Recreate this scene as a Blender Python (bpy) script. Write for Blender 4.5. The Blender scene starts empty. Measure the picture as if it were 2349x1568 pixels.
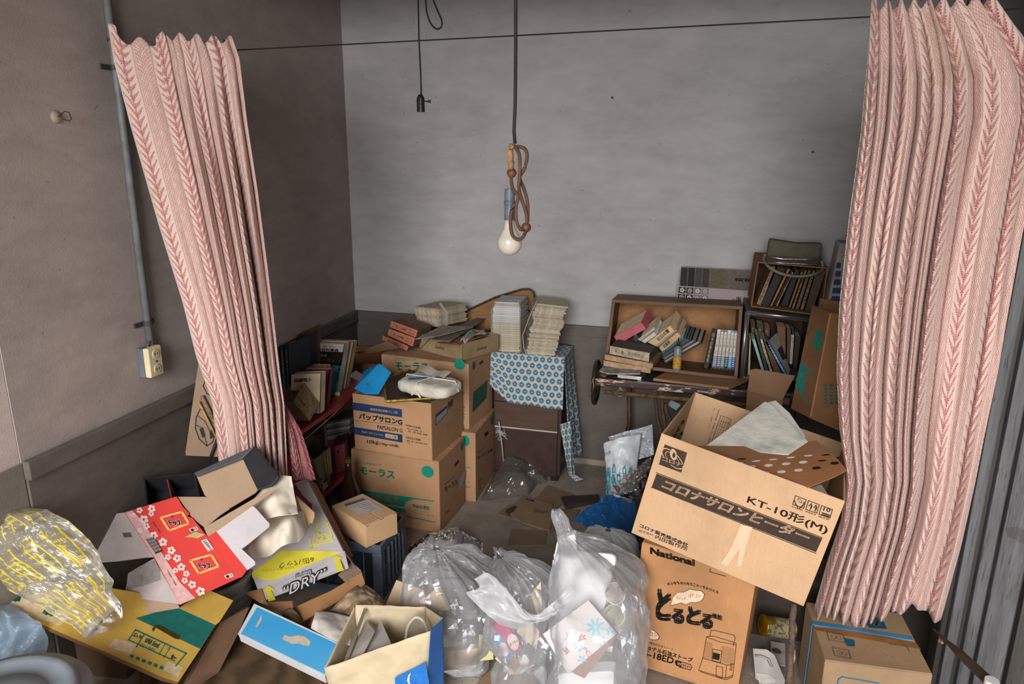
import bpy, bmesh, math, random
from mathutils import Vector as V, Matrix, noise
from math import sin, cos, pi, radians
random.seed(7)
S = bpy.context.scene
COL = S.collection
# ------------------------------------------------------------------ camera
W_, H_, F_ = 2349, 1568, 1658.0
cam = bpy.data.cameras.new('camera')
cam.sensor_width = 36.0
cam.lens = 36.0 * F_ / W_
cam.clip_start = .02
camo = bpy.data.objects.new('camera', cam)
COL.objects.link(camo)
CR = Matrix.Rotation(radians(14.45), 3, 'Z') @ Matrix.Rotation(pi / 2 - radians(14.97), 3, 'X') @ Matrix.Rotation(radians(.449), 3, 'Z')
CP = V((0, 0, 1.7))
camo.matrix_world = Matrix.Translation(CP) @ CR.to_4x4()
S.camera = camo
# ------------------------------------------------------------------ light: overcast sky outside the open shop front
S.view_settings.view_transform = 'Standard'
S.view_settings.look = 'None'
S.view_settings.gamma = 1.0
S.view_settings.use_curve_mapping = False
S.view_settings.exposure = 0.05
S.cycles.transparent_max_bounces = 12
S.cycles.max_bounces = 5
S.cycles.adaptive_threshold = .02
wd = bpy.data.worlds.new('overcast_sky')
S.world = wd
wd.use_nodes = True
wb = wd.node_tree.nodes['Background']
wb.inputs[0].default_value = (1.0, .975, .95, 1)
wb.inputs[1].default_value = .42
al = bpy.data.lights.new('street_daylight', 'AREA')      # bright sky over the street, low through the open front
al.shape = 'RECTANGLE'; al.size = 3.4; al.size_y = 3.6; al.energy = 760; al.color = (1, .975, .95)
alo = bpy.data.objects.new('street_daylight', al); COL.objects.link(alo)
alo.location = (-.1, -5.0, 3.2); alo.rotation_euler = (radians(76), 0, 0)

# ------------------------------------------------------------------ helpers
def ray(px, py):
    return CR @ V(((px - W_ / 2) / F_, -(py - H_ / 2) / F_, -1))
def at(px, py, x=None, y=None, z=None):
    """the point of the room seen at a photo pixel, on the plane x=, y= or z="""
    d = ray(px, py)
    t = (x - CP.x) / d.x if x is not None else (y - CP.y) / d.y if y is not None else (z - CP.z) / d.z
    return CP + d * t
def pxl(p):
    q = CR.transposed() @ (V(p) - CP)
    return (W_ / 2 + F_ * q.x / -q.z, H_ / 2 - F_ * q.y / -q.z)
CROPS = {'5': (600, 880, 3.7333), '6': (800, 640, 3.7333), '7': (1340, 540, 3.7333), '8': (1340, 880, 3.734), 'b1': (1340, 1180, 4.041),
         'b2': (860, 1100, 3.35), 'b3': (480, 1100, 3.35), 'b6': (1700, 1100, 3.35), 'c3': (0, 1008, 2.8), 'c4': (600, 640, 5.6),
         'r1': (640, 900, 5.227), 'r2': (620, 740, 7.128), 'r3': (1060, 960, 4.611), 'r4': (1720, 1340, 6.879), 'r5': (1900, 1380, 5.232),
         'r6': (240, 1120, 5.226), 'r7': (1360, 840, 5.8725), 'r8': (420, 1020, 6.029), 'b8': (0, 1120, 3.5), 'l': (900, 0, 2.53), '': (0, 0, 1)}
def q(c, *pts):
    a = CROPS[c]
    return [(a[0] + x / a[2], a[1] + y / a[2]) for x, y in pts]
class Pl:
    """a plane in the room: front normal n towards the viewer"""
    def __init__(s, a, b, c):
        s.o = V(a)
        s.n = (V(b) - s.o).cross(V(c) - s.o).normalized()
        if s.n.dot(CP - s.o) < 0:
            s.n = -s.n
    def hit(s, px, py, off=0.0):
        d = ray(px, py)
        t = (s.o + s.n * off - CP).dot(s.n) / d.dot(s.n)
        return CP + d * t
def PlY(y, lean=0.0, z=0.0, turn=0.0):
    """upright plane at depth y (at x=0, height z); lean>0 tips its top away, turn rotates it about z"""
    o = V((0, y, z))
    return Pl(o, o + V((cos(turn), sin(turn), 0)), o + V((0, math.tan(lean), 1)))
def PlZ(z):
    return Pl((0, 2, z), (1, 2, z), (0, 3, z))

# ---------------- materials
def lin(c):
    if isinstance(c, str):
        c = [int(c[i:i + 2], 16) for i in (0, 2, 4)]
    return tuple(((v / 255) / 12.92 if v / 255 <= .04045 else ((v / 255 + .055) / 1.055) ** 2.4) for v in c) + (1,)
class E:
    def __init__(s, t, k): s.t, s.k = t, k
    def put(s, sock):
        if hasattr(s.k, 'is_linked'): s.t.links.new(s.k, sock)
        else: sock.default_value = s.k
    def m(s, op, *o):
        n = s.t.nodes.new('ShaderNodeMath'); n.operation = op
        for i, a in enumerate((s,) + o):
            (a if isinstance(a, E) else E(s.t, float(a))).put(n.inputs[i])
        return E(s.t, n.outputs[0])
    def __add__(s, o): return s.m('ADD', o)
    def __sub__(s, o): return s.m('SUBTRACT', o)
    def __mul__(s, o): return s.m('MULTIPLY', o)
    def __truediv__(s, o): return s.m('DIVIDE', o)
    def __lt__(s, o): return s.m('LESS_THAN', o)
    def __gt__(s, o): return s.m('GREATER_THAN', o)
    def abs(s): return s.m('ABSOLUTE')
    def sin(s): return s.m('SINE')
    def fr(s): return s.m('FRACT')
    def fl(s): return s.m('FLOOR')
    def mod(s, o): return s.m('FLOORED_MODULO', o)
    def max(s, o): return s.m('MAXIMUM', o)
    def min(s, o): return s.m('MINIMUM', o)
    def clamp(s): return s.m('MAXIMUM', 0.0).m('MINIMUM', 1.0)
class Mt:
    def __init__(s, name):
        s.mat = bpy.data.materials.new(name); s.mat.use_nodes = True
        s.t = s.mat.node_tree; s.b = s.t.nodes['Principled BSDF']; s.out = s.t.nodes['Material Output']
        s.tc = s.t.nodes.new('ShaderNodeTexCoord')
    def nd(s, typ, **k):
        n = s.t.nodes.new(typ)
        for a, b in k.items(): setattr(n, a, b)
        return n
    def coord(s, c='Object', scale=None):
        k = s.tc.outputs[c]
        if scale:
            mp = s.nd('ShaderNodeMapping'); s.t.links.new(k, mp.inputs[0]); mp.inputs['Scale'].default_value = scale; k = mp.outputs[0]
        return k
    def noise(s, sc, det=3, c='Object', stretch=None, rough=.55, w=0):
        n = s.nd('ShaderNodeTexNoise'); s.t.links.new(s.coord(c, stretch), n.inputs['Vector'])
        n.inputs['Scale'].default_value = sc; n.inputs['Detail'].default_value = det; n.inputs['Roughness'].default_value = rough
        return E(s.t, n.outputs[0])
    def voro(s, sc, c='Object', feat='F1'):
        n = s.nd('ShaderNodeTexVoronoi', feature=feat); s.t.links.new(s.coord(c), n.inputs['Vector']); n.inputs['Scale'].default_value = sc
        return E(s.t, n.outputs['Distance'])
    def xyz(s, c='UV'):
        n = s.nd('ShaderNodeSeparateXYZ'); s.t.links.new(s.tc.outputs[c], n.inputs[0])
        return [E(s.t, n.outputs[i]) for i in range(3)]
    def ramp(s, e, *stops):
        n = s.nd('ShaderNodeValToRGB'); e.put(n.inputs[0])
        el = n.color_ramp.elements
        while len(el) < len(stops): el.new(.5)
        for i, (p, c) in enumerate(stops):
            el[i].position = p; el[i].color = lin(c)
        return E(s.t, n.outputs[0])
    def mix(s, f, a, b):
        n = s.nd('ShaderNodeMix', data_type='RGBA')
        f = f if isinstance(f, E) else E(s.t, f)
        f.put(n.inputs[0])
        for v, i in ((a, 6), (b, 7)):
            (v if isinstance(v, E) else E(s.t, lin(v))).put(n.inputs[i])
        return E(s.t, n.outputs[2])
    def col(s, e): (e if isinstance(e, E) else E(s.t, lin(e))).put(s.b.inputs['Base Color']); return s
    def rough(s, e): (e if isinstance(e, E) else E(s.t, e)).put(s.b.inputs['Roughness']); return s
    def bump(s, e, st=.3, dist=.01):
        n = s.nd('ShaderNodeBump'); e.put(n.inputs['Height']); n.inputs['Strength'].default_value = st; n.inputs['Distance'].default_value = dist
        s.t.links.new(n.outputs[0], s.b.inputs['Normal']); return s
def dk(c, f):
    if isinstance(c, str): c = [int(c[i:i + 2], 16) for i in (0, 2, 4)]
    return tuple(min(255, v * f) for v in c)
_MC = {}
def mat(c, rough=.7, var=.12, sc=9, bump=.15, bsc=90, metal=0.0, spec=.4, key=''):
    """plain painted / paper / plastic surface with soft mottling and fine relief"""
    k = (str(c), rough, var, sc, bump, bsc, metal, key)
    if k not in _MC:
        m = Mt('surface_%02d' % len(_MC))
        n = m.noise(sc, 4)
        m.col(m.ramp(n, (.3, dk(c, 1 - var)), (.7, dk(c, 1 + var * .5)))).rough(rough)
        m.b.inputs['Metallic'].default_value = metal
        m.b.inputs['Specular IOR Level'].default_value = spec
        if bump: m.bump(m.noise(bsc, 3), bump, .004)
        _MC[k] = m.mat
    return _MC[k]
def cardboard(c, key='', stain=.25):
    k = ('card', str(c), key)
    if k not in _MC:
        m = Mt('cardboard_%02d' % len(_MC))
        a = m.noise(3.2, 5); b = m.noise(140, 2, stretch=(1, 1, .15)); sp = m.noise(420, 1)
        base = m.ramp(a, (.28, dk(c, 1 - stain * .55)), (.5, c), (.75, dk(c, 1.06)))
        base = m.mix((b - .35) * .35, base, dk(c, .8))
        base = m.mix(sp > .68, base, dk(c, .86))
        m.col(base).rough(.82)
        m.b.inputs['Specular IOR Level'].default_value = .25
        m.bump(b + m.noise(14, 3) * 2, .12, .004)
        _MC[k] = m.mat
    return _MC[k]
def wood(c, c2, sc=14, key='', rough=.6, ax=(1, 6, 6)):
    k = ('wood', str(c), str(c2), sc, ax, key)
    if k not in _MC:
        m = Mt('wood_%02d' % len(_MC))
        a = m.noise(sc, 6, stretch=ax, rough=.65)
        w = (m.noise(sc * .45, 3, stretch=ax) * 22).sin() * .5 + .5
        m.col(m.mix((a * .6 + w * .4), c, c2)).rough(rough)
        m.bump(a, .2, .004)
        _MC[k] = m.mat
    return _MC[k]
def film(name, tint='e8ecf0', opac=.35, rough=.12, edge=.35, gloss=.5, bump=.3):
    """thin plastic sheet: part clear, part milky, shiny"""
    m = Mt(name); t = m.t; t.nodes.remove(m.b)
    tr = m.nd('ShaderNodeBsdfTransparent'); df = m.nd('ShaderNodeBsdfDiffuse'); tl = m.nd('ShaderNodeBsdfTranslucent'); gl = m.nd('ShaderNodeBsdfGlossy')
    for n in (df, tl): n.inputs[0].default_value = lin(tint)
    gl.inputs[0].default_value = (.95, .97, 1, 1); gl.inputs[1].default_value = rough
    nz = m.noise(55, 4)
    bp = m.nd('ShaderNodeBump'); nz.put(bp.inputs['Height']); bp.inputs['Strength'].default_value = bump; bp.inputs['Distance'].default_value = .01
    t.links.new(bp.outputs[0], gl.inputs['Normal'])
    mx = m.nd('ShaderNodeMixShader'); mx.inputs[0].default_value = .28
    t.links.new(df.outputs[0], mx.inputs[1]); t.links.new(tl.outputs[0], mx.inputs[2])
    lw = m.nd('ShaderNodeLayerWeight'); lw.inputs[0].default_value = .35
    op = E(t, lw.outputs['Facing']) * edge + (m.noise(6, 3) - .5) * .3 * opac + opac
    m2 = m.nd('ShaderNodeMixShader'); op.clamp().put(m2.inputs[0])
    t.links.new(tr.outputs[0], m2.inputs[1]); t.links.new(mx.outputs[0], m2.inputs[2])
    fr = m.nd('ShaderNodeFresnel'); fr.inputs[0].default_value = 1.5; t.links.new(bp.outputs[0], fr.inputs['Normal'])
    m3 = m.nd('ShaderNodeMixShader'); (E(t, fr.outputs[0]) * gloss * 2).clamp().put(m3.inputs[0])
    t.links.new(m2.outputs[0], m3.inputs[1]); t.links.new(gl.outputs[0], m3.inputs[2])
    t.links.new(m3.outputs[0], m.out.inputs[0])
    return m.mat
_INK = {}
def ink(c, rough=.7):
    k = (str(c), rough)
    if k not in _INK:
        m = Mt('ink_%02d' % len(_INK)); n = m.noise(60, 3)
        m.col(m.ramp(n, (.25, dk(c, .88)), (.75, dk(c, 1.06)))).rough(rough); m.b.inputs['Specular IOR Level'].default_value = .2
        _INK[k] = m.mat
    return _INK[k]

# ---------------- objects
def wloc(o):
    p = V((0, 0, 0))
    while o: p += o.location; o = o.parent
    return p
def tag(o, label=None, cat=None, group=None, kind=None):
    if label: o['label'] = label
    if cat: o['category'] = cat
    if group: o['group'] = group
    if kind: o['kind'] = kind
    return o
def thing(name, label, cat, loc, group=None):
    o = bpy.data.objects.new(name, None); o.empty_display_size = .05; COL.objects.link(o); o.location = V(loc)
    return tag(o, label, cat, group)
class MB:
    """collects faces in room coordinates"""
    def __init__(s): s.v, s.f, s.uv = [], [], {}
    def add(s, vs, fs, uvs=None):
        b = len(s.v); s.v += [V(v) for v in vs]; s.f += [tuple(b + i for i in f) for f in fs]
        if uvs:
            for i, u in enumerate(uvs): s.uv[b + i] = u
        return s
    def box(s, M, x0, x1, y0, y1, z0, z1):
        vs = [M @ V((x, y, z)) for z in (z0, z1) for y in (y0, y1) for x in (x0, x1)]
        return s.add(vs, [(0, 2, 3, 1), (4, 5, 7, 6), (0, 1, 5, 4), (2, 6, 7, 3), (0, 4, 6, 2), (1, 3, 7, 5)])
    def prism(s, pts, d):
        """polygon extruded by vector d"""
        n = len(pts); d = V(d)
        s.add(list(pts) + [V(p) + d for p in pts], [tuple(range(n)), tuple(range(2 * n - 1, n - 1, -1))] + [(i, i + n, (i + 1) % n + n, (i + 1) % n) for i in range(n)])
        return s
    def tube(s, path, r, seg=8, cap=True):
        path = [V(p) for p in path]; n = len(path); rings = []
        up = V((0, 0, 1))
        for i, p in enumerate(path):
            t = (path[min(i + 1, n - 1)] - path[max(i - 1, 0)]).normalized()
            a = t.cross(up if abs(t.z) < .95 else V((1, 0, 0))).normalized(); b = t.cross(a)
            rr = r[i] if isinstance(r, (list, tuple)) else r
            rings.append([p + (a * cos(2 * pi * k / seg) + b * sin(2 * pi * k / seg)) * rr for k in range(seg)])
        fs = [(i * seg + k, i * seg + (k + 1) % seg, (i + 1) * seg + (k + 1) % seg, (i + 1) * seg + k) for i in range(n - 1) for k in range(seg)]
        if cap: fs += [tuple(range(seg))[::-1], tuple((n - 1) * seg + k for k in range(seg))]
        return s.add([v for g in rings for v in g], fs)
    def lathe(s, M, prof, seg=24):
        n = len(prof)
        vs = [M @ V((r * cos(2 * pi * k / seg), r * sin(2 * pi * k / seg), z)) for r, z in prof for k in range(seg)]
        fs = [(i * seg + k, i * seg + (k + 1) % seg, (i + 1) * seg + (k + 1) % seg, (i + 1) * seg + k) for i in range(n - 1) for k in range(seg)]
        if prof[0][0] > 1e-5: fs.append(tuple(range(seg))[::-1])
        if prof[-1][0] > 1e-5: fs.append(tuple((n - 1) * seg + k for k in range(seg)))
        return s.add(vs, fs)
    def grid(s, fn, nu, nv, uvf=None):
        vs, uv = [], []
        for j in range(nv + 1):
            for i in range(nu + 1):
                a, b = i / nu, j / nv
                vs.append(V(fn(a, b))); uv.append(uvf(a, b) if uvf else (a, b))
        fs = [(j * (nu + 1) + i, j * (nu + 1) + i + 1, (j + 1) * (nu + 1) + i + 1, (j + 1) * (nu + 1) + i) for j in range(nv) for i in range(nu)]
        return s.add(vs, fs, uv)
def build(name, mb, m, parent=None, smooth=False, bevel=0, solid=0, sub=0, origin=None):
    me = bpy.data.meshes.new(name)
    if parent is not None: o0 = wloc(parent)
    elif origin is not None: o0 = V(origin)
    else:
        xs = [v.x for v in mb.v]; ys = [v.y for v in mb.v]; zs = [v.z for v in mb.v]
        o0 = V(((min(xs) + max(xs)) / 2, (min(ys) + max(ys)) / 2, min(zs)))
    me.from_pydata([v - o0 for v in mb.v], [], mb.f)
    if mb.uv:
        ul = me.uv_layers.new(name='UVMap')
        for l in me.loops: ul.data[l.index].uv = mb.uv.get(l.vertex_index, (0, 0))
    if smooth:
        me.polygons.foreach_set('use_smooth', [True] * len(me.polygons))
    bm = bmesh.new(); bm.from_mesh(me); bmesh.ops.recalc_face_normals(bm, faces=bm.faces); bm.to_mesh(me); bm.free()
    me.materials.append(m)
    o = bpy.data.objects.new(name, me); COL.objects.link(o)
    if parent is not None: o.parent = parent
    else: o.location = o0
    if solid:
        md = o.modifiers.new('thickness', 'SOLIDIFY'); md.thickness = solid; md.offset = 0
    if bevel:
        md = o.modifiers.new('edge', 'BEVEL'); md.width = bevel; md.segments = 2; md.limit_method = 'ANGLE'
    if sub:
        md = o.modifiers.new('soft', 'SUBSURF'); md.levels = md.render_levels = sub
    return o
def struct(name, mb, m, **k): return tag(build(name, mb, m, **k), kind='structure')
I4 = Matrix.Identity(4)
def copytree(o, parent=None, off=None):
    c = o.copy(); COL.objects.link(c); c.parent = parent
    if off is not None: c.location = o.location + V(off)
    for ch in o.children: copytree(ch, c)
    return c

# ---------------- print on surfaces
_tc = bpy.data.curves.new('type', 'FONT'); _tc.resolution_u = 3
_to = bpy.data.objects.new('type', _tc); COL.objects.link(_to)
_TX = {}
def glyphs(body, bold=0.0, shear=0.0):
    k = (body, bold, shear)
    if k not in _TX:
        _tc.body = body; _tc.offset = bold; _tc.shear = shear
        dg = bpy.context.evaluated_depsgraph_get(); dg.update()
        me = _to.evaluated_get(dg).to_mesh()
        _TX[k] = ([v.co.copy() for v in me.vertices], [tuple(p.vertices) for p in me.polygons])
        _to.evaluated_get(dg).to_mesh_clear()
    return _TX[k]
class Print:
    """flat lettering and marks lying a hair above a plane"""
    def __init__(s, pl, lift=.0012): s.pl, s.lift, s.mb, s.cut = pl, lift, MB(), []
    def h(s, p): return s.pl.hit(p[0], p[1], s.lift)
    def text(s, body, A, B, U, bold=0.0, shear=0.0):
        """baseline from photo pixel A to B, top-left at U"""
        s.plain = False
        v0, f0 = glyphs(body, 0.0, shear)
        if not v0: return s
        vs, fs = v0, f0
        if bold > 0:
            vs, fs = [], []
            for i, (dx, dy) in enumerate(((-bold, -bold), (bold, -bold), (bold, bold), (-bold, bold))):
                b0 = len(vs); vs += [V((v.x + dx, v.y + dy, v.z)) for v in v0]; fs += [tuple(b0 + j for j in f) for f in f0]
        x0 = min(v.x for v in vs); x1 = max(v.x for v in vs); y0 = min(v.y for v in vs); y1 = max(v.y for v in vs)
        a, b, u = s.h(A), s.h(B), s.h(U)
        s.mb.add([a + (b - a) * ((v.x - x0) / (x1 - x0)) + (u - a) * ((v.y - y0) / (y1 - y0)) for v in vs], fs)
        return s
    def poly(s, pts): s.cut.append((len(s.mb.v), len(s.mb.f))); s.mb.add([s.h(p) for p in pts], [tuple(range(len(pts)))]); return s
    plain = True
    def line(s, pts, w, closed=False):
        s.plain = False
        P = [s.h(p) for p in pts]
        if closed: P.append(P[0])
        for a, b in zip(P, P[1:]):
            t = (b - a).normalized(); n = s.pl.n.cross(t) * w / 2; e = t * w / 2
            s.mb.add([a - n - e, b - n + e, b + n + e, a + n - e], [(0, 1, 2, 3)])
        return s
    def disc(s, A, B, C, n=28, ring=0):
        """ellipse through centre pixel A with half-axes to pixels B and C"""
        s.cut.append((len(s.mb.v), len(s.mb.f)))
        a, b, c = s.h(A), s.h(B), s.h(C)
        if not ring:
            s.mb.add([a + (b - a) * cos(2 * pi * k / n) + (c - a) * sin(2 * pi * k / n) for k in range(n)], [tuple(range(n))])
        else:
            vs = [a + ((b - a) * cos(2 * pi * k / n) + (c - a) * sin(2 * pi * k / n)) * f for f in (1, ring) for k in range(n)]
            s.mb.add(vs, [(k, (k + 1) % n, n + (k + 1) % n, n + k) for k in range(n)])
        return s
    def done(s, parent, c, name='lettering', label=None):
        if not s.mb.v: return None
        m = c if not isinstance(c, str) else ink(c)
        lines = name in LINEWORK
        if len(s.cut) > 1 and not lines and name != 'lettering' and s.cut[0] == (0, 0) and s.plain:
            for i, (v0, f0) in enumerate(s.cut):
                v1, f1 = s.cut[i + 1] if i + 1 < len(s.cut) else (len(s.mb.v), len(s.mb.f))
                p = MB(); p.v = s.mb.v[v0:v1]; p.f = [tuple(j - v0 for j in f) for f in s.mb.f[f0:f1]]
                o = build(name, p, m, parent)
            return o
        o = build(name, s.mb, m, parent)
        if lines or name == 'lettering' or len(s.cut) > 1: o['kind'] = 'stuff'
        if label: o['label'] = label
        return o
LINEWORK = {'stove_drawing', 'teal_print', 'line_print', 'label_print', 'staples', 'ink_drawing', 'barcode_gaps', 'plant_drawing', 'yellow_drawing', 'blue_flowers', 'red_print', 'flower_motif', 'barcode', 'flower_print', 'light_lettering'}
def lerp(a, b, t): return (a[0] + (b[0] - a[0]) * t, a[1] + (b[1] - a[1]) * t)
def quadpx(Q, u, v):
    """pixel inside a photo quad TL,TR,BR,BL"""
    return lerp(lerp(Q[0], Q[1], u), lerp(Q[3], Q[2], u), v)

# ---------------- common shapes
def slab(name, pl, pts, th, m, parent=None, off=0.0, bevel=0, back=None):
    P = [pl.hit(x, y, off) for x, y in pts]
    mb = MB().prism(P, (back if back is not None else -pl.n) * th)
    return build(name, mb, m, parent, bevel=bevel)
def crumple(p, f, amp, oct=3):
    d = 0; a = 1
    for i in range(oct):
        d += a * (abs(noise.noise(V(p) * f)) * 2 - .45); f *= 2.1; a *= .52
    return d * amp
def interp(tab, t):
    n = len(tab) - 1; x = min(max(t, 0), 1) * n; i = min(int(x), n - 1); f = x - i
    g = lambda k: tab[min(max(k, 0), n)]
    def c(k):
        p0, p1, p2, p3 = g(i - 1)[k], g(i)[k], g(i + 1)[k], g(i + 2)[k]
        return .5 * ((2 * p1) + (-p0 + p2) * f + (2 * p0 - 5 * p1 + 4 * p2 - p3) * f * f + (-p0 + 3 * p1 - 3 * p2 + p3) * f ** 3)
    return [c(k) for k in range(len(tab[0]))]
def bagmesh(rings, seg=56, rows=40, amp=.02, f=4, seed=0, close=True, pleat=.5):
    """soft bag: rings (cx,cy,z,rx,ry) bottom to top, big facets low down, gathered pleats towards the neck"""
    mb = MB(); vs = []
    so = V((seed * 3.7, seed * 1.3, seed * 2.1))
    for j in range(rows + 1):
        t = j / rows
        cx, cy, z, rx, ry = interp(rings, t)
        for k in range(seg):
            a = 2 * pi * k / seg
            ca, sa = cos(a), sin(a)
            e = .72
            p = V((cx + rx * math.copysign(abs(ca) ** e, ca), cy + ry * math.copysign(abs(sa) ** e, sa), z))
            n = V((ca, sa, .35 * (t - .4)))
            lim = min(1, max(rx, .012) / .06)
            d = crumple(p + so, f, amp, 2) + crumple(p + so, f * 5, amp * .12, 1)
            d += pleat * amp * t * t * (abs(noise.noise(V((ca * 3.2 + seed, sa * 3.2, t * 1.2)))) * 3.2 - .8)
            w = p + n * d * lim
            w.z = max(w.z, rings[0][2] + .001)
            vs.append(w)
    fs = [(j * seg + k, j * seg + (k + 1) % seg, (j + 1) * seg + (k + 1) % seg, (j + 1) * seg + k) for j in range(rows) for k in range(seg)]
    if close: fs += [tuple(range(seg))[::-1]]
    return mb.add(vs, fs)
def BoxM(v):
    x, y, z, yw, pt, rl = v[:6]
    return Matrix.Translation((x, y, z)) @ Matrix.Rotation(yw, 4, 'Z') @ Matrix.Rotation(pt, 4, 'X') @ Matrix.Rotation(rl, 4, 'Y')
class Bx:
    """box whose front-right-bottom corner sits at v[0:3]; face planes for print"""
    def __init__(s, v):
        s.v = v; s.M = BoxM(v); s.w, s.d, s.h = v[6:9]
        c = lambda x, y, z: s.M @ V((x, y, z))
        w, d, h = s.w, s.d, s.h
        s.F = Pl(c(0, 0, 0), c(-w, 0, 0), c(0, 0, h)); s.R = Pl(c(0, 0, 0), c(0, d, 0), c(0, 0, h)); s.T = Pl(c(0, 0, h), c(-w, 0, h), c(0, d, h))
        s.c = c
        s.base = c(-w / 2, d / 2, 0)
def carton(name, label, bx, m, group=None, cat='box', top='closed', th=.004, mi=None):
    t = thing(name, label, cat, bx.base, group)
    w, d, h = bx.w, bx.d, bx.h
    for nm, b in (('front_panel', (-w, 0, 0, th, 0, h)), ('back_panel', (-w, 0, d - th, d, 0, h)), ('side_panel', (-th, 0, th, d - th, 0, h)),
                  ('side_panel', (-w, -w + th, th, d - th, 0, h)), ('bottom_panel', (-w + th, -th, th, d - th, 0, th))):
        build(nm, MB().box(bx.M, *b), m, t, bevel=.0015)
    if top == 'closed':
        for y0, y1 in ((.001, d / 2 - .0015), (d / 2 + .0015, d - .001)):
            build('flap', MB().box(bx.M, -w + .001, -.001, y0, y1, h, h + th), m, t, bevel=.0015)
    return t
def fixn(o, n):
    me = o.data
    if me.polygons[0].normal.dot(n) < 0: me.flip_normals()
def tape(t, bx, x0, x1, m, wy=.05):
    return build('tape', MB().box(bx.M, x0, x1, bx.d / 2 - wy / 2, bx.d / 2 + wy / 2, bx.h + .0042, bx.h + .0048), m, t)
def book(name, label, pl, Q, depth, cover, pages='cbb99a', off=0.0, text=None, tcol='2a2622', group=None, cat='book', th=.0025, bands=(), tsize=.55, trange=(.12, .88), back=None, vertical=True):
    """Q: the spine as a photo quad TL,TR,BR,BL on plane pl; the book runs back by depth"""
    P = [pl.hit(x, y, off) for x, y in Q]
    n = back if back is not None else -pl.n
    lo = (P[2] + P[3]) / 2 + n * depth / 2
    t = thing(name, label, cat, lo, group)
    tl, tr, br, bl = P
    e1 = (tr - tl); W1 = e1.length; e1 = e1.normalized(); e2 = (br - bl); W2 = e2.length; e2 = e2.normalized()
    k = min(th, W1 * .25)
    mb = MB()
    mb.prism([tl, tr, br, bl], n * k)                       # spine
    mb.prism([tl, tl + e1 * k, bl + e2 * k, bl], n * depth)   # boards
    mb.prism([tr - e1 * k, tr, br, br - e2 * k], n * depth)
    build('cover', mb, cover if not isinstance(cover, str) else mat(cover, .65, .14, 14, .2), t)
    dn = ((bl + br) / 2 - (tl + tr) / 2).normalized(); g = dn * .004
    a, b, c, d = tl + e1 * k + g, tr - e1 * k + g, br - e2 * k - g, bl + e2 * k - g
    build('page_block', MB().prism([v + n * k for v in (a, b, c, d)], n * (depth - k - .003)), mat(pages, .9, .1, 30, .35, 220), t)
    if text or bands:
        for (v0, v1, c) in bands:
            pr = Print(pl, off + .0008); pr.poly([quadpx(Q, 0.02, v0), quadpx(Q, .98, v0), quadpx(Q, .98, v1), quadpx(Q, .02, v1)]); pr.done(t, c, 'printed_band')
        if text:
            pr = Print(pl, off + .0014)
            N = len(text); v0, v1 = trange; st = (v1 - v0) / N
            u0, u1 = .5 - tsize / 2, .5 + tsize / 2
            if vertical:
                for i, chh in enumerate(text):
                    if chh == ' ': continue
                    va, vb = v0 + st * i + st * .08, v0 + st * (i + 1) - st * .08
                    pr.text(chh, quadpx(Q, u0, vb), quadpx(Q, u1, vb), quadpx(Q, u0, va))
            else:
                pr.text(text, quadpx(Q, u0, v1), quadpx(Q, u1, v1), quadpx(Q, u0, v0))
            pr.done(t, tcol)
    return t
def openbox(name, label, C, dep, m, th=.012, mi=None, group=None, cat='box', back=True):
    """open-fronted box: front corners TL,TR,BR,BL in the room, running back by vector dep"""
    tl, tr, br, bl = [V(c) for c in C]; dep = V(dep)
    t = thing(name, label, cat, (bl + br) / 2 + dep / 2, group)
    cx = (tl + tr + br + bl) / 4
    def inn(p, e, f): return p + e * th + f * th
    ex = (tr - tl).normalized(); ez = (tl - bl).normalized()
    for nm, a, b, off in (('top_board', tl, tr, -ez), ('bottom_board', bl, br, ez), ('side_board', tl, bl, ex), ('side_board', tr, br, -ex)):
        s = [a, b, b + off * th, a + off * th]
        if nm == 'side_board':
            s = [a - ez * th, b + ez * th, b + ez * th + off * th, a - ez * th + off * th]
        build(nm, MB().prism(s, dep), m, t, bevel=.002)
    if back:
        k = dep.normalized() * .006
        build('back_board', MB().prism([v + dep - k for v in (tl - ez * th + ex * th, tr - ez * th - ex * th, br + ez * th - ex * th, bl + ez * th + ex * th)], k), mi or m, t)
    return t
# ================================================================== the room
LX, BY, DZ = -1.903, 3.739, .791      # left wall, back wall, dado height
def plaster(name, c, c2, streak=1.0):
    m = Mt(name)
    big = m.noise(1.3, 5, stretch=(1, 1, 1.6)); mid = m.noise(7, 5, stretch=(1, 1, 2.5)); fine = m.noise(160, 2)
    br = m.noise(5, 6, stretch=(1.2, 1.2, 9), rough=.7)
    f = (big * .55 + mid * .38 + br * .12 - .08)
    base = m.ramp(f, (.25, c2), (.62, c))
    sp = m.noise(24, 4)
    base = m.mix((sp > .735) * .35, base, dk(c, 1.18))
    base = m.mix((m.noise(31, 2) > .74) * .5, base, dk(c, .62))
    m.col(base).rough(.92); m.b.inputs['Specular IOR Level'].default_value = .15
    m.bump(mid * 1.2 + br * .25 + fine * .3, .25, .008)
    return m.mat
MW = plaster('wall_plaster', 'b0a5a1', '938a86')
MWB = plaster('wall_plaster_grey', 'b4b2b3', '979595')
MDADO = plaster('dado_cement', '6f6863', '544e4a')
MPIER = plaster('pier_plaster', 'cfc4bd', 'b9aca5')
def concrete():
    m = Mt('concrete_floor')
    a = m.noise(2.2, 6); b = m.noise(16, 5); c = m.noise(240, 2)
    base = m.ramp(a * .6 + b * .4, (.3, '6f655b'), (.55, '90857a'), (.75, 'a4998d'))
    base = m.mix((c > .63) * .4, base, '4a443d')
    base = m.mix((m.noise(34, 3) > .72) * .5, base, 'b0a89c')
    m.col(base).rough(.85); m.bump(b + c * .3, .3, .006)
    return m.mat
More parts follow.
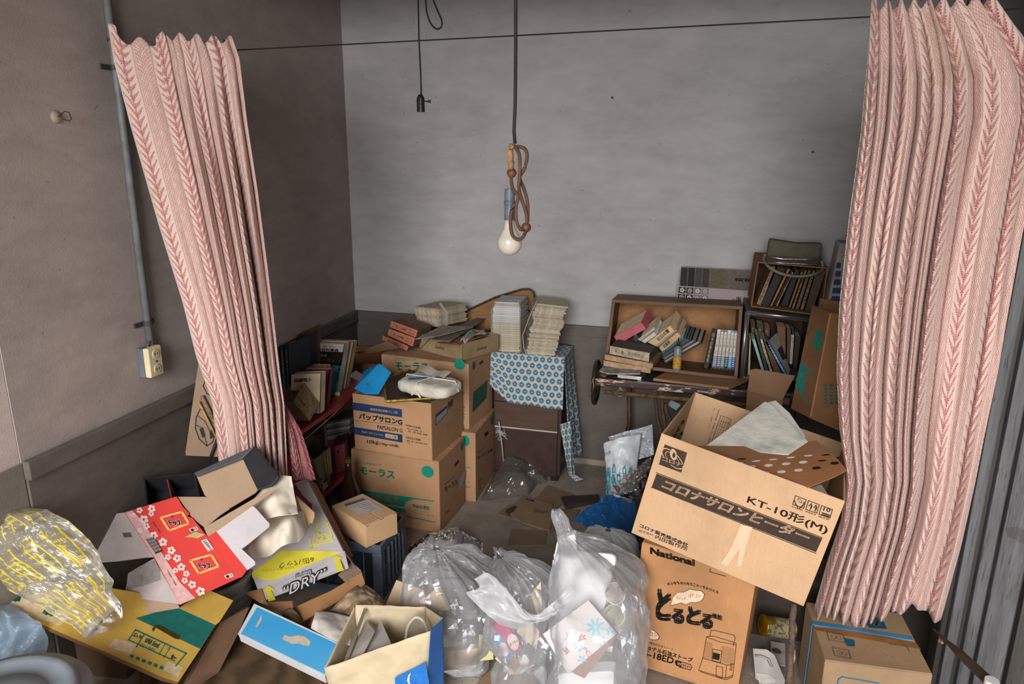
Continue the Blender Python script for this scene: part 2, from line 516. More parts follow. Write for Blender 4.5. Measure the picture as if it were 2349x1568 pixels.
def terrazzo():
    m = Mt('terrazzo')
    v = m.voro(110); n = m.noise(3, 4)
    base = m.ramp(n, (.3, 'a89c8d'), (.7, 'c6bcae'))
    base = m.mix((v < .28) * (m.noise(60, 2) > .5), base, '6d5c4c')
    base = m.mix((m.voro(170) < .2) * .8, base, 'e0dbd2')
    m.col(base).rough(.55); m.bump(v, .1, .003)
    return m.mat
struct('floor', MB().box(I4, -6, 6, 1.95, 4.2, -.1, 0), concrete())
struct('floor', MB().box(I4, -6, 6, -6, 1.947, -.11, -.004), terrazzo())
struct('wall_left', MB().box(I4, LX - .12, LX, 1.553, 4.0, 0, 2.75), MW)
struct('wall_back', MB().box(I4, LX - .12, 2.6, BY, BY + .12, 0, 2.75), MWB)
struct('wall_right', MB().box(I4, 2.0, 2.12, 2.3, BY, 0, 2.75), mat('5a524c', .9))
struct('wall_front_left', MB().box(I4, LX - .20, LX - .003, -.6, 1.551, 0, 2.75), MPIER)
struct('wall_side_right', MB().box(I4, 1.35, 1.5, -.6, 2.195, 0, 2.5), MPIER)  # unseen side wall, added to cut skylight coming from the right
struct('wall_front', MB().box(I4, LX - .1, 2.1, 2.13, 2.27, 2.34, 2.75), mat('5a524c', .9))
struct('ceiling', MB().box(I4, LX - .2, 2.2, 2.13, BY + .1, 2.75, 2.85), mat('453d36', .9))
struct('ceiling', MB().box(I4, -4.5, 4.5, -.5, 2.129, 2.5, 2.6), mat('453d36', .9))  # unseen eave slab, extent set to keep skylight off the upper walls
# cement dado with its raised cap band
d = struct('trim_1', MB().box(I4, LX - .001, LX + .012, 1.556, BY, 0, DZ - .06), MDADO)
build('cap_band', MB().box(I4, LX, LX + .026, 1.553, BY, DZ - .06, DZ), MDADO, d, bevel=.004)
d = struct('trim_2', MB().box(I4, LX, 2.0, BY - .012, BY + .001, 0, DZ - .055), MDADO)
build('cap_band', MB().box(I4, LX, 2.0, BY - .02, BY, DZ - .06, DZ), MDADO, d, bevel=.004)
struct('trim_3', MB().box(I4, LX - .05, LX + .004, -.6, 1.551, 0, DZ - .005), plaster('pier_cement', '8b857e', '6f6963'))
struct('baseboard_back', MB().box(I4, LX + .02, 2.0, BY - .034, BY - .012, 0, .035), mat('938a80', .85), bevel=.006)
# weathered vertical boards closing the front on the right
def weathered(c, c2, key):
    m = Mt('weathered_' + key)
    a = m.noise(9, 6, stretch=(5, 5, .35), rough=.7); b = m.noise(40, 4, stretch=(4, 4, .25)); st = m.noise(4, 4)
    base = m.mix((a - .25) * 1.4, c, c2)
    base = m.mix((b > .64) * .6, base, '221f1d')
    base = m.mix((st > .66) * .45, base, '3b2e24')
    m.col(base).rough(.62); m.bump(a + b, .4, .006)
    return m.mat
WM = [weathered('3f4043', '77797c', 'a'), weathered('262423', '45423f', 'b'), weathered('34312e', '5f5c59', 'c')]
wf = struct('wall_front_right', MB().box(I4, .86, 2.1, 2.27, 2.33, 0, 2.75), WM[1])
x = .805
rw = [(.018, 1, .0), (.03, 0, .018), (.02, 1, -.006), (.034, 0, .01), (.012, 1, -.012), (.075, 0, .004), (.012, 1, -.014), (.06, 2, .006), (.03, 0, .018), (.1, 2, 0), (.012, 1, -.012), (.09, 2, .006), (.09, 0, 0), (.1, 2, .008), (.1, 0, 0), (.1, 2, .005), (.12, 0, 0), (.12, 2, .004)]
for wdt, k, pr in rw:
    build('board', MB().box(I4, x, x + wdt - .0015, 2.2 - pr, 2.272, 0, 2.34), WM[k], wf, bevel=.003)
    x += wdt
struct('trim_4', MB().box(I4, .8, 2.1, 2.10, 2.30, 0, .05), WM[1])

# ------------------------------------------------------------------ conduit, outlet, hooks
MG = mat('6f7377', .5, .15, 20)
cx = LX + .014
t = thing('conduit_pipe', 'grey plastic conduit running down the plaster wall to an outlet box', 'pipe', (cx, 2.108, .99))
build('pipe', MB().tube([(cx, 2.108, 2.75), (cx, 2.108, .985)], .0125, 12), MG, t, smooth=True)
for z in (1.935, 1.087):
    pc = at(*((240, 152) if z > 1.5 else (323, 746)), x=cx)
    mb = MB().tube([(cx, 2.108, pc.z - .008), (cx, 2.108, pc.z + .008)], .0165, 12)
    mb.box(I4, LX, LX + .006, 2.055, 2.15, pc.z - .008, pc.z + .008)
    build('clamp', mb, mat('3a3a3c', .5), t, bevel=.001)
pc = at(240, 88, x=cx)
build('clamp', MB().tube([(cx, 2.108, pc.z - .004), (cx, 2.108, pc.z + .004)], .015, 10), mat('3a3a3c', .5), t)
def disc_ring(c, r, k, n=28):
    return [V(c) + V((0, cos(2 * pi * i / n) * r, sin(2 * pi * i / n) * r)) for i in range(n + 1)]
rc = at(349, 794, x=LX + .02)
tag(build('cable_ring', MB().tube(disc_ring(rc, .021, 0), .006, 8), mat('4a4644', .5), smooth=True), 'dark rubber cable looped into a ring above the wall outlet', 'cable')
oc = at(350, 827, x=LX + .03)
t = thing('wall_outlet', 'cream double socket outlet on a small surface box', 'outlet', (LX, oc.y, oc.z - .05))
build('back_box', MB().box(I4, LX, LX + .022, oc.y - .036, oc.y + .03, oc.z - .055, oc.z + .052), mat('5e6670', .5), t, bevel=.003)
build('cover_plate', MB().box(I4, LX + .022, LX + .046, oc.y - .034, oc.y + .032, oc.z - .055, oc.z + .053), mat('d2c6a4', .45, .1), t, bevel=.004)
for dz in (-.028, .028):
    build('socket_face', MB().lathe(Matrix.Translation((LX + .046, oc.y, oc.z + dz)) @ Matrix.Rotation(pi / 2, 4, 'Y'), [(.016, 0), (.016, .003), (.0, .003)], 20), mat('c9bd9b', .4), t)
mb = MB()
for dz in (-.028, .028):
    for dy in (-.006, .006):
        mb.box(I4, LX + .0485, LX + .0496, oc.y + dy - .0012, oc.y + dy + .0012, oc.z + dz - .005, oc.z + dz + .005)
mb.lathe(Matrix.Translation((LX + .046, oc.y, oc.z)) @ Matrix.Rotation(pi / 2, 4, 'Y'), [(.004, 0), (.003, .0025), (0, .0025)], 12)
build('slots', mb, mat('2a2622', .5), t)
hc = at(135, 268, x=LX + .01)
t = thing('wall_hook', 'rusty bent wire hook plugged into the plaster wall', 'hook', hc)
build('plug', MB().lathe(Matrix.Translation((LX, hc.y, hc.z)) @ Matrix.Rotation(pi / 2, 4, 'Y'), [(.02, 0), (.016, .006), (.006, .009), (0, .009)], 16), mat('9b8d80', .9), t, smooth=True)
build('wire', MB().tube([hc + V((0, -.002, 0)), hc + V((.02, .004, .016)), hc + V((.02, .02, .014)), hc + V((.02, .026, -.004)), hc + V((.02, .016, -.012)), hc + V((.01, .004, -.006))], .0016, 6), mat('3f332c', .7, metal=.5), t)
for px_, nm in (((1405, 226), 'straight behind the hanging bulb cord loops'), ((1863, 350), 'above the small crate with the handbag')):
    p = at(*px_, y=BY)
    tag(build('nail', MB().tube([p + V((0, .01, 0)), p + V((0, -.018, .004))], .0026, 8).lathe(Matrix.Translation(p + V((0, -.018, .004))) @ Matrix.Rotation(pi / 2, 4, 'X'), [(.005, 0), (.005, .002), (0, .002)], 10), mat('2a2422', .6)), 'small dark nail in the back wall ' + nm, 'nail')
# ------------------------------------------------------------------ wire, lamp cords
WY = 2.175
wl, wr = at(250, 130, y=WY), at(2349, 20, y=WY)
wl.x = LX; wl.z = at(540, 115, y=WY).z - .005
tag(build('curtain_wire', MB().tube([wl, at(540, 115, y=WY), at(1180, 82, y=WY), wr, wr + (wr - at(1990, 40, y=WY)).normalized() * 1.0], .0022, 6), mat('1d1b1a', .5)), 'thin dark wire strung across the opening for the curtains', 'wire')
CB_ = mat('2b2321', .7, .2, 30)
yl = 1.85
def L(x, y, d=0): return at(*q('l', (x, y))[0], y=yl + d)
t = thing('hanging_bulb', 'frosted light bulb on a brown cord knotted up with wooden beads', 'lamp', at(1168, 586, y=yl))
cord = [at(1183, -160, y=yl), at(1183, 0, y=yl), L(716, 300), L(713, 600), L(706, 760), L(712, 835)]
build('cord', MB().tube(cord, .0045, 8), CB_, t, smooth=True)
BR_ = mat('5a3f30', .75, .25, 25)
lp1 = [L(705, 845), L(735, 890, -.01), L(740, 980, -.012), L(735, 1080, -.012), L(742, 1130, -.012), L(775, 1230, -.008), L(782, 1300)]
lp2 = [L(720, 850), L(765, 860, .004), L(782, 900, .004), L(770, 970), L(740, 1030, -.004), L(762, 1090, .004), L(785, 1180, .004), L(785, 1290)]
lp3 = [L(708, 1180, -.014), L(690, 1230, -.016), L(685, 1310, -.02), L(700, 1370, -.024), L(735, 1390, -.024), L(765, 1365, -.02), L(780, 1320)]
lp4 = [L(690, 1000), L(690, 1050), L(700, 1095, -.012), L(730, 1140, -.014), L(718, 1200, -.016), L(720, 1280, -.018), L(745, 1330, -.018), L(775, 1325)]
def dens(P, n=5):
    return [V(interp([tuple(p) for p in P], i / (n * (len(P) - 1)))) for i in range(n * (len(P) - 1) + 1)]
for P in (lp1, lp2, lp3, lp4):
    build('cord_loop', MB().tube(dens(P), .0046, 8), BR_, t, smooth=True)
build('frayed_end', MB().tube(dens([L(700, 840), L(685, 870), L(688, 930), L(690, 990)]), [.006 + .003 * abs(sin(i)) for i in range(16)], 8), mat('9a7350', .9, .3, 60), t)
for c_, r_ in ((L(693, 1003), .0125), (L(777, 1319), .0128)):
    build('wooden_bead', MB().lathe(Matrix.Translation(c_), [(r_ * sin(pi * i / 10), -r_ * cos(pi * i / 10)) for i in range(11)], 18), mat('6b4334', .55, .25, 60), t, smooth=True)
MSK = mat('55626c', .45, .2, 30)
s0, s1 = L(676, 1095), L(680, 1275)
ax = Matrix.Translation(s1)
hs = s0.z - s1.z
build('lamp_holder', MB().lathe(ax, [(.0, hs), (.012, hs), (.0135, hs * .9), (.0135, hs * .62), (.015, hs * .6), (.015, hs * .5), (.0135, hs * .48), (.0135, .004), (.0145, 0), (.0, 0)], 20), MSK, t, smooth=False)
bc = L(680, 1410)
def glassy():
    m = Mt('frosted_bulb'); m.col('cfc8bd').rough(.22); m.b.inputs['Transmission Weight'].default_value = .25
    m.b.inputs['Coat Weight'].default_value = .6; m.bump(m.noise(90, 2), .03, .002)
    return m.mat
R_ = .033
z1 = s1.z - bc.z
prof = [(R_ * sin(a), -R_ * cos(a)) for a in [pi * i / 16 for i in range(0, 12)]] + [(.016, z1 * .62), (.0135, z1 * .8), (.013, z1)]
build('glass_bulb', MB().lathe(Matrix.Translation(bc), prof, 28), glassy(), t, smooth=True)
yl = 2.9
def L(x, y, d=0): return at(*q('l', (x, y))[0], y=2.9 + d)
t = thing('lamp_socket', 'empty black bakelite lamp socket with a turn key on a thin cord', 'lamp', L(166, 650))
build('cord', MB().tube([L(146, -260), L(150, 0), L(155, 240), L(165, 440), L(168, 550)], .0034, 8), mat('1d1918', .7), t, smooth=True)
hh = L(166, 545).z - L(166, 650).z
build('socket_body', MB().lathe(Matrix.Translation(L(166, 650)), [(0, 0), (.016, 0), (.0165, hh * .18), (.0155, hh * .2), (.0165, hh * .4), (.0155, hh * .42), (.0168, hh * .6), (.015, hh * .8), (.008, hh * .96), (0, hh)], 18), mat('1c2124', .35), t)
kk = L(190, 588)
build('turn_key', MB().tube([kk, kk + V((.016, 0, 0))], .0025, 8).box(Matrix.Translation(kk + V((.018, 0, 0))), -.004, .006, -.003, .003, -.006, .006), mat('1c1a1a', .4), t)
build('cord_loop', MB().tube(dens([L(190, -150), L(195, 30), L(215, 120), L(250, 165), L(282, 160), L(287, 120), L(262, 60), L(225, -40), L(210, -160)]), .0034, 8), mat('1d1918', .7), t, smooth=True)
# ================================================================== curtains
def jacquard(name, inv=False):
    m = Mt(name)
    u, v, _ = m.xyz('UV')
    u0, v0 = u, v
    u = u + (m.noise(45, 3, c='UV') - .5) * .008; v = v + (m.noise(38, 3, c='UV') - .5) * .016
    P = .25
    w = u.mod(P)
    df = w - .065; ad = df.abs()
    tw = ((v - ad * .85) / .036).fr()
    dw = ((tw - .5) * .036).abs()
    nz = m.noise(230, 2, c='UV')
    prof = (E(m.t, .058) - ((v / .13).fr() - .5).abs() * .014)
    ll = (E(m.t, .066) - ad) * .22
    leaf = (dw < ll) * (((ad * 1.1 - dw * .9) / .0075).fr() < .6)
    fern = (leaf.max(dw < .0012)) * (ad < prof)
    fern = fern.max((ad < .0014)).max((((v * 1.0 - ad * 1.3) / .008).fr() < .4) * (ad < .006))
    rope = E(m.t, 0.0)
    for c0 in (.135, .247):
        d = (w - c0)
        rope = rope.max((d.abs() < .0045) * (((v + d * 1.4) / .0085).fr() < .5))
    inl = (w > .142) * (w < .24)
    a, b = (w + v) / .0165, (w - v) / .0165
    ln = (a.fr() < .13).max(b.fr() < .13)
    A, B = (w + v) / .066, (w - v) / .066
    cl = ((A.fr() - .5).abs() < .27) * ((B.fr() - .5).abs() < .27)
    hatch = (((w * 1.0 - v) / .0042).fr() < .5) * (E(m.t, 1.0) - cl)
    lat = inl * (ln.max(hatch * .35))
    f = fern.max(rope).max(lat) * (nz * .5 + .62).clamp()
    weave = ((u0 / .0016).fr() - .5).abs() + ((v0 / .0016).fr() - .5).abs()
    f2 = (f + (nz - .5) * .25).clamp()
    stain = m.noise(2.1, 4)
    if inv:
        base = m.mix(f2, '84333b', 'b99c98')
    else:
        base = m.mix(f2, 'cebab0', '9c434b')
    base = m.mix((stain > .6) * .22, base, '9b7c58')
    m.col(base).rough(.88); m.b.inputs['Specular IOR Level'].default_value = .15
    m.b.inputs['Sheen Weight'].default_value = .15
    m.bump(weave * .5 + f2 * .8, .3, .003)
    return m.mat
MJ = jacquard('curtain_jacquard'); MJI = jacquard('curtain_reverse', True)
def pline(P, t):
    n = len(P) - 1
    x = t * n; i = min(int(x), n - 1); f = x - i
    return lerp(P[i], P[i + 1], f)
def resample(P):
    """polyline as function of normalised pixel height"""
    ys = [p[1] for p in P]
    def fn(t):
        y = ys[0] + (ys[-1] - ys[0]) * t
        for a, b in zip(P, P[1:]):
            if y <= b[1] or b is P[-1]:
                k = (y - a[1]) / (b[1] - a[1]) if b[1] != a[1] else 0
                return (a[0] + (b[0] - a[0]) * k, y)
    return fn
def curtain(Lp, Rp, Y0, gfn, yfn, n, ampfn, width, height, wfn=None, botfn=None, topfn=None, nu=360, nv=90, seed=1):
    fl, fr = resample(Lp), resample(Rp)
    mb = MB()
    def fn(s, v):
        a = fl(v); b = fr(v)
        pa = at(*a, y=Y0[0]); pb = at(*b, y=Y0[1])
        k = wfn(s) if wfn else s
        ph = 2 * pi * n * gfn(s) + 4.0 * noise.noise(V((s * 3.7, seed, 0))) + .9 * noise.noise(V((s * 6, seed, v * 1.3)))
        am = ampfn(s, v)
        ir = .4 + 1.5 * abs(noise.noise(V((s * 9 + seed, 3, v * .9))))
        p = pa.lerp(pb, k)
        fine = .012 * noise.noise(V((s * 22, seed * 2, v * 3)))
        fold = abs(sin(ph / 2)) ** .45; x0, y0_ = p.x, p.y
        p.y = p.y + yfn(k, v) + am * ir * (1 - 2.2 * fold) + fine * min(1, am * 30)
        p.x = x0 * p.y / y0_
        if topfn and v < .2: p.z += topfn(s) * (1 - v / .2)
        if botfn and v > .8: p.z += botfn(s, ph) * (v - .8) / .2
        return p
    mb.grid(fn, nu, nv, lambda s, v: (s * width, (1 - v) * height))
    return mb
LL = [(250, 75), (262, 150), (300, 290), (365, 520), (420, 700), (452, 830), (487, 930), (500, 1030), (505, 1090)]
LR = [(533, 92), (550, 140), (567, 280), (590, 430), (612, 600), (630, 750), (641, 850), (652, 930), (656, 1010), (660, 1100)]
t = thing('jacquard_curtain', 'pink jacquard curtain pulled to the side beside the conduit pipe', 'curtain', at(600, 1100, y=2.15))
def ampL(s, v):
    k = min(1, max(.12, (s - .28) / .2))
    return (.008 + .036 * k * min(1, .25 + v * 2.2)) * (1.0 if v > .12 else .55 + 3.5 * abs(v - .06))
def wL(s): return s * .55 / .38 * .5 if False else (s * 1.25 if s < .34 else .425 + (s - .34) * .575 / .66)
cl = curtain(LL, LR, (2.015, 2.13), lambda s: s * .5 if s < .3 else .15 + (s - .3) * .85 / .7, lambda k, v: .05 * v, 7.5, ampL, 1.0, 1.75, wL, None, lambda s: .012 * sin(s * 40) + (.025 * max(0, 1 - s * 14)) - .02 * (s > .05) * (s < .3), seed=2)
build('cloth', cl, MJ, t, smooth=True, solid=.0014)
FL = [(646, 925), (660, 1000), (668, 1060), (672, 1098)]
FR = [(654, 925), (690, 985), (705, 1030), (724, 1098)]
fo = curtain(FL, FR, (2.19, 2.21), lambda s: s, lambda k, v: 0.0, 2.0, lambda s, v: .012, .3, .4, nu=80, nv=30, seed=5)
build('hem_fold', fo, MJI, t, smooth=True, solid=.0014)
for i in range(9):
    p = at(395 + i * 17, 96, y=2.16)
    build('hook', MB().tube([p + V((0, .006, -.03)), p + V((0, .003, .004)), p + V((0, -.003, .008)), p + V((0, -.004, -.002))], .0015, 5), mat('4a4644', .4, metal=.8), t)
RL = [(1996, 14), (1990, 130), (1976, 300), (1948, 500), (1926, 700), (1919, 850), (1926, 1000), (1940, 1100), (1928, 1200), (1895, 1300), (1866, 1405)]
RR = [(2292, 0), (2349, 75), (2395, 170), (2400, 260), (2372, 400), (2340, 565), (2312, 720), (2290, 850), (2258, 1000), (2232, 1130), (2205, 1250), (2158, 1422)]
t = thing('jacquard_curtain', 'pink jacquard curtain hanging to the floor beside the weathered boards', 'curtain', at(2000, 1440, y=2.16))
def ampR(s, v): return (.048 - .016 * min(1, max(0, (s - .6) / .15))) * (min(1, .35 + v * 3)) * (1.0 if v > .1 else .6 + 3 * abs(v - .08))
def wR(s): return s * .95 if s < .55 else .5225 + (s - .55) * .4775 / .45
cr_ = curtain(RL, RR, (2.165, 2.165), lambda s: s * .8 / .58 if s < .58 else .8 + (s - .58) * .2 / .42, lambda k, v: .02 * v, 9.5, ampR, 1.45, 1.8, wR, lambda s, ph: -.05 * max(0, 1 - abs(s - .38) * 6) + .05 * max(0, 1 - abs(s - .78) * 6), lambda s: .012 * sin(s * 55) + .02 * (s < .05), nu=460, nv=100, seed=4)
build('cloth', cr_, MJ, t, smooth=True, solid=.0014)
for i in range(10):
    p = at(2010 + i * 30, 10, y=2.165)
    build('hook', MB().tube([p + V((0, .006, -.03)), p + V((0, .003, .004)), p + V((0, -.003, .012)), p + V((0, -.004, -.002))], .0015, 5), mat('4a4644', .4, metal=.8), t)
# ================================================================== red rack with books by the left wall
RX0, RX1 = LX + .03, -1.5
RED = mat('8c2f38', .45, .2, 12, .1)
t = thing('red_rack', 'red two-tier metal rack against the dark plaster wall', 'rack', (-1.7, 2.75, 0))
for z, y0 in ((.595, 2.42), (.245, 2.56)):
    build('shelf_board', MB().box(I4, RX0, RX1, y0, 3.2, z - .02, z), RED, t, bevel=.002)
for y in (2.62, 2.92, 3.18):
    for x in (RX0 + .01, RX1 - .012):
        build('post', MB().box(I4, x - .009, x + .009, y - .009, y + .009, 0, .576), mat('25211f', .5), t)
def r1(*p): return q('r1', *p)
def r2(*p): return q('r2', *p)
MK = mat('1f262c', .55, .2, 20)
# a cord strung below the upper shelf edge
ca, cb = at(*r1((315, 555))[0], x=RX1 + .012), at(*r1((850, 70))[0], x=RX1 + .012)
tag(build('twine', MB().tube([ca, ca.lerp(cb, .5) + V((0, 0, -.006)), cb], .0028, 6), mat('8a7458', .9, .3, 80), smooth=True), 'rough tan twine tied across the red rack edge', 'twine')
G = 'dark bound volumes on the red rack'
# dark bound volumes, spines to the viewer
p0 = PlY(2.56)
vols = [([(80, 420), (150, 420), (205, 1090), (150, 1095)], '1f2b35'), ([(150, 380), (215, 380), (262, 1080), (205, 1085)], '24343a'), ([(222, 350), (290, 355), (318, 1050), (268, 1055)], '222a33')]
for i, (Q, c) in enumerate(vols):
    book('bound_volume', 'dark blue bound volume with faint gilt title, on the red rack behind the curtain', p0, r2(*Q), .17, c, text='世界文學大系', tcol='8a8f86', group=G, tsize=.4, trange=(.12, .62))
for i, (Q, c) in enumerate([([(318, 300), (372, 300), (385, 900), (330, 900)], '2a3038'), ([(372, 275), (432, 275), (430, 900), (385, 900)], '1d232a')]):
    book('bound_volume', 'dark blue bound volume with faint gilt title, on the red rack behind the curtain', PlY(2.64), r2(*Q), .17, c, text='文學全集', tcol='8a8f86', group=G, tsize=.4, trange=(.15, .6))
book('bound_volume', 'tall brown bound volume at the end of the dark set on the red rack', PlY(2.70), r2((432, 200), (500, 160), (530, 950), (430, 950)), .17, '5d4630', text='日本文學', tcol='2a2018', group=G, tsize=.4)
# covers facing out
def cover_book(name, label, y, Q, th, cov, spine_in=None, lean=0.0):
    pl = PlY(y, lean)
    P = [pl.hit(*p) for p in Q]
    t = thing(name, label, 'book', (P[2] + P[3]) / 2 + V((0, th / 2, 0)))
    n = V((0, 1, 0))
    mb = MB().prism(P, n * .003).prism([p + n * (th - .003) for p in P], n * .003)
    mb.prism([P[1], P[1] + n * th, P[2] + n * th, P[2]], (P[0] - P[1]).normalized() * .003)
    build('cover', mb, mat(cov, .7, .16, 12, .2), t)
    c = sum(P, V((0, 0, 0))) / 4
    build('page_block', MB().prism([c + (p - c) * .975 + n * .003 for p in P], n * (th - .006)), mat('bfae8c', .9, .15, 30, .3, 200), t)
    return t, pl
tb, pl = cover_book('encyclopedia', 'thick encyclopedia with white, black and teal cover leaning on the red rack', 2.86, r2((630, 325), (1215, 350), (1060, 1350), (470, 1330)), .05, 'a9a29b')
Q = r2((630, 325), (1215, 350), (1060, 1350), (470, 1330))
e = lambda u, v: quadpx(Q, u, v)
Print(pl, .001).poly([e(0, .13), e(1, .13), e(1, .35), e(0, .35)]).done(tb, '15110f', 'printed_band')
Print(pl, .001).poly([e(0, .35), e(1, .35), e(1, 1), e(0, 1)]).done(tb, '2f6f70', 'printed_band')
pr = Print(pl, .002)
pr.text('Watashitachi no', e(.05, .21), e(.55, .215), e(.05, .17)).text('SEIKATU HYAKKA ZITEN', e(.05, .3), e(.96, .31), e(.05, .245), .01, .2)
pr.done(tb, 'b59472')
Print(pl, .002).text('生活百科事典', e(.14, .128), e(.86, .135), e(.14, .075), .02).text('百科事典', e(.92, .6), e(.92, .3), e(.98, .6), .01).done(tb, '1a1614')
Print(pl, .002).text('THE MODERN SCIENCE', e(.25, .055), e(.75, .06), e(.25, .035)).done(tb, '6a5d6b')
cover_book('cream_volume', 'plain tan volume standing behind the encyclopedia on the red rack', 2.95, r2((720, 300), (1365, 318), (1200, 1250), (700, 1250)), .04, 'a08a68')
cover_book('tan_volume', 'plain tan cloth book behind the wine red book on the red rack', 2.76, r2((425, 695), (935, 705), (900, 1330), (390, 1330)), .03, '9c8868')
tb, pl = cover_book('red_volume', 'wine red cloth book leaning behind the plant-cover book', 2.68, r2((500, 750), (975, 765), (905, 1420), (470, 1420)), .035, '6b2530')
tb, pl = cover_book('essay_book', 'worn cream book with black brush title and plant drawing on its cover', 2.56, r2((345, 845), (835, 828), (812, 1480), (330, 1480)), .04, 'b3a48d')
pr = Print(pl, .0012); pr.text('話雑間人', r2((390, 975))[0], r2((680, 955))[0], r2((390, 915))[0], .02).done(tb, '1c1714')
pr = Print(pl, .0012)
for a, b, w in (((530, 1040), (500, 1130), .008), ((440, 1120), (560, 1150), .008), ((560, 1150), (680, 1160), .006), ((470, 1150), (600, 1260), .006), ((600, 1260), (665, 1240), .002), ((665, 1240), (640, 1180), .002), ((560, 1160), (640, 1275), .002)):
    pr.line(r2(a, b), w)
pr.done(tb, '2c3327', 'plant_drawing')
# yellow-green slip tucked at the shelf edge
tag(slab('paper_slip', PlY(2.852), r2((1055, 1130), (1142, 1132), (1108, 1358), (1002, 1352)), .0015, mat('a3c23c', .7)), 'bright yellow-green paper slip hanging at the rack edge', 'paper')
# book lying in front, spine up
tb = thing('lying_book', 'small brown book lying tipped against the plant-cover book', 'book', at(*r1((300, 300))[0], y=2.5))
plb = PlY(2.47)
P = [plb.hit(*p) for p in r1((30, 170), (170, 95), (215, 15), (410, 260), (375, 340), (230, 215))]
A = [plb.hit(*p) for p in r1((170, 110), (220, 20), (410, 265), (370, 340))]
build('page_block', MB().prism(A, V((-.02, .1, .02))), mat('8d7556', .85, .2, 40, .3, 160), tb)
build('cover', MB().prism([plb.hit(*p) for p in r1((10, 110), (170, 110), (370, 340), (130, 330))], V((-.02, .1, .02)) * .9), mat('5a4431', .8, .2), tb)
Print(plb, .002).text('万葉集の人々', r1((215, 55))[0], r1((385, 285))[0], r1((238, 40))[0]).done(tb, '2c211a')
# lower shelf: file box with string, red box, papers, bottles
tb = thing('file_box', 'open sage green card file box tied with tan string on the lower shelf', 'box', at(*r1((520, 1080))[0], y=2.55))
plf = Pl(at(*r1((420, 830))[0], y=2.47), at(*r1((600, 700))[0], y=2.6), at(*r1((440, 1100))[0], y=2.47))
FQ = r1((415, 810), (615, 655), (640, 960), (500, 1100))
dv = V((-.14, .10, 0))
SG = mat('6f7358', .75, .15)
P = [plf.hit(*p) for p in FQ]
build('front_panel', MB().prism(P, dv * .03), SG, tb)
build('side_panel', MB().prism([P[1], P[2], P[2] + V((-.004, 0, 0)), P[1] + V((-.004, 0, 0))], dv), SG, tb)
build('side_panel', MB().prism([P[0], P[3], P[3] + V((.004, .002, 0)), P[0] + V((.004, .002, 0))], dv), SG, tb)
build('back_panel', MB().prism([p + dv for p in P], dv * -.03), SG, tb)
build('bottom_panel', MB().prism([P[2], P[3], P[3] + V((0, 0, .004)), P[2] + V((0, 0, .004))], dv), SG, tb)
for a, b in (((535, 700), (590, 1090)), ((570, 690), (610, 1100))):
    build('string', MB().tube([plf.hit(*r1(a)[0], .003), plf.hit(*lerp(r1(a)[0], r1(b)[0], .5), .006), plf.hit(*r1(b)[0], .003)], .0035, 6), mat('8d7556', .9), tb, smooth=True)
Print(plf, .001).poly(r1((510, 1110), (580, 1050), (590, 1120), (525, 1190))).done(tb, 'a59c88', 'paper_label')
plr = PlY(2.72)
P = [plr.hit(*p) for p in r1((620, 660), (775, 615), (790, 935), (640, 985))]
tb = thing('red_box', 'dull red wooden box with a knob hole on the lower rack shelf', 'box', (P[2] + P[3]) / 2)
build('front_board', MB().prism(P, V((0, .012, 0))), mat('6d2c2e', .6, .2), tb, bevel=.001)
build('body', MB().prism([p + V((0, .0125, 0)) for p in P], V((-.04, .12, 0))), mat('3a2426', .6, .2), tb, bevel=.002)
kp = plr.hit(*r1((712, 708))[0])
build('knob', MB().lathe(Matrix.Translation(kp) @ Matrix.Rotation(pi / 2, 4, 'X'), [(.006, 0), (.004, .006), (0, .007)], 12), mat('1c1514', .4), tb)
plp = PlY(2.95)
for i in range(9):
    a, b = (565 + 8 * (i % 3), 560 - i * 26), (850 - 5 * (i % 2), 500 - i * 24)
    P = [plp.hit(*p) for p in r1(a, b, (b[0], b[1] + 20), (a[0], a[1] + 20))]
    tag(build('magazine', MB().prism(P, V((0, .16, .0))), mat(['6e6a66', '8b8884', '55524f'][i % 3], .5, .2)), 'limp grey magazine in the pile under the upper rack shelf', 'magazine', 'magazines piled on the lower rack shelf')
AMB = mat('241610', .12, .1, 10, 0)
for nm, lab, (bx_, by_), y_, lb in (('brown_bottle', 'dark brown glass bottle with metal cap standing behind the beer carton', (478, 1040), 2.42, 0), ('labelled_bottle', 'large brown sake bottle with a torn white label beside the cartons', (825, 785), 2.62, 1)):
    p = at(*r1((bx_, by_))[0], y=y_)
    h_ = p.z
    tb = thing(nm, lab, 'bottle', (p.x, p.y, 0))
    M = Matrix.Translation((p.x, p.y, 0))
    rr = .05 if lb else .034
    build('glass_body', MB().lathe(M, [(0, .002), (rr * .95, 0), (rr, .01), (rr, h_ * .5), (rr * .85, h_ * .62), (.02, h_ * .78), (.0145, h_ * .9), (.0145, h_ * .97)], 22), AMB, tb, smooth=True)
    build('cap', MB().lathe(M, [(.0165, h_ * .955), (.0165, h_ * .995), (.014, h_), (0, h_)], 20), mat('5b4330', .45, metal=.4), tb)
    if lb:
        lab_ = MB().grid(lambda u, v: M @ V(((rr + .0012) * cos(-2.3 + u * 1.7), (rr + .0012) * sin(-2.3 + u * 1.7), h_ * (.30 + .19 * v) + .006 * noise.noise(V((u * 9, v * 2, 0))))), 20, 6)
        build('paper_label', lab_, mat('b9b3a6', .85, .15, 40), tb)
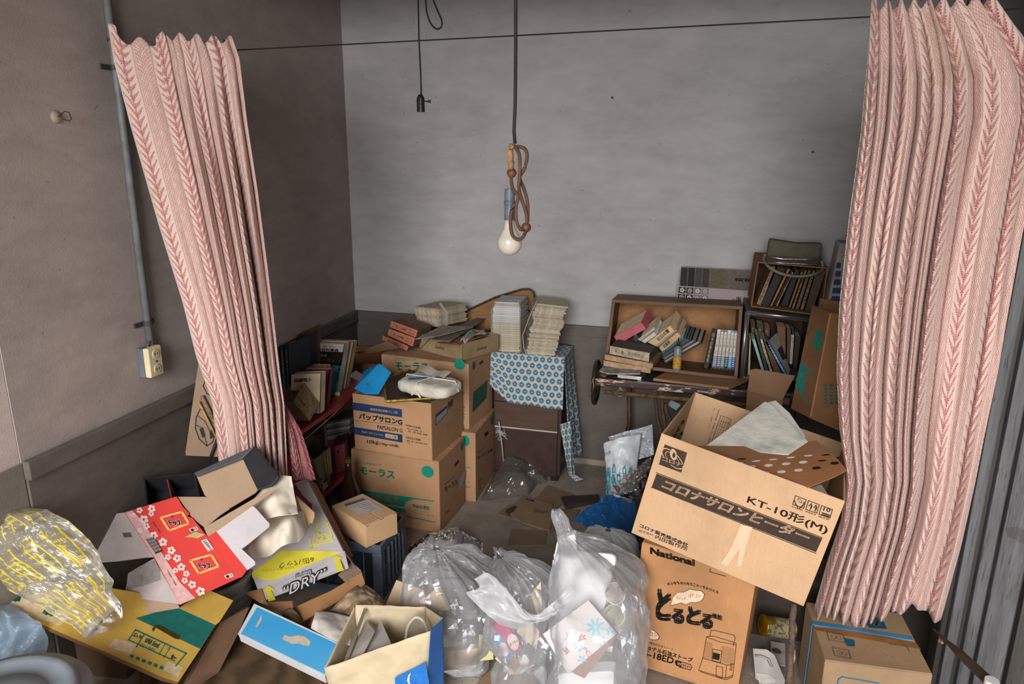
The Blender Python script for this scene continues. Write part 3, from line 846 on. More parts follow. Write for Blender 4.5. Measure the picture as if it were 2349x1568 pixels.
# leaning board with a drawing, bamboo stick and roll, left of the curtain
pb = Pl(at(470, 760, y=2.32), at(425, 1045, y=2.22), at(510, 1050, y=2.28))
tb = thing('drawing_board', 'brown pasteboard with a dark ink drawing leaning between conduit and curtain', 'board', at(470, 1045, y=2.25))
CARD = cardboard('927a66')
def c2(*p): return [(x / 2.8, 560 + y / 2.8) for x, y in p]
bq = c2((1275, 760), (1440, 700), (1500, 1370), (1188, 1355))
P = [pb.hit(*p) for p in bq]
build('board', MB().prism(P, -pb.n * .006), CARD, tb)
pr = Print(pb, .001)
for pts, w in (([(1290, 1050), (1260, 1110), (1255, 1180), (1280, 1250), (1330, 1295), (1365, 1270), (1385, 1210)], .004), ([(1290, 1050), (1330, 1100), (1370, 1150)], .003), ([(1270, 1100), (1320, 1140), (1360, 1230)], .003), ([(1258, 1160), (1300, 1180), (1330, 1290)], .003), ([(1320, 870), (1305, 910), (1330, 960), (1380, 980)], .004), ([(1350, 860), (1330, 920), (1360, 960)], .003)):
    pr.line(c2(*pts), w)
pr.poly(c2((1280, 1185), (1305, 1175), (1320, 1230), (1300, 1245))).poly(c2((1345, 1200), (1365, 1180), (1375, 1240), (1350, 1250)))
pr.done(tb, '342a24', 'ink_drawing')
for nm, lab, a, b, r, c in (('bamboo_stick', 'thin tan bamboo stick leaning on the drawing board', (1275, 1010), (1390, 1240), .0045, 'b08a52'), ('twisted_stick', 'grey brown twisted stick leaning on the drawing board', (1295, 975), (1370, 1120), .008, '7d6a56'), ('black_rod', 'thin black rod leaning below the drawing board', (1400, 1240), (1340, 1400), .006, '262423')):
    tag(build(nm, MB().tube([pb.hit(*c2(a)[0], .014), pb.hit(*c2(lerp(a, b, .5))[0], .012), pb.hit(*c2(b)[0], .012)], r, 8), mat(c, .7, .25, 60), smooth=True), lab, 'stick')
# two dark planks standing in the corner behind
tag(slab('wooden_lath', PlY(3.3), q('c4', (105, 260), (135, 260), (400, 2700), (360, 2700)), .02, wood('3f2f22', '2a2019')), 'narrow dark wooden lath standing against the dark plaster wall', 'lath')
# ================================================================== medicine cartons
CB1 = cardboard('aa8361', 'a'); CB2 = cardboard('a58162', 'b'); GRN = '14806c'; NAVY = '1f3357'
def f5(*p): return q('5', *p)
def f6(*p): return q('6', *p)
A = Bx((-1.051, 2.792, 0, radians(-3.3), 0, 0, .442, .302, .350))
ta = carton('medicine_carton', 'brown carton with green print on the floor under the navy-banded carton', A, CB1)
pr = Print(A.F)
pr.text('経皮鎮痛消炎剤', *f5((835, 685), (1025, 705), (835, 665))).text('モーラス', *f5((840, 770), (1140, 815), (840, 705)), .03)
pr.text('モーラステープ 16.8cm', *f5((850, 803), (1095, 835), (850, 793)))
pr.disc(*f5((1422, 752), (1475, 760), (1420, 702)))
pr.poly(f5((845, 908), (1475, 1000), (1478, 1010), (1300, 985), (1240, 1010), (1225, 1050), (850, 998)))
pr.poly(f5((850, 1022), (1225, 1068), (1235, 1095), (1250, 1105), (860, 1062)))
pr.line(f5((1250, 1135), (1482, 1185)), .005)
pr.text('960枚', *f5((1292, 1060), (1440, 1085), (1292, 1022)), .02)
pr.text('(6枚×160袋)', *f5((1295, 1085), (1430, 1105), (1295, 1075))).text('7cm×10cm 香料入', *f5((1300, 1105), (1480, 1138), (1300, 1092)))
pr.done(ta, GRN)
Print(A.F, .002).text('MOHRUS', *f5((890, 1000), (1172, 1025), (892, 940)), .02).done(ta, 'a9805c')
pr = Print(A.R)
pr.text('モーラス', *f5((1572, 932), (1680, 860), (1566, 885)), .02).text('経皮鎮痛消炎剤', *f5((1565, 870), (1655, 800), (1562, 855))).disc(*f5((1718, 535), (1728, 520), (1716, 500)))
pr.text('規格', *f5((1575, 1120), (1610, 1090), (1573, 1100)))
pr.done(ta, '2c6b58')
Print(A.R).poly(f5((1690, 830), (1742, 735), (1740, 810), (1690, 930))).done(ta, '9c98a0', 'paper_label')
Print(A.R, .0015).poly(f5((1652, 690), (1688, 648), (1692, 668), (1655, 710))).done(ta, '2a1c14', 'hand_hole')
B = Bx((-1.081, 2.789, .355, radians(-4.7), 0, 0, .392, .348, .270))
tb = carton('medicine_carton', 'brown carton with navy bands and black lettering, open at the top', B, CB1, top='open')
pr = Print(B.F)
pr.poly(f5((777, 157), (1200, 218), (1203, 287), (780, 222))).poly(f5((790, 367), (1206, 435), (1206, 503), (795, 430))).line(f5((788, 310), (1206, 360)), .0015)
pr.done(tb, NAVY, 'printed_band')
pr = Print(B.F, .002)
pr.text('パップサロンG', *f5((835, 300), (1205, 355), (835, 248)), .03).text('PAPSALON G', *f5((992, 385), (1206, 418), (992, 352)), .005).text('10kg', *f5((903, 518), (1000, 525), (903, 478)), .01).text('(100g×100袋)', *f5((1005, 525), (1175, 552), (1005, 495)), .01)
pr.text('【効能又は効果】', *f5((1238, 362), (1362, 388), (1238, 345)), .005).text('下記における鎮痛、消炎', *f5((1240, 388), (1375, 415), (1240, 375))).text('捻挫、打撲、筋肉痛、関節痛', *f5((1255, 412), (1418, 445), (1255, 398)))
pr.text('【用法及び用量】', *f5((1240, 468), (1362, 490), (1240, 450)), .005).text('通常 1日1〜2回 患部に貼付', *f5((1242, 492), (1420, 525), (1242, 478))).text('する。', *f5((1244, 510), (1275, 516), (1244, 498)))
pr.done(tb, '241e1b')
Print(B.F, .002).text('経皮性消炎鎮痛パップ剤', *f5((930, 225), (1165, 258), (930, 205))).text('100g(10・20枚 14cm×10cm)', *f5((855, 418), (1040, 450), (855, 398))).done(tb, 'b99a7c', 'lettering')
Print(B.F, .002).poly(f5((1060, 425), (1166, 443), (1166, 478), (1058, 458))).done(tb, 'b99a7c', 'light_print')
Print(B.F, .003).text('カット型', *f5((1072, 455), (1155, 470), (1072, 435)), .01).done(tb, NAVY, 'type_mark')
Print(B.R).poly(f5((1490, 265), (1595, 180), (1592, 250), (1490, 362))).done(tb, '35406a', 'paper_label')
Print(B.R, .002).poly(f5((1496, 285), (1590, 205), (1588, 248), (1496, 350))).done(tb, '9b96a0', 'paper_label')
Print(B.R).text('PAP', *f5((1602, 215), (1640, 180), (1598, 160)), .03).done(tb, '1d2233')
Print(B.R, .002).poly(f5((1642, 100), (1692, 52), (1694, 75), (1645, 120))).done(tb, '7a6a58', 'hand_hole')
build('inner_bag', MB().grid(lambda u, v: B.M @ V((-.01 - .37 * u, .01 + .32 * v, .245 + .012 * noise.noise(V((u * 4, v * 4, 1))))), 10, 10), mat('8b8a88', .35), tb, smooth=True)
C = Bx((-.985, 3.125, 0, radians(.4), 0, 0, .45, .36, .362))
tc_ = carton('medicine_carton', 'brown carton with a green dot, standing on the floor beside the low cabinet', C, CB2)
pr = Print(C.F); pr.disc(*f5((1752, 487), (1780, 490), (1750, 440)))
for y in (718, 886): pr.line(f5((1745, y - 4), (1785, y)), .005)
pr.text('24袋', *f5((1750, 845), (1785, 850), (1750, 830))).done(tc_, GRN)
pr = Print(C.R); pr.text('モーラス 960枚', *f5((1852, 655), (1980, 575), (1850, 620)), .02).text('経皮鎮痛消炎剤', *f5((1852, 600), (1920, 548), (1850, 585))).disc(*f5((1976, 312), (1988, 300), (1975, 270)))
for i in range(3): pr.text('16.8cm', *f5((1858, 840 + i * 36), (1885, 815 + i * 36), (1857, 825 + i * 36)))
pr.done(tc_, '2c6b58')
Print(C.R, .0015).poly(f5((1910, 425), (1942, 400), (1944, 430), (1912, 455))).done(tc_, '2a1c14', 'hand_hole')
D = Bx((-1.028, 3.16, .367, radians(-6.0), 0, 0, .478, .30, .330))
td = carton('medicine_carton', 'brown carton with green lettering stacked under the salmon boxes', D, CB2)
pr = Print(D.F); pr.text('経皮鎮痛消炎剤', *f6((398, 695), (580, 702), (398, 670))).text('モーラス', *f6((400, 780), (680, 790), (400, 708)), .03).disc(*f6((950, 730), (998, 735), (948, 685)))
for y in (975, 1100, 1155): pr.line(f6((965, y - 5), (992, y)), .005)
pr.done(td, GRN)
pr = Print(D.R); pr.poly(f6((1065, 970), (1190, 860), (1178, 1020), (1062, 1140))).disc(*f6((1072, 740), (1085, 730), (1070, 705))).done(td, '245a4a', 'printed_band')
Print(D.R, .002).text('モーラス', *f6((1075, 1050), (1178, 940), (1072, 990)), .02).text('MOHRUS', *f6((1068, 1115), (1175, 1020), (1068, 1090)), .02).done(td, '76583e')
Print(D.R, .0015).poly(f6((1120, 715), (1150, 690), (1150, 712), (1122, 735))).done(td, '2a1c14', 'hand_hole')
Print(D.F, .0015).poly(f6((965, 1195), (995, 1200), (992, 1248), (962, 1245))).done(td, 'a8a49c', 'paper_label')
# dark open carton in the corner behind
F2 = Bx((-1.53, 3.35, 0, radians(4), 0, 0, .33, .33, .60))
tf = carton('corner_carton', 'shadowed open brown carton with raised flaps in the room corner', F2, cardboard('7a5236'), top='open')
slab('flap', Pl(F2.c(-.33, 0, .60), F2.c(0, 0, .60), F2.c(0, -.08, .66)), f6((60, 635), (330, 540), (420, 590), (140, 640)), .004, cardboard('8a7058'), tf)
# ------------------------------------------------------------------ things on the cartons
def pen(zc):
    return PlZ(zc)
# black lacquer tray with gilt rim, on the PAPSALON carton
zt = .355 + .270
TR_ = [PlZ(zt + .012).hit(*p) for p in f6((300, 860), (560, 760), (760, 1015), (320, 1045))]
tt = thing('lacquer_tray', 'worn dark lacquer tray with flaking gilt rim on the navy-banded carton', 'tray', (TR_[2] + TR_[3]) / 2)
build('tray_board', MB().prism(TR_, V((0, 0, -.008))), mat('2c2520', .4, .3, 20), tt, bevel=.003)
for a, b in zip(TR_, TR_[1:] + TR_[:1]):
    build('gilt_rim', MB().tube([a, b], .006, 8), mat('9a8434', .45, .5, 60, metal=.5), tt)
# tied white parcel
pz = zt + .02
prc = at(*f6((650, 920))[0], z=pz)
tp = thing('tied_parcel', 'white paper parcel with blue marks tied crosswise with string', 'parcel', prc)
PLp = [PlZ(pz + .05).hit(*p) for p in f6((500, 770), (930, 850), (850, 1000), (430, 890))]
Mx = (PLp[1] - PLp[0]).normalized(); ctr = sum(PLp, V((0, 0, 0))) / 4
ang = math.atan2(Mx.y, Mx.x)
PM = Matrix.Translation((ctr.x + .01, ctr.y, pz)) @ Matrix.Rotation(ang, 4, 'Z')
pw, pd, ph = (PLp[1] - PLp[0]).length / 2 * .98, .085, .062
def pillow(u, v):
    a = u * 2 * pi; r = sin(pi * min(max(v, .0), 1))
    x = pw * math.copysign(abs(cos(a)) ** .45, cos(a)); y = pd * math.copysign(abs(sin(a)) ** .45, sin(a))
    zz = -cos(pi * v); zz = math.copysign(abs(zz) ** .55, zz)
    k = min(1, r ** .35)
    p = PM @ V((x * k, y * k, ph / 2 + ph / 2 * zz))
    return p + V((0, 0, 1)) * crumple(p, 14, .006) * r
build('wrapping_paper', MB().grid(pillow, 48, 20), mat('c8c2b6', .75, .12, 20, .4, 60), tp, smooth=True)
for ln in ([V((-pw * .02, -pd * 1.03, .02)), V((-.01, -pd * .9, ph * 1.06)), V((.01, pd * .9, ph * 1.06)), V((.01, pd * 1.03, .02))], [V((-pw * 1.03, .0, .02)), V((-pw * .9, 0, ph * 1.06)), V((pw * .9, .02, ph * 1.06)), V((pw * 1.03, .02, .02))]):
    build('string', MB().tube([PM @ p for p in ln], .0032, 6), mat('cfc8ba', .9), tp, smooth=True)
build('string_knot', MB().tube(dens([PM @ V(p) for p in ((-.02, -pd * 1.0, .03), (-.03, -pd * 1.1, .01), (-.005, -pd * 1.08, .025), (.02, -pd * 1.15, .004), (0, -pd * 1.05, .03))]), .0035, 6), mat('cfc8ba', .9), tp)
plt = PlZ(pz + ph + .002)
build('printed_stripe', MB().grid(lambda u, v: PM @ V((-pw * .62 + u * .11 + v * .02, -pd * .55 + u * .1 + v * -.018, ph * 1.07)), 2, 1), ink('2f78b8'), tp)
build('paper_flap', MB().grid(lambda u, v: PM @ V((-pw * .75 + u * pw * 1.2, pd * .5 + v * .06 - u * .02, ph * 1.08 + .006 * sin(u * 9) + .012 * v)), 12, 4), mat('b8b0a2', .8), tp)
# blue plastic bin tipped over with a clear lid
tbn = thing('blue_bin', 'bright blue plastic tray tipped on its corner with a clear lid', 'bin', at(*f6((200, 980))[0], z=zt))
BLU = mat('1f86c2', .35, .08, 12, .05)
pA = PlY(2.86, .1)
def hp(c, y): return at(*f6(c)[0], y=y)
a0, a1, a2, a3 = hp((260, 722), 2.93), hp((360, 800), 2.88), hp((250, 985), 2.83), hp((160, 900), 2.87)
b0, b1, b2, b3 = hp((125, 785), 3.0), hp((230, 850), 2.98), hp((140, 985), 2.84), hp((45, 935), 2.86)
def pan(vs, nm, th=.003):
    n = (V(vs[1]) - V(vs[0])).cross(V(vs[2]) - V(vs[0])).normalized()
    return build(nm, MB().prism(vs, n * th), BLU, tbn, bevel=.001)
pan([a0, a1, a2, a3], 'base_panel'); pan([a3, a2, b2, b3], 'side_panel'); pan([a0, a3, b3, b0], 'side_panel'); pan([a0, a1, b1, b0], 'side_panel')
lidp = [hp((0, 830), 2.95), hp((60, 780), 2.98), hp((185, 855), 2.9), hp((160, 905), 2.86)]
tag(build('clear_lid', MB().prism(lidp, V((0, .004, -.003))), film('clear_lid_plastic', '9a9894', .45, .2), tbn), 'clear plastic lid')
# three salmon boxes stacked askew on carton D
zd = .367 + .330 + .004
SAL = mat('a8664e', .75, .12, 16, .2)
sal = [([(290, 482), (510, 575), (500, 610), (287, 520)], 0), ([(345, 425), (565, 505), (548, 575), (332, 478)], 1), ([(365, 358), (590, 440), (572, 498), (352, 408)], 2)]
for Q, k in sal:
    pl_ = PlY(3.24 + .01 * k)
    P = [pl_.hit(*p) for p in f6(*Q)]
    tsb = thing('salmon_box', ['salmon pink small carton at the bottom of the askew stack of three', 'salmon pink small carton second in the askew stack of three', 'salmon pink small carton on top of the askew stack of three'][k], 'box', (P[2] + P[3]) / 2, 'salmon boxes stacked by the wall')
    build('front_panel', MB().prism(P, V((0, .003, 0))), SAL, tsb)
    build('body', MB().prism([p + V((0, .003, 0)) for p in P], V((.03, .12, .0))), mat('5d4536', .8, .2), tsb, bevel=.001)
    qq = f6(*Q)
    pr = Print(pl_, .001)
    pr.line([quadpx(qq, .1, .25), quadpx(qq, .92, .25), quadpx(qq, .92, .8), quadpx(qq, .1, .8)], .0012, True)
    pr.text('*強力入浴用顆粒', quadpx(qq, .18, .66), quadpx(qq, .62, .66), quadpx(qq, .18, .38), .01).text('第三共', quadpx(qq, .7, .5), quadpx(qq, .86, .5), quadpx(qq, .7, .32)).text('株式会社', quadpx(qq, .68, .75), quadpx(qq, .88, .75), quadpx(qq, .68, .57))
    pr.done(tsb, '2a1a15')
# shallow gift box with boards and papers inside
tg = thing('gift_box', 'shallow tan gift box holding loose boards and newspaper', 'box', at(*f6((960, 690))[0], z=zd))
gz = zd + .003
g0 = [PlZ(gz).hit(*p) for p in f6((605, 605), (975, 700), (1285, 610))]
g0.append(g0[0] + g0[2] - g0[1])
GT = mat('8e7b5c', .6, .12, 10, .1); gh = V((0, 0, .085))
for i, nm in ((0, 'front_panel'), (1, 'side_panel'), (2, 'back_panel'), (3, 'side_panel')):
    a, b = g0[i], g0[(i + 1) % 4]
    inn = (sum(g0, V((0, 0, 0))) / 4 - (a + b) / 2).normalized() * .004
    build(nm, MB().prism([a, b, b + gh, a + gh], inn), GT, tg, bevel=.001)
build('bottom_panel', MB().prism(g0, V((0, 0, .003))), GT, tg)
gF, gR = Pl(g0[0], g0[1], g0[0] + gh), Pl(g0[1], g0[2], g0[1] + gh)
Print(gF).text('Gunkou', *f6((742, 590), (818, 605), (742, 562)), .005, .3).line(f6((612, 598), (700, 505)), .003).done(tg, '2a2118')
Print(gR).text('Gunkou', *f6((1098, 612), (1182, 592), (1098, 585)), .005, .3).done(tg, '2a2118')
for nm, lab, pts, z0, dz, c in (('grey_board', 'grey pasteboard lying slanted across the gift box', [(565, 510), (800, 395), (1065, 405), (785, 480)], zd + .115, .0, '8a8076'),
                               ('mottled_board', 'dark mottled board slid under the grey pasteboard in the gift box', [(700, 515), (1090, 330), (1190, 325), (870, 530)], zd + .10, .0, '6d645b'),
                               ('thin_board', 'thin brown wooden panel sticking out of the gift box', [(745, 545), (1100, 455), (1200, 465), (935, 565)], zd + .088, .0, '8a6040')):
    P = [PlZ(z0).hit(*p) for p in f6(*pts)]
    tag(build(nm, MB().prism(P, V((0, 0, -.005))), mat(c, .85, .25, 30, .2), bevel=.001), lab, 'board')
P = [PlZ(zd + .098).hit(*p) for p in f6((960, 530), (1060, 430), (1190, 460), (1010, 525))]
tag(build('newspaper', MB().grid(lambda u, v: (P[0].lerp(P[1], v)).lerp(P[3].lerp(P[2], v), u) + V((0, 0, .012 * sin(u * 7 + v * 3))), 14, 10), mat('a8a39b', .85, .3, 90), smooth=True, solid=.002), 'crumpled newspaper bunched in the gift box', 'newspaper')
# ------------------------------------------------------------------ tied magazine bundles and the cabinet
def stack(name, lab, group, pl, Q, n, depth, cols, back, jit=1.0, seed=1):
    """a pile of magazines whose fore-edges fill photo quad Q"""
    rnd = random.Random(seed)
    for i in range(n):
        v0, v1 = (n - 1 - i) / n, (n - i) / n
        j = rnd.uniform(-.03, .03) * jit
        g = .08 / n
        P = [pl.hit(*quadpx(Q, u, v)) for u, v in ((j, v0 + g), (1 + j, v0 + g), (1 + j, v1), (j, v1))]
        o = build(name, MB().prism(P, back + V((rnd.uniform(-.006, .006) * jit, 0, 0))), cols[rnd.randrange(len(cols))])
        tag(o, lab, 'magazine', group)
PG = [mat(c, .9, .2, 60, .5, 300, key='pg') for c in ('a89c8b', 'b3a894', '9a8d7b', 'aa9d86')]
PGW = [mat(c, .9, .1, 60, .4, 300, key='pg') for c in ('b0a794', 'ada089', 'b8ae9a')]
ps = PlY(3.42)
stack('magazine', 'worn magazine in the tied bundle behind the salmon boxes', 'magazines in the short tied bundle', PlY(3.45), f6((558, 232), (762, 252), (772, 410), (592, 395)), 16, .1, PG, V((.10, .16, .004)), 1.2, 3)
for i in range(2):
    a = [f6((775 + 12 * i, 205), (835 + 10 * i, 290), (832 + 10 * i, 395))]
    tag(build('plastic_string', MB().tube([PlY(3.40).hit(*p) for p in a[0]], .003, 5), mat('97928e', .4)), 'grey plastic string tied round the short magazine bundle', 'string', 'strings on the short bundle')
CABX0, CABX1, CABY0, CABY1, CABZ = -.99, -.625, 3.45, 3.70, .685
stack('magazine', 'pale paperback in the straight tied stack on the patterned cloth', 'paperbacks in the straight tied stack', PlY(3.47), f6((1222, 365), (1468, 375), (1462, 638), (1232, 630)), 14, .15, PGW, V((0, .17, 0)), .5, 5)
stack('magazine', 'white paperback on the straight tied stack on the patterned cloth', 'white paperbacks on the straight tied stack', PlY(3.47), f6((1245, 190), (1462, 200), (1468, 375), (1222, 365)), 11, .15, [mat('b5b4b4', .8), mat('c2c1c0', .8), mat('a79d8c', .85)], V((0, .17, 0)), .9, 8)
for xx, sg in ((1225, 0), (1470, 1)):
    tag(build('plastic_string', MB().tube([PlY(3.46).hit(*p) for p in f6((1262 if not sg else 1450, 180), (xx, 260), (xx - 4, 430), (xx + 4, 620))], .003, 5), mat('97928e', .4)), 'grey plastic string round the straight paperback stack', 'string', 'strings on the straight stack')
stack('magazine', 'curling magazine in the tall leaning stack on the patterned cloth', 'magazines in the tall leaning stack', PlY(3.46), f6((1600, 205), (1872, 235), (1765, 655), (1520, 640)), 32, .15, PG + PGW, V((-.05, .18, .002)), 1.6, 11)
for pts in (((1610, 190), (1545, 330), (1490, 480)), ((1490, 480), (1500, 590), (1525, 650))):
    tag(build('plastic_string', MB().tube([PlY(3.44).hit(*p) for p in f6(*pts)], .003, 5), mat('9b9896', .4)), 'grey plastic string round the tall leaning stack', 'string', 'strings on the tall stack')
# oval tray leaning behind
pw_ = PlY(3.70)
tp2 = thing('oval_tray', 'brown oval wooden tray leaning on the back wall behind the magazines', 'tray', pw_.hit(*f6((1000, 360))[0]))
op = f6((850, 345), (1000, 275), (1260, 155), (1480, 88), (1545, 85), (1580, 110), (1590, 150), (1560, 260), (1300, 420), (900, 480))
build('tray_face', MB().prism([pw_.hit(*p) for p in op], V((0, .012, 0))), wood('8a6434', '6b4a24', 10), tp2)
build('tray_rim', MB().tube([pw_.hit(*p, .004) for p in op + op[:1]], .006, 8), mat('3a2c1e', .5), tp2, smooth=True)
# cabinet
WC = wood('4f3626', '38251a', 9, ax=(1, 6, 9)); WC2 = mat('3a2823', .45, .15, 14)
tcb = thing('low_cabinet', 'low dark brown wood-grain cabinet under the patterned blue cloth', 'cabinet', ((CABX0 + CABX1) / 2, (CABY0 + CABY1) / 2, 0))
build('carcass', MB().box(I4, CABX0, CABX1, CABY0 + .012, CABY1, .03, CABZ - .004), WC2, tcb, bevel=.002)
build('drawer_front', MB().box(I4, CABX0 + .01, CABX1 - .018, CABY0, CABY0 + .012, .285, .42), WC, tcb, bevel=.001)
build('drawer_front', MB().box(I4, CABX0 + .01, CABX1 - .018, CABY0, CABY0 + .012, .425, .67), WC, tcb, bevel=.001)
build('trim_strip', MB().box(I4, CABX0 + .01, CABX1 - .018, CABY0 - .003, CABY0 + .012, .277, .284), mat('b5ab9c', .4), tcb)
build('door', MB().box(I4, CABX0 + .01, CABX1 - .018, CABY0, CABY0 + .012, .03, .275), WC2, tcb, bevel=.001)
for x in (CABX0 + .03, CABX1 - .03):
    build('foot', MB().box(I4, x - .02, x + .02, CABY0 + .01, CABY0 + .05, 0, .03), mat('151210', .5), tcb)
def clothpat():
    m = Mt('blue_print_cloth')
    u, v, _ = m.xyz('UV')
    P = .036
    row = (v / P).fl()
    uu = (u / P + row.mod(2.0) * .5)
    x = uu.fr() - .5; y = (v / P).fr() - .5
    r = (x * x + y * y * .85).m('SQRT')
    ri = (x * x * .55 + y * y * 2.4).m('SQRT')
    disc = (r < .36); core = (ri < .1); ring = (r > .2) * (r < .235)
    pet = ((r > .33) * (r < .40)) * (((x.m('ARCTAN2', y)) * 2.2).fr() < .5)
    lx = (uu + .5).fr() - .5
    leaf = (((lx.abs() - .12).abs() + (y - .05 - lx.abs() * .5).abs() * 2.2) < .085)
    stem = (x.abs() < .03) * (y > .33)
    dot = ring.max(leaf * .8).max(stem)
    base = m.mix(disc.max(pet), 'b9b0a6', '3f7a96')
    base = m.mix((disc * (r < .2)), base, '376d8c')
    base = m.mix(dot, base, '24495c')
    base = m.mix(core, base, 'c8bfb4')
    m.col(base).rough(.9); m.bump(m.noise(300, 2, c='UV'), .2, .002)
    return m.mat
MCL = clothpat()
tcl = thing('patterned_cloth', 'blue and white flower-print cloth draped over the low cabinet', 'tablecloth', ((CABX0 + CABX1) / 2, CABY0, CABZ))
Z = CABZ
def front(u, v):
    x = CABX0 - .02 + u * (CABX1 - CABX0 + .03)
    drop = .255 + .02 * u + (-.09 * max(0, .25 - u) / .25)
    return V((x, CABY0 - .008 - .010 * v - .006 * sin(u * 17 + 1) * v, Z + .002 - drop * v))
build('front_drop', MB().grid(front, 40, 24, lambda u, v: (u * .40, -v * .27)), MCL, tcl, smooth=True, solid=.0012)
build('top_sheet', MB().grid(lambda u, v: V((CABX0 - .02 + u * (CABX1 - CABX0 + .03), CABY0 - .008 + v * .25, Z + .002 + .0015 * sin(u * 20 + v * 9))), 24, 12, lambda u, v: (u * .40, v * .25)), MCL, tcl, smooth=True, solid=.0012)
def side(u, v):
    y = CABY0 - .008 + u * .24
    x = CABX1 + .01 + v * (.035 + .03 * u) + .014 * sin(u * 15 + .6) * v
    return V((x, y - .01 * v, Z + .002 - v * (.55 + .06 * u)))
build('side_drop', MB().grid(side, 40, 40, lambda u, v: (.4 + u * .24, -v * .6)), MCL, tcl, smooth=True, solid=.0012)
def tail(u, v):
    a = at(*lerp(f6((1812, 1210))[0], f6((1905, 1205))[0], u), y=3.43) if False else None
    P0, P1 = q('r3', (1035, 60), (1160, 20)); Q0, Q1 = q('r3', (1125, 590), (1190, 590))
    p = lerp(lerp(P0, P1, u), lerp(Q0, Q1, u), v)
    w = at(*p, y=3.40 - .02 * v + .018 * sin(u * pi * 2 + v * 2))
    return w
build('corner_tail', MB().grid(tail, 16, 30, lambda u, v: (u * .12, -v * .3)), MCL, tcl, smooth=True, solid=.0012)
def tip(u, v):
    P0, P1 = q('r3', (1125, 590), (1190, 590)); Q0, Q1 = q('r3', (1200, 665), (1285, 640))
    p = lerp(lerp(P0, P1, u), lerp(Q0, Q1, u), v)
    w = at(*p, y=3.38); w.z = max(w.z, .004); return w
build('corner_tip', MB().grid(tip, 8, 8, lambda u, v: (u * .1, -v * .08)), MCL, tcl, smooth=True, solid=.0012)
# frayed string hanging by the cabinet
hp_ = [PlY(3.42).hit(*p) for p in q('r3', (390, 30), (405, 130), (420, 260), (440, 470))]
ts = thing('frayed_string', 'frayed white plastic string hanging in front of the low cabinet', 'string', hp_[-1])
build('strand', MB().tube(hp_, .0035, 6), mat('a9a5a0', .5), ts, smooth=True)
rnd = random.Random(4)
mb = MB()
for i in range(34):
    a = PlY(3.415).hit(*q('r3', (400 + rnd.uniform(-10, 20), 150 + rnd.uniform(-30, 30)))[0]); b = PlY(3.41).hit(*q('r3', (420 + rnd.uniform(-70, 70), 170 + rnd.uniform(-80, 70)))[0])
    mb.tube([a, a.lerp(b, .5) + V((rnd.uniform(-.01, .01), 0, rnd.uniform(-.01, .01))), b], .0008, 4)
tag(build('frayed_fibres', mb, mat('b5b1ab', .5), ts), kind='stuff')
# ================================================================== old sewing-machine table with book boxes
def f7(*p): return q('7', *p)
def g7(*p): return q('r7', *p)
TZ, TY = .672, 3.20
def paintworn():
    m = Mt('worn_table_paint')
    n = m.noise(18, 5, stretch=(1, 3, 3)); n2 = m.noise(60, 3)
    base = m.mix((n > .585), '3a2420', 'a58a74')
    base = m.mix((n > .64) * (n2 > .45), base, 'b9bcc0')
    m.col(base).rough(.5); m.bump(n, .3, .004)
    return m.mat
tt = thing('sewing_table', 'old sewing machine table with worn brown edge and iron frame', 'table', (-.05, 3.45, 0))
xl = at(*f7((85, 1225))[0], y=TY).x
build('table_top', MB().box(I4, xl, .62, TY, 3.70, TZ - .035, TZ), paintworn(), tt, bevel=.006)
build('metal_edge', MB().box(I4, xl + .2, .62, TY - .004, TY + .02, TZ, TZ + .004), mat('8f9498', .3, metal=.9), tt)
wc = at(*f7((103, 1255))[0], y=TY + .1)
def ringp(c, r, n=36): return [V(c) + V((0, cos(2 * pi * i / n) * r, sin(2 * pi * i / n) * r)) for i in range(n + 1)]
wr_ = (at(*f7((103, 1085))[0], y=TY + .1).z - at(*f7((103, 1425))[0], y=TY + .1).z) / 2
wh = build('hand_wheel', MB().tube(ringp(wc, wr_), .011, 10, False), mat('4d4736', .35, .2, 20, metal=.7), tt, smooth=True)
for a in range(3):
    an = a * 2 * pi / 3
    build('spoke', MB().tube([wc, wc + V((0, cos(an) * wr_, sin(an) * wr_))], .005, 6), mat('4d4736', .35, metal=.7), wh)
pr_ = PlY(TY + .06)
ra, rb = pr_.hit(*g7((160, 345))[0]), pr_.hit(*g7((1260, 440))[0])
rod = build('rod', MB().tube([ra, rb, rb + (rb - ra)], .011, 10), mat('6b5232', .7, .4, 40, metal=.3), tt, smooth=True)
for px_ in ((370, 360), (870, 365)):
    p = pr_.hit(*g7(px_)[0])
    build('bracket', MB().tube([p + V((0, cos(k * pi / 8) * .001, 0)) + V((cos(k * pi / 8) * .017, 0, sin(k * pi / 8) * .017)) for k in range(17)], .005, 6, False).box(Matrix.Translation(p + V((0, 0, .017))), -.006, .006, -.006, .006, 0, .02), mat('7c7a76', .4, .2, metal=.7), tt, smooth=False)
    
RUST = mat('5a4130', .7, .35, 30, metal=.3)
for (a, b) in (((850, 440), (915, 880)), ((935, 440), (965, 740)), ((975, 500), (1040, 700))):
    P = [pr_.hit(*g7(a)[0]), pr_.hit(*lerp(g7(a)[0], g7(b)[0], .5)) + V((-.006, 0, 0)), pr_.hit(*g7(b)[0])]
    low = P[-1] + V((.03, .0, -P[-1].z))
    build('iron_leg', MB().tube(P + [low], .009, 8), RUST, tt, smooth=True)
for x in (xl + .12, .5):
    build('iron_leg', MB().tube([(x, 3.62, TZ - .035), (x + .02, 3.62, .3), (x - .03, 3.62, 0)], .012, 8), RUST, tt, smooth=True)
tag(slab('grey_tube', PlY(TY + .12), g7((1055, 450), (1185, 520), (1120, 590), (1005, 520)), .03, mat('8b9294', .5)), 'pale grey box end wedged under the sewing table', 'box')
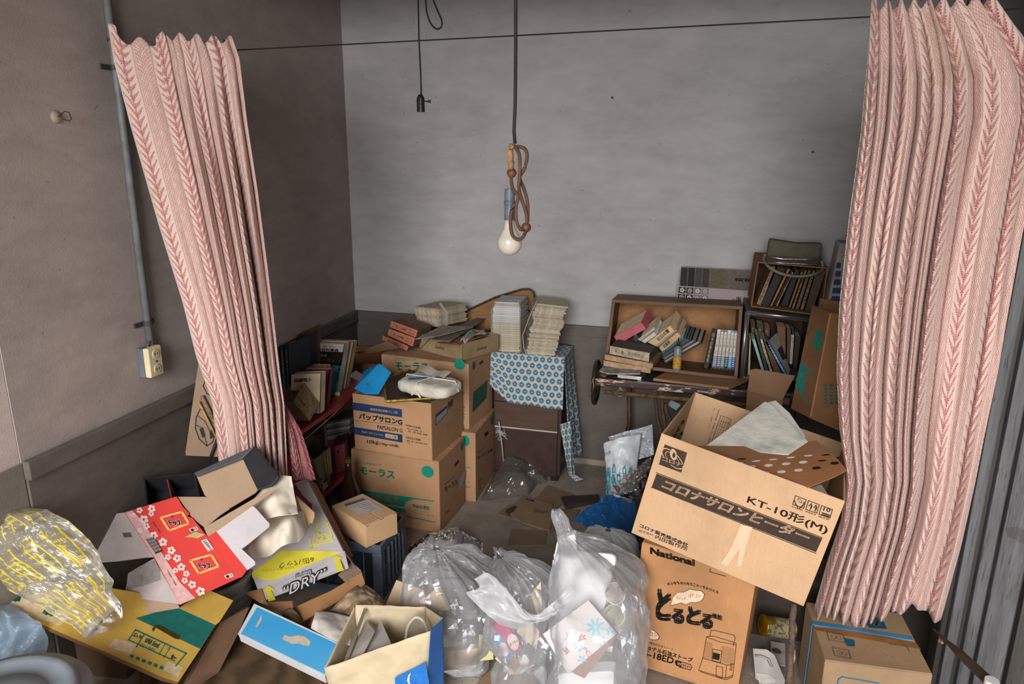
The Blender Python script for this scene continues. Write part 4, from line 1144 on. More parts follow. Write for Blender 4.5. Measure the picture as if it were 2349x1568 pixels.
# wooden board lying under the crate
P = [PlZ(TZ + .03).hit(*p) for p in f7((590, 1222), (700, 1165), (1420, 1225), (1240, 1300))]
tag(build('loose_board', MB().prism(P, V((0, 0, -.012))), wood('9c7350', '7b5638', 8), bevel=.002), 'thin splintered wooden board lying under the book crate', 'board')
# wooden drawer standing on its side as a bookcase
C4 = [at(*f7((240, 545))[0], y=3.40), at(*f7((1362, 605))[0], y=3.40), at(*f7((1312, 1238))[0], y=3.27), at(*f7((170, 1105))[0], y=3.27)]
WB = wood('6d4d34', '533724', 10, ax=(1, 5, 5)); 
def liner():
    m = Mt('brown_paper_lining'); a = m.noise(6, 6, rough=.65); b = m.noise(30, 4)
    m.col(m.ramp(a, (.3, '6e4a2c'), (.55, '93683f'), (.75, 'a57c52'))).rough(.75); m.bump(a * 2 + b, .6, .01); return m.mat
tw_ = openbox('book_crate', 'shallow brown wooden drawer on its side, lined with brown paper, holding books', C4, V((0, .25, -.022)), WB, .016, liner())
pw1 = Pl(C4[0] + V((0, .02, 0)), C4[1] + V((0, .02, 0)), C4[2] + V((0, .02, 0)))
BKD = V((.04, .17, .06))
def lean(lab, Q, c, dep=.15, text=None, name='leaning_book', off=0.0, tcol='2a2622', **k):
    return book(name, lab, pw1, f7(*Q), dep, c, text=text, tcol=tcol, off=off, back=V((.14, .95, .32)).normalized(), **k)
lean('pink slip-cased book leaning at the closed end of the book crate', [(255, 865), (492, 738), (532, 796), (290, 930)], 'a9525c', .13, text=None, name='pink_book')
GB = 'books leaning in the book crate'
lean('thin black booklet leaning beside the pink book', [(410, 885), (452, 848), (480, 878), (440, 912)], '20252e', .1)
lean('worn cream paperback leaning between the pink book and the white booklet', [(455, 890), (600, 782), (612, 800), (480, 905)], 'a89a82', .12)
lean('white booklet leaning against the thick cream book', [(490, 905), (600, 824), (622, 850), (520, 922)], 'b8b6b2', .12)
tb = lean('thick cream book with black title leaning in the crate', [(545, 915), (738, 768), (778, 814), (610, 945)], 'c0a27c', .14)
tb2 = Print(pw1, .0015); tb2.text('旧日の霊', *f7((640, 905), (735, 822), (618, 880)), .02).done(tb, '3a2a1e')
lean('thin grey booklet leaning behind the thick cream book', [(612, 945), (790, 800), (800, 811), (628, 955)], '8b8176', .14)
tb = lean('second cream book with black title leaning under the grey booklet', [(640, 960), (802, 824), (832, 860), (670, 1000)], 'b3946e', .13)
Print(pw1, .0015).text('武蔵野', *f7((690, 965), (745, 915), (668, 945)), .02).done(tb, '3a2a1e')
cs = ['2a5a66', '20262c', '2f3f55', '15171a', '6d6a64', '1c1e22', '8c8a86', '121316']
for i in range(8):
    o = i * 17
    lean(['teal booklet', 'black booklet', 'navy booklet', 'black glossy notebook', 'grey notebook', 'dark notebook', 'pale notebook', 'black file'][i] + ' leaning low in the fanned row of the book crate', [(660 + o * .25, 1000 + o * .72), (850 + o * 1.25, 868 + o * .36), (862 + o * 1.25, 880 + o * .36), (668 + o * .25, 1014 + o * .72)], cs[i], .11, group='booklets fanned out in the book crate', off=.002)
book('black_volume', 'black book with cream spine frame leaning on the white volumes', pw1, f7((1098, 790), (1142, 800), (1066, 1126), (1022, 1118)), .14, '1c1714', text='日本の歴史地理', tcol='b8a98c', tsize=.4)
tx = [1142, 1172, 1201, 1230, 1259, 1288, 1317]; bxs = [1092, 1130, 1163, 1195, 1228, 1257, 1287]
cb = ['4a78a8', '7d5266', '4d8791', '23292f', '2f8fc0', '1f4f8c']; tcn = ['cfcac2', 'b4616c', '4d8f8a', 'cfcac2', '6f9fc0', '5f8fb0']
for i in range(6):
    Q = f7((tx[i] + 1, 802 + i * 2.4), (tx[i + 1] - 1, 804 + i * 2.4), (bxs[i + 1] - 1, 1128 + i * 2.4), (bxs[i] + 1, 1126 + i * 2.4))
    wv = book('white_volume', ['white volume with a mid blue band beside the black book', 'white volume with a mauve band and pink top', 'white volume with a dusty teal band', 'white volume with a near black band', 'white volume with a bright cyan band', 'white volume with a navy band against the crate side'][i], pw1, Q, .14, 'cdc7bc', text='文学の眼 三', tcol='2a2622', bands=((.7, 1.0, cb[i]), (0.0, .06, tcn[i])), group='white volumes in the book crate', tsize=.45, trange=(.1, .66))
    # small white type on the band
    pr = Print(pw1, .0015)
    for k in range(5): pr.line([quadpx(Q, .3, .74 + k * .05), quadpx(Q, .7, .74 + k * .05)], .0035)
    pr.done(wv, 'c9c9c6', 'line_print')
# glue bottle
gp = PlY(3.28).hit(*f7((790, 1165))[0])
tgb = thing('glue_bottle', 'clear plastic glue bottle with yellow label and black nozzle in the crate', 'bottle', gp)
sc = (PlY(3.28).hit(*f7((790, 870))[0]).z - gp.z)
M = Matrix.Translation(gp)
r_ = .0185
build('bottle_body', MB().lathe(M, [(0, 0), (r_ * .9, 0), (r_, .004), (r_, sc * .64), (r_ * .75, sc * .71), (r_ * .38, sc * .75), (r_ * .36, sc * .78)], 22), film('glue_plastic', '9aa0a0', .62, .2, .3, .4), tgb, smooth=True)
build('nozzle', MB().lathe(M, [(r_ * .42, sc * .76), (r_ * .42, sc * .82), (r_ * .2, sc * .86), (r_ * .08, sc), (0, sc)], 14), mat('1a1614', .4), tgb, smooth=True)
build('glue_fill', MB().lathe(M, [(0, .002), (r_ * .9, .002), (r_ * .93, sc * .28), (0, sc * .28)], 18), mat('6b4020', .3), tgb, smooth=True)
build('label', MB().grid(lambda u, v: M @ V(((r_ + .0006) * cos(-pi * .95 + u * pi * .9), (r_ + .0006) * sin(-pi * .95 + u * pi * .9), sc * (.12 + .32 * v))), 14, 2), mat('b58a32', .6, .3, 120), tgb, smooth=True)
# stack of cased books at the table's left end
pf = PlY(3.22)
def flat(name, lab, Q, c, dep, cat='book', pages=None, txt=None):
    P = [pf.hit(*p) for p in f7(*Q)]
    t = thing(name, lab, cat, (P[2] + P[3]) / 2)
    dv = V(dep)
    build('front_edge', MB().prism(P, V((0, .004, 0))), mat(pages or c, .85, .2, 40, .3, 150), t, bevel=.0008)
    build('case', MB().prism([p + V((0, .004, 0)) for p in P], dv), mat(c, .7, .16, 16, .2), t, bevel=.0015)
    if txt:
        pr = Print(pf, .001); qq = f7(*Q)
        for s_, u0, u1 in txt: pr.text(s_, quadpx(qq, u0, .75), quadpx(qq, u1, .75), quadpx(qq, u0, .28))
        pr.done(t, '2a2622')
    return t
flat('cased_book', 'grey cased book with cream spine on top of the flat pile', [(220, 945), (560, 1005), (555, 1082), (218, 1012)], '4c4844', V((.035, .19, .004)), pages='a59a82', txt=(('第二巻', .12, .36), ('源氏物語註', .45, .86)))
flat('brown_case_book', 'light brown cased book second in the flat pile', [(177, 1018), (590, 1097), (585, 1140), (175, 1062)], '80664c', V((.03, .19, .004)), pages='a3866a')
flat('brown_case_book', 'tan cased book third in the flat pile with a chipped edge', [(167, 1070), (570, 1137), (566, 1180), (165, 1115)], '826849', V((.03, .19, .004)), pages='a88b68')
P = [PlZ(TZ + .045).hit(*p) for p in f7((130, 1165), (175, 1110), (490, 1155), (480, 1190), (205, 1190))]
tag(build('loose_papers', MB().prism(P, V((0, 0, .006))), mat('8d8c8c', .8, .35, 50)), 'grey printed papers sticking out under the flat pile', 'papers')
flat('white_edged_book', 'thick book with white page edge at the bottom of the pile', [(285, 1188), (490, 1210), (488, 1238), (288, 1216)], '5d564e', V((.02, .12, .0)), pages='c9c4b8')
P = [PlZ(TZ + .004).hit(*p) for p in f7((490, 1240), (530, 1170), (655, 1170), (570, 1255))]
tag(build('black_card', MB().prism(P, V((0, 0, .002))), mat('2c2b2b', .6)), 'black card sheet lying on the table beside the flat pile', 'card')
tag(build('scrap', MB().prism([PlZ(TZ + .012).hit(*p) for p in f7((150, 1200), (185, 1178), (205, 1190), (180, 1215))], V((0, 0, .004))), mat('8d6a48', .9)), 'torn scrap of brown cardboard at the table end', 'scrap')
# ------------------------------------------------------------------ steel-framed cabinet with books
y2 = 3.30
C4 = [at(*f7((1395, 655))[0], y=y2), at(*f7((1990, 722))[0], y=y2), at(*f7((1960, 1250))[0], y=y2), at(*f7((1342, 1228))[0], y=y2)]
tcs = openbox('steel_cabinet', 'open cabinet with silver metal edges full of old books', C4, V((0, .36, 0)), mat('5d564f', .45, .15), .012, mat('4d3522', .7, .25))
MS = mat('9a9896', .3, .15, 20, metal=.85)
ed = [C4[0], C4[1]], [C4[0], C4[3]]
for a, b in ed:
    build('metal_edge', MB().tube([a + V((0, -.004, 0)), b + V((0, -.004, 0))], .008, 8), MS, tcs, smooth=True)
pc2 = PlY(y2 + .03)
G2 = 'books in the steel cabinet'
def cbk(lab, Q, c, dep=.13, pl=pc2, **k): return book('old_book', lab, pl, f7(*Q), dep, c, group=G2, **k)
cbk('thin dark green book standing at the steel frame', [(1396, 880), (1412, 880), (1386, 1210), (1370, 1210)], '2c3028')
cbk('thin cream book next to the dark green one in the steel cabinet', [(1413, 885), (1432, 885), (1424, 1200), (1396, 1205)], 'b0a488')
cbk('pale teal book with white title leaning in the steel cabinet', [(1432, 888), (1466, 880), (1548, 1155), (1515, 1160)], '7d9a94', text='白い心ものがたり', tcol='d8dad4', tsize=.35)
cbk('dark green book leaning beside the pale teal one', [(1467, 860), (1495, 840), (1585, 1165), (1550, 1165)], '2f3b36')
cbk('white spined book with bold black title leaning in the steel cabinet', [(1500, 892), (1530, 884), (1622, 1184), (1592, 1180)], 'b9b09a', text='写真で見る歴史図録', tcol='1a1614', tsize=.6)
cbk('brown book leaning behind the blue spined one', [(1532, 890), (1552, 870), (1700, 1190), (1625, 1190)], '5d3f28')
tb = cbk('grey book with bright blue spine leaning in the steel cabinet', [(1550, 908), (1578, 897), (1748, 1200), (1718, 1205)], '2478b0', text='二人の世界のしおり', tcol='dfe6ea', tsize=.55)
pcv = Pl(pc2.hit(*f7((1578, 897))[0]), pc2.hit(*f7((1748, 1200))[0]), pc2.hit(*f7((1650, 830))[0]) + V((0, .08, 0)))
Print(pcv, .001).poly(f7((1580, 897), (1648, 832), (1765, 1150), (1748, 1198))).done(tb, '8b8782', 'front_cover')
Print(pcv, .002).poly(f7((1655, 975), (1690, 940), (1730, 1050), (1700, 1068))).done(tb, '24283a', 'cover_photo')
pbk = PlY(y2 + .17)
for lab, Q, c in (('maroon clothbound book in the back row of the steel cabinet', [(1420, 745), (1470, 745), (1472, 900), (1425, 900)], '3f2420'), ('dark green gilt book in the back row of the steel cabinet', [(1475, 752), (1538, 760), (1532, 920), (1476, 915)], '2e3a2a'), ('brown leather book in the back row of the steel cabinet', [(1540, 768), (1595, 780), (1590, 930), (1538, 925)], '5a3c24')):
    cbk(lab, Q, c, .1, pbk, text='史', tcol='9a8a5a', tsize=.4)
cbk('broad tan book standing behind the blue spined one', [(1648, 778), (1730, 785), (1730, 1050), (1660, 1040)], '6d5138', .12, PlY(y2 + .1))
cbk('narrow brown book beside the broad tan book', [(1732, 795), (1775, 800), (1765, 1110), (1735, 1080)], '55402c', .12, PlY(y2 + .1))
cbk('narrow dark book with white paper label in the steel cabinet', [(1776, 800), (1800, 802), (1782, 1115), (1760, 1112)], '3a3430', .12, PlY(y2 + .1), bands=((.15, .95, 'b9b5ae'),), text='作家論とその周辺', tcol='1a1614')
cbk('dark brown broad book against the cardboard panel', [(1802, 855), (1862, 870), (1825, 1150), (1785, 1130)], '33261e', .12, PlY(y2 + .1))
# ------------------------------------------------------------------ small crate on top, with books and a handbag
y3 = 3.36
C4 = [at(*f7((1487, 225))[0], y=y3), at(*f7((2092, 275))[0], y=y3), at(*f7((2036, 692))[0], y=y3), at(*f7((1425, 612))[0], y=y3)]
openbox('fruit_crate', 'small brown cardboard crate of books on top of the steel cabinet', C4, V((0, .26, .01)), cardboard('7d5b3c'), .006, mat('3d2b1e', .8, .25))
pu = PlY(y3 + .025)
ub = [([(1605, 265), (1642, 270), (1510, 596), (1470, 582)], '86684a', 'tan book with dark title leaning first beside the broad black book', '日本文学史'), ([(1650, 275), (1732, 285), (1586, 602), (1514, 592)], '15181d', 'broad black book in the small crate', None), ([(1736, 285), (1768, 290), (1612, 606), (1588, 602)], '8a6038', 'orange tan book beside the broad black book', None), ([(1776, 315), (1797, 318), (1660, 603), (1640, 600)], 'a08560', 'thin cream book with lettering in the small crate', '歌集'), ([(1800, 300), (1850, 302), (1744, 606), (1680, 592)], '161a22', 'black book with gilt marks in the small crate', None), ([(1852, 310), (1880, 312), (1770, 620), (1746, 614)], '6d5236', 'brown book after the gilt black one in the small crate', None), ([(1884, 300), (1910, 302), (1800, 626), (1774, 620)], '7b5d3e', 'light brown book with dark title near the gilt black book', '風土記'), ([(1914, 296), (1948, 300), (1840, 630), (1806, 626)], '5d452e', 'dark tan book in the small crate, next to last', None), ([(1950, 300), (1982, 302), (1880, 636), (1846, 630)], '6f573c', 'dull tan book before the last dark one', '古典'), ([(1985, 290), (2075, 300), (1962, 645), (1886, 636)], '3c2a1e', 'broad dark brown book against the side of the small crate', None)]
for Q, c, lab, tx_ in ub:
    book('leaning_volume', lab, pu, f7(*Q), .16, c, pages='8d7a5c', text=tx_, tcol='1f1812', group='books in the small crate', tsize=.5)
# handbag
ph_ = PlY(y3 + .10)
t = thing('handbag', 'olive grey fabric handbag with a metal clasp and drooping handle on the crate', 'bag', ph_.hit(*f7((1800, 250))[0]))
OL = mat('5a5446', .75, .12, 20, .3, 200)
hb = [ph_.hit(*p) for p in f7((1588, 28), (1820, 66), (2046, 68), (2022, 250), (1560, 235))]
ctz = lambda p: C4[0].z + (C4[1].z - C4[0].z) * (p.x - C4[0].x) / (C4[1].x - C4[0].x) + .008
for p in hb: p.z = max(p.z, ctz(p))
build('bag_body', MB().prism(hb, V((0, .06, 0))), OL, t, bevel=.012)
pk = PlY(y3 + .02)
build('clasp_frame', MB().tube([pk.hit(*p) for p in f7((1565, 180), (1700, 200), (1900, 205), (2020, 195))], .006, 8), MS, t, smooth=True)
build('clasp_frame', MB().tube([pk.hit(*p) for p in f7((1562, 225), (1700, 235), (1900, 245), (2010, 250))], .005, 8), MS, t, smooth=True)
build('dark_opening', MB().prism([pk.hit(*p) for p in f7((1565, 190), (1800, 208), (2015, 205), (2008, 245), (1565, 228))], V((0, .004, 0))), mat('1c1816', .6), t)
ph2 = PlY(y3 - .03)
build('handle', MB().tube(dens([pk.hit(*f7((1550, 160))[0]), PlY(y3 + .03).hit(*f7((1540, 210))[0]), ph2.hit(*f7((1590, 275))[0]), ph2.hit(*f7((1700, 330))[0]), ph2.hit(*f7((1830, 350))[0]), ph2.hit(*f7((1960, 335))[0]), PlY(y3 + .02).hit(*f7((2040, 290))[0]), pk.hit(*f7((2035, 215))[0])]), .007, 8), mat('6f6c5c', .6), t, smooth=True)
# ------------------------------------------------------------------ sample board leaning on the wall
pv = PlY(3.66, .12, 1.1)
t = thing('sample_board', 'grey and pink pattern sample board with flower squares leaning on the back wall', 'board', pv.hit(*f7((1100, 580))[0]))
BQ = f7((832, 268), (1500, 302), (1470, 640), (790, 552))
build('board', MB().prism([pv.hit(*p) for p in BQ], V((0, .012, 0))), mat('96888a', .7, .06), t)
Print(pv, .001).poly(f7((832, 270), (1498, 304), (1482, 478), (815, 430))).done(t, '5e5750', 'grey_panel')
Print(pv, .002).poly(f7((1085, 285), (1215, 292), (1208, 455), (1080, 440))).done(t, '5a5340', 'olive_panel')
for i in range(4):
    a = 832 + i * 62
    Print(pv, .002).poly(f7((a + 2, 273 + i * 3), (a + 56, 276 + i * 3), (a + 46, 430 + i * 4), (a - 10, 428 + i * 4))).done(t, ['2b2927', '232120', '3f3a36', '37332f'][i], 'dark_swatch')
for r in range(2):
    for i in range(4):
        a, b = 812 + i * 66 - r * 6, 440 + r * 60 + i * 4
        Print(pv, .002).poly(f7((a, b), (a + 58, b + 4), (a + 53, b + 54), (a - 5, b + 50))).done(t, ['1b1918', '1b1918', '6a6264', '6f676a'][i], 'flower_square')
        pr = Print(pv, .003); c = (a + 27, b + 27)
        for k in range(5):
            an = k * 2 * pi / 5; cc = (c[0] + 13 * cos(an), c[1] + 13 * sin(an))
            pr.disc(*f7(cc, (cc[0] + 9, cc[1]), (cc[0], cc[1] - 9)), 10, .55 if (i + r) % 2 else 0)
        pr.done(t, 'b5aeac', 'flower_motif')
pr = Print(pv, .002); pr.text('桜柄', *f7((1285, 390), (1450, 400), (1285, 360)), .03).text('株式会社', *f7((1265, 575), (1300, 580), (1265, 535))).text('化粧板', *f7((1300, 560), (1345, 565), (1300, 520)), .02).disc(*f7((1325, 562), (1342, 564), (1325, 545)), 16, .6).done(t, '25201d')
# ------------------------------------------------------------------ cartons at the right end
CBR = cardboard('7d5a3d', 'dk')
pk1 = Pl(at(*f7((1955, 600))[0], y=3.02), at(*f7((2100, 660))[0], y=2.98), at(*f7((1820, 1240))[0], y=2.92))
Q1 = f7((1955, 592), (2118, 662), (1940, 1566), (1770, 1480))
P = [pk1.hit(*p) for p in Q1]
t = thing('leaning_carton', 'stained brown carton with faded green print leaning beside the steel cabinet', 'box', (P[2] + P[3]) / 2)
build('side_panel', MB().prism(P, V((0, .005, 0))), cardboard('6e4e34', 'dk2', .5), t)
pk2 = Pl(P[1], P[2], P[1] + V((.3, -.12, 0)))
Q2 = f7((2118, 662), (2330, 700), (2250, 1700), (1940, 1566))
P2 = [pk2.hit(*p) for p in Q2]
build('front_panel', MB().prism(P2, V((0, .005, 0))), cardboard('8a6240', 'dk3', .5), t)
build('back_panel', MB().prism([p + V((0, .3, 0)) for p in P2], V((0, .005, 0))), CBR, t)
build('edge_tape', MB().prism([pk2.hit(*p, .001) for p in f7((2100, 672), (2118, 662), (1948, 1540), (1930, 1560))], V((0, -.001, 0))), mat('a5764c', .6), t)
pr = Print(pk1); pr.disc(*f7((2003, 900), (2035, 830), (1985, 830))).poly(f7((1855, 1075), (1920, 1150), (1900, 1210), (1870, 1390), (1805, 1290))).text('カップ', *f7((1920, 860), (1965, 780), (1900, 840)), .03).line(f7((1880, 1370), (1922, 1450)), .004).line(f7((1930, 1130), (1970, 1200)), .004).done(t, '24695a')
pr = Print(pk2)
for i in range(3):
    for k in range(6): pr.line(f7((2060 + i * 50, 1280 + k * 30), (2072 + i * 50, 1284 + k * 30)), .008)
pr.text('取扱注意', *f7((2035, 1470), (2105, 1475), (2035, 1455))).done(t, '35604c')
Bq = Bx((.46, 2.93, .50, radians(-14), 0, 0, .19, .16, .17))
pq = PlY(2.98, 0, 0, radians(-12))
t = thing('flap_carton', 'small plain brown carton with a folded top flap before the steel cabinet', 'box', pq.hit(*f7((1600, 1450))[0]))
P = [pq.hit(*p) for p in f7((1398, 1325), (1700, 1400), (1690, 1560), (1392, 1470))]
P[2].z = P[3].z = 0.0
build('front_panel', MB().prism(P, V((0, .004, 0))), cardboard('71543c', 'fc'), t)
build('body', MB().prism([p + V((.002, .005, -.003)) for p in P], V((.02, .14, 0))), cardboard('6b4e37', 'fd'), t)
pfl = Pl(P[0], P[1], P[0] + V((.01, .12, .13)))
build('flap', MB().prism([pfl.hit(*p) for p in f7((1398, 1325), (1425, 1150), (1470, 1140), (1805, 1200), (1700, 1400))], V((0, .004, 0))), cardboard('80624a', 'fe'), t)
Print(pq).poly(f7((1705, 1390), (1760, 1395), (1755, 1450), (1700, 1440))).done(t, '4a3020', 'tape_stain')
# grey sack edge standing between the small crate and the curtain
ps_ = PlY(3.3)
t = thing('paper_sack', 'grey paper sack with navy lettering standing between the small crate and the curtain', 'sack', ps_.hit(*f7((2100, 640))[0]))
build('sack_body', MB().prism([ps_.hit(*p) for p in f7((2190, 60), (2320, 70), (2300, 660), (2068, 635))], V((0, .12, 0))), mat('8a8784', .6, .15, 10), t, bevel=.01)
pr = Print(ps_, .002)
for i in range(5): pr.poly(f7((2165 - i * 11, 230 + i * 72), (2200, 232 + i * 72), (2195, 280 + i * 72), (2155 - i * 11, 278 + i * 72)))
pr.done(t, '2f3a66')
# ================================================================== heater cartons on the right
def f8(*p): return q('8', *p)
def fb(*p): return q('b1', *p)
NB = Bx((.22, 2.07, 0, radians(-11.1), radians(.1), radians(2.8), .359, .25, .452))
CN = cardboard('b4845a', 'nat', .3)
tn = carton('stove_carton', 'orange-brown oil stove carton with a stove drawing standing under the tilted heater carton', NB, CN)
BK = '1c1815'
pr = Print(NB.F)
pr.text('National', *fb((610, 362), (1025, 480), (610, 298)), .05)
pr.text('と', *fb((658, 975), (800, 990), (672, 680)), .055).text('る', *fb((800, 1000), (925, 1020), (812, 862)), .055).text('と', *fb((942, 1010), (1078, 1030), (958, 845)), .055).text('る', *fb((1068, 1045), (1190, 1068), (1082, 908)), .055)
pr.text('機能', *fb((1183, 955), (1278, 982), (1186, 908)), .03)
pr.text('ナショナル石油ストーブ', *fb((492, 1222), (1000, 1372), (500, 1180)), .03)
pr.text('OS-18ED', *fb((483, 1288), (825, 1385), (492, 1230)), .02)
pr.text('自然通気形開放式石油ストーブ', *fb((495, 1165), (825, 1262), (497, 1143)))
for i, ch in enumerate('点火時、消火時のニオイをおさえる'):
    x = 768 + i * 30; y = 640 + (max(0, i - 3) ** 1.75) * 1.05 - 3 * min(i, 3)
    pr.text(ch, *fb((x, y + 10), (x + 25, y + 16 + i * .5), (x + 2, y - 16)), .02)
pr.done(tn, BK)
pr = Print(NB.F, .0015)
# cloud
cl_ = [(800, 842), (820, 770), (860, 722), (930, 715), (975, 690), (1035, 700), (1085, 705), (1115, 735), (1105, 775), (1085, 800), (1030, 815), (985, 812), (940, 835), (900, 815), (850, 830)]
pr.poly(fb(*cl_)).done(tn, 'd8bfa6', 'cloud_print')
Print(NB.F, .0015).disc(*fb((605, 1100), (690, 1130), (598, 1052))).done(tn, 'd8bfa6', 'oval_print')
pr = Print(NB.F, .002)
n_ = len(cl_)
for i in range(n_):
    for k in range(5): 
        c = lerp(cl_[i], cl_[(i + 1) % n_], k / 5); pr.disc(*fb(c, (c[0] + 4, c[1]), (c[0], c[1] - 4)), 6)
pr.disc(*fb((605, 1100), (700, 1133), (597, 1047)), 32, .95)
# stove drawing
W1 = .0016
for pts in ([(1135, 1130), (1100, 1330), (1062, 1440), (1090, 1460), (1310, 1530), (1375, 1505), (1380, 1480), (1410, 1200)], [(1135, 1130), (1200, 1125), (1410, 1190)], [(1135, 1135), (1260, 1180), (1410, 1205)], [(1165, 1130), (1175, 1075), (1200, 1070), (1385, 1115), (1402, 1140), (1380, 1220)], [(1095, 1330), (1330, 1395), (1385, 1385)], [(1320, 1400), (1310, 1515)], [(1070, 1445), (1310, 1515), (1375, 1490)], [(1190, 1245), (1185, 1350), (1265, 1372), (1275, 1262), (1190, 1245)], [(1225, 1400), (1222, 1500), (1280, 1515), (1285, 1415), (1225, 1400)], [(1360, 1380), (1352, 1440), (1368, 1440), (1372, 1380)]):
    pr.line(fb(*pts), W1)
for k in range(12): pr.line(fb((1130 - k * 2, 1180 + k * 13), (1188, 1196 + k * 13)), .0007).line(fb((1275, 1220 + k * 13), (1395 - k * 1.5, 1245 + k * 12)), .0007)
pr.poly(fb((1195, 1275), (1260, 1293), (1252, 1350), (1190, 1335))).poly(fb((842, 1352), (905, 1368), (900, 1415), (850, 1395)))
pr.disc(*fb((862, 1375), (882, 1382), (860, 1350)))
pr.line(fb((860, 1350), (985, 1390), (1000, 1412), (985, 1440), (880, 1412)), .002)
pr.text('ホワイト', *fb((905, 1415), (985, 1435), (910, 1380)), .01).line(fb((1170, 500), (1165, 530), (1310, 570)), .002)
pr.done(tn, BK, 'stove_drawing')
Print(NB.F, .0025).text('W', *fb((858, 1390), (900, 1402), (862, 1362)), .03).done(tn, 'c6a27e', 'type_mark')
Print(NB.F, .002).text('ピピコン', *fb((525, 1108), (680, 1132), (527, 1068)), .02).text('スイッチ', *fb((850, 790), (940, 800), (855, 755)), .03).text('ポン', *fb((955, 770), (1080, 770), (960, 730)), .02).done(tn, 'c89a80', 'pale_lettering')
# water-stained lower edge
m = Mt('water_stain'); m.col(m.ramp(m.noise(20, 4), (.35, 'a67a52'), (.7, 'c39a70'))).rough(.85); MSTN = m.mat
pr = Print(NB.F, .0006)
rnd = random.Random(3)
top = [(412 + i * 28, 1335 + i * 9.5 + rnd.uniform(-14, 14)) for i in range(37)]
pr.poly(fb(*([(410, 1362)] + top + [(1430, 1690), (1420, 1690)])))
pr.done(tn, MSTN, 'water_stain')
# ---- tilted heater carton
k = .94
OC = Bx((.387 * k, 2.085 * k, 1.7 - k * 1.341, radians(-10), radians(-3.4), radians(11.7), .558 * k, .56 * k, .367 * k))
CO = cardboard('bf9d7b', 'cor', .25)
to = carton('heater_carton', 'big tan heater carton tilted open on the stove carton', OC, CO, top='open', th=.005)
INK_ = '3a2e28'
pr = Print(OC.F)
pr.poly(f8((620, 768), (2040, 1325), (1985, 1442), (578, 885)))
pr.poly(f8((690, 518), (882, 590), (832, 760), (640, 690)))
pr.line(f8((618, 760), (2040, 1318)), .0022).line(f8((575, 885), (1985, 1452)), .0022)
pr.text('KT-10形(M)', *f8((1385, 1030), (2070, 1300), (1412, 950)), .015)
pr.text('コロナ販売株式会社', *f8((470, 1225), (885, 1398), (480, 1195)), .03).text('株式会社', *f8((465, 1265), (590, 1305), (470, 1245)), .0).text('内田製作所', *f8((605, 1325), (880, 1435), (615, 1290)), .01)
for i, (a, b) in enumerate(((1810, 958), (1922, 1000), (2035, 1042))):
    pr.line(f8((a, b), (a + 92, b + 34), (a + 70, b + 108), (a - 24, b + 74)), .0022, True)
pr.text('↑↑', *f8((1912, 1080), (1985, 1105), (1932, 1015)), .02).text('10', *f8((2045, 1085), (2105, 1100), (2055, 1055)), .02).line(f8((2042, 1105), (2098, 1125)), .004).line(f8((2038, 1120), (2095, 1138)), .004)
pr.disc(*f8((1848, 1000), (1868, 1008), (1842, 978)), 6, .7).line(f8((1800, 995), (1812, 1030), (1830, 1050), (1828, 1065)), .003).line(f8((1885, 1015), (1872, 1045), (1852, 1055), (1845, 1070)), .003)
pr.text('取扱注意', *f8((1775, 1055), (1870, 1090), (1778, 1042))).text('横積厳禁', *f8((1890, 1095), (1985, 1130), (1893, 1082))).text('積段数', *f8((2005, 1140), (2100, 1172), (2008, 1125)))
pr.done(to, INK_)
pr = Print(OC.F, .002)
pr.text('コロナサロンヒーター', *f8((660, 890), (1915, 1362), (685, 812)), .03, .25)
pr.disc(*f8((755, 640), (848, 690), (735, 562)), 36, .9).disc(*f8((755, 640), (815, 672), (742, 588)), 30, .93)
pr.disc(*f8((765, 605), (795, 625), (770, 560)), 14)
pr.done(to, 'bf9d7b', 'light_lettering')
Print(OC.F, .0025).poly(f8((662, 625), (850, 690), (838, 725), (650, 660))).done(to, INK_, 'emblem_bar')
Print(OC.F, .003).text('コロナ', *f8((668, 655), (835, 712), (672, 622)), .03).done(to, 'bf9d7b', 'emblem_name')
Print(OC.F, .0035).disc(*f8((768, 612), (780, 618), (772, 590)), 12).done(to, INK_, 'emblem_flame')
m = Mt('drip_stain'); m.col(m.ramp(m.noise(30, 4), (.3, 'c9aa8c'), (.7, 'd6bb9e'))).rough(.8)
Print(OC.F, .0026).poly(f8((1340, 1200), (1440, 1230), (1380, 1420), (1345, 1560), (1310, 1560), (1330, 1420), (1270, 1490), (1230, 1560), (1170, 1540), (1260, 1400))).done(to, m.mat, 'drip_stain')
# print on the inside of the carton
cI = OC.c
PB = Pl(cI(-OC.w, OC.d - .006, 0), cI(0, OC.d - .006, 0), cI(0, OC.d - .006, OC.h))
pr = Print(PB, .0015)
for s_, (a, b) in (('「取扱説明書・注意書」をよくお読みのうえ', ((1150, 215), (1040, 560))), ('正しくご使用ください。', ((1112, 205), (1055, 400)))):
    pr.text(s_, *f8(a, b, (a[0] + 12, a[1] + 4)))
pr.line(f8((1170, 272), (1262, 303), (1180, 520), (1090, 500)), .0016, True)
for i in range(4): pr.text('3.電池をセットする', *f8((1178 + i * 20, 290 + i * 6), (1110 + i * 20, 480 + i * 6), (1189 + i * 20, 294 + i * 6)))
pr.done(to, INK_)
PLI = Pl(cI(-OC.w + .006, 0, 0), cI(-OC.w + .006, OC.d, 0), cI(-OC.w + .006, 0, OC.h))
Print(PLI, .0015).text('でんき', *f8((750, 470), (850, 300), (772, 480)), .02).text('石油', *f8((790, 490), (835, 405), (812, 500)), .02).done(to, '241c18')
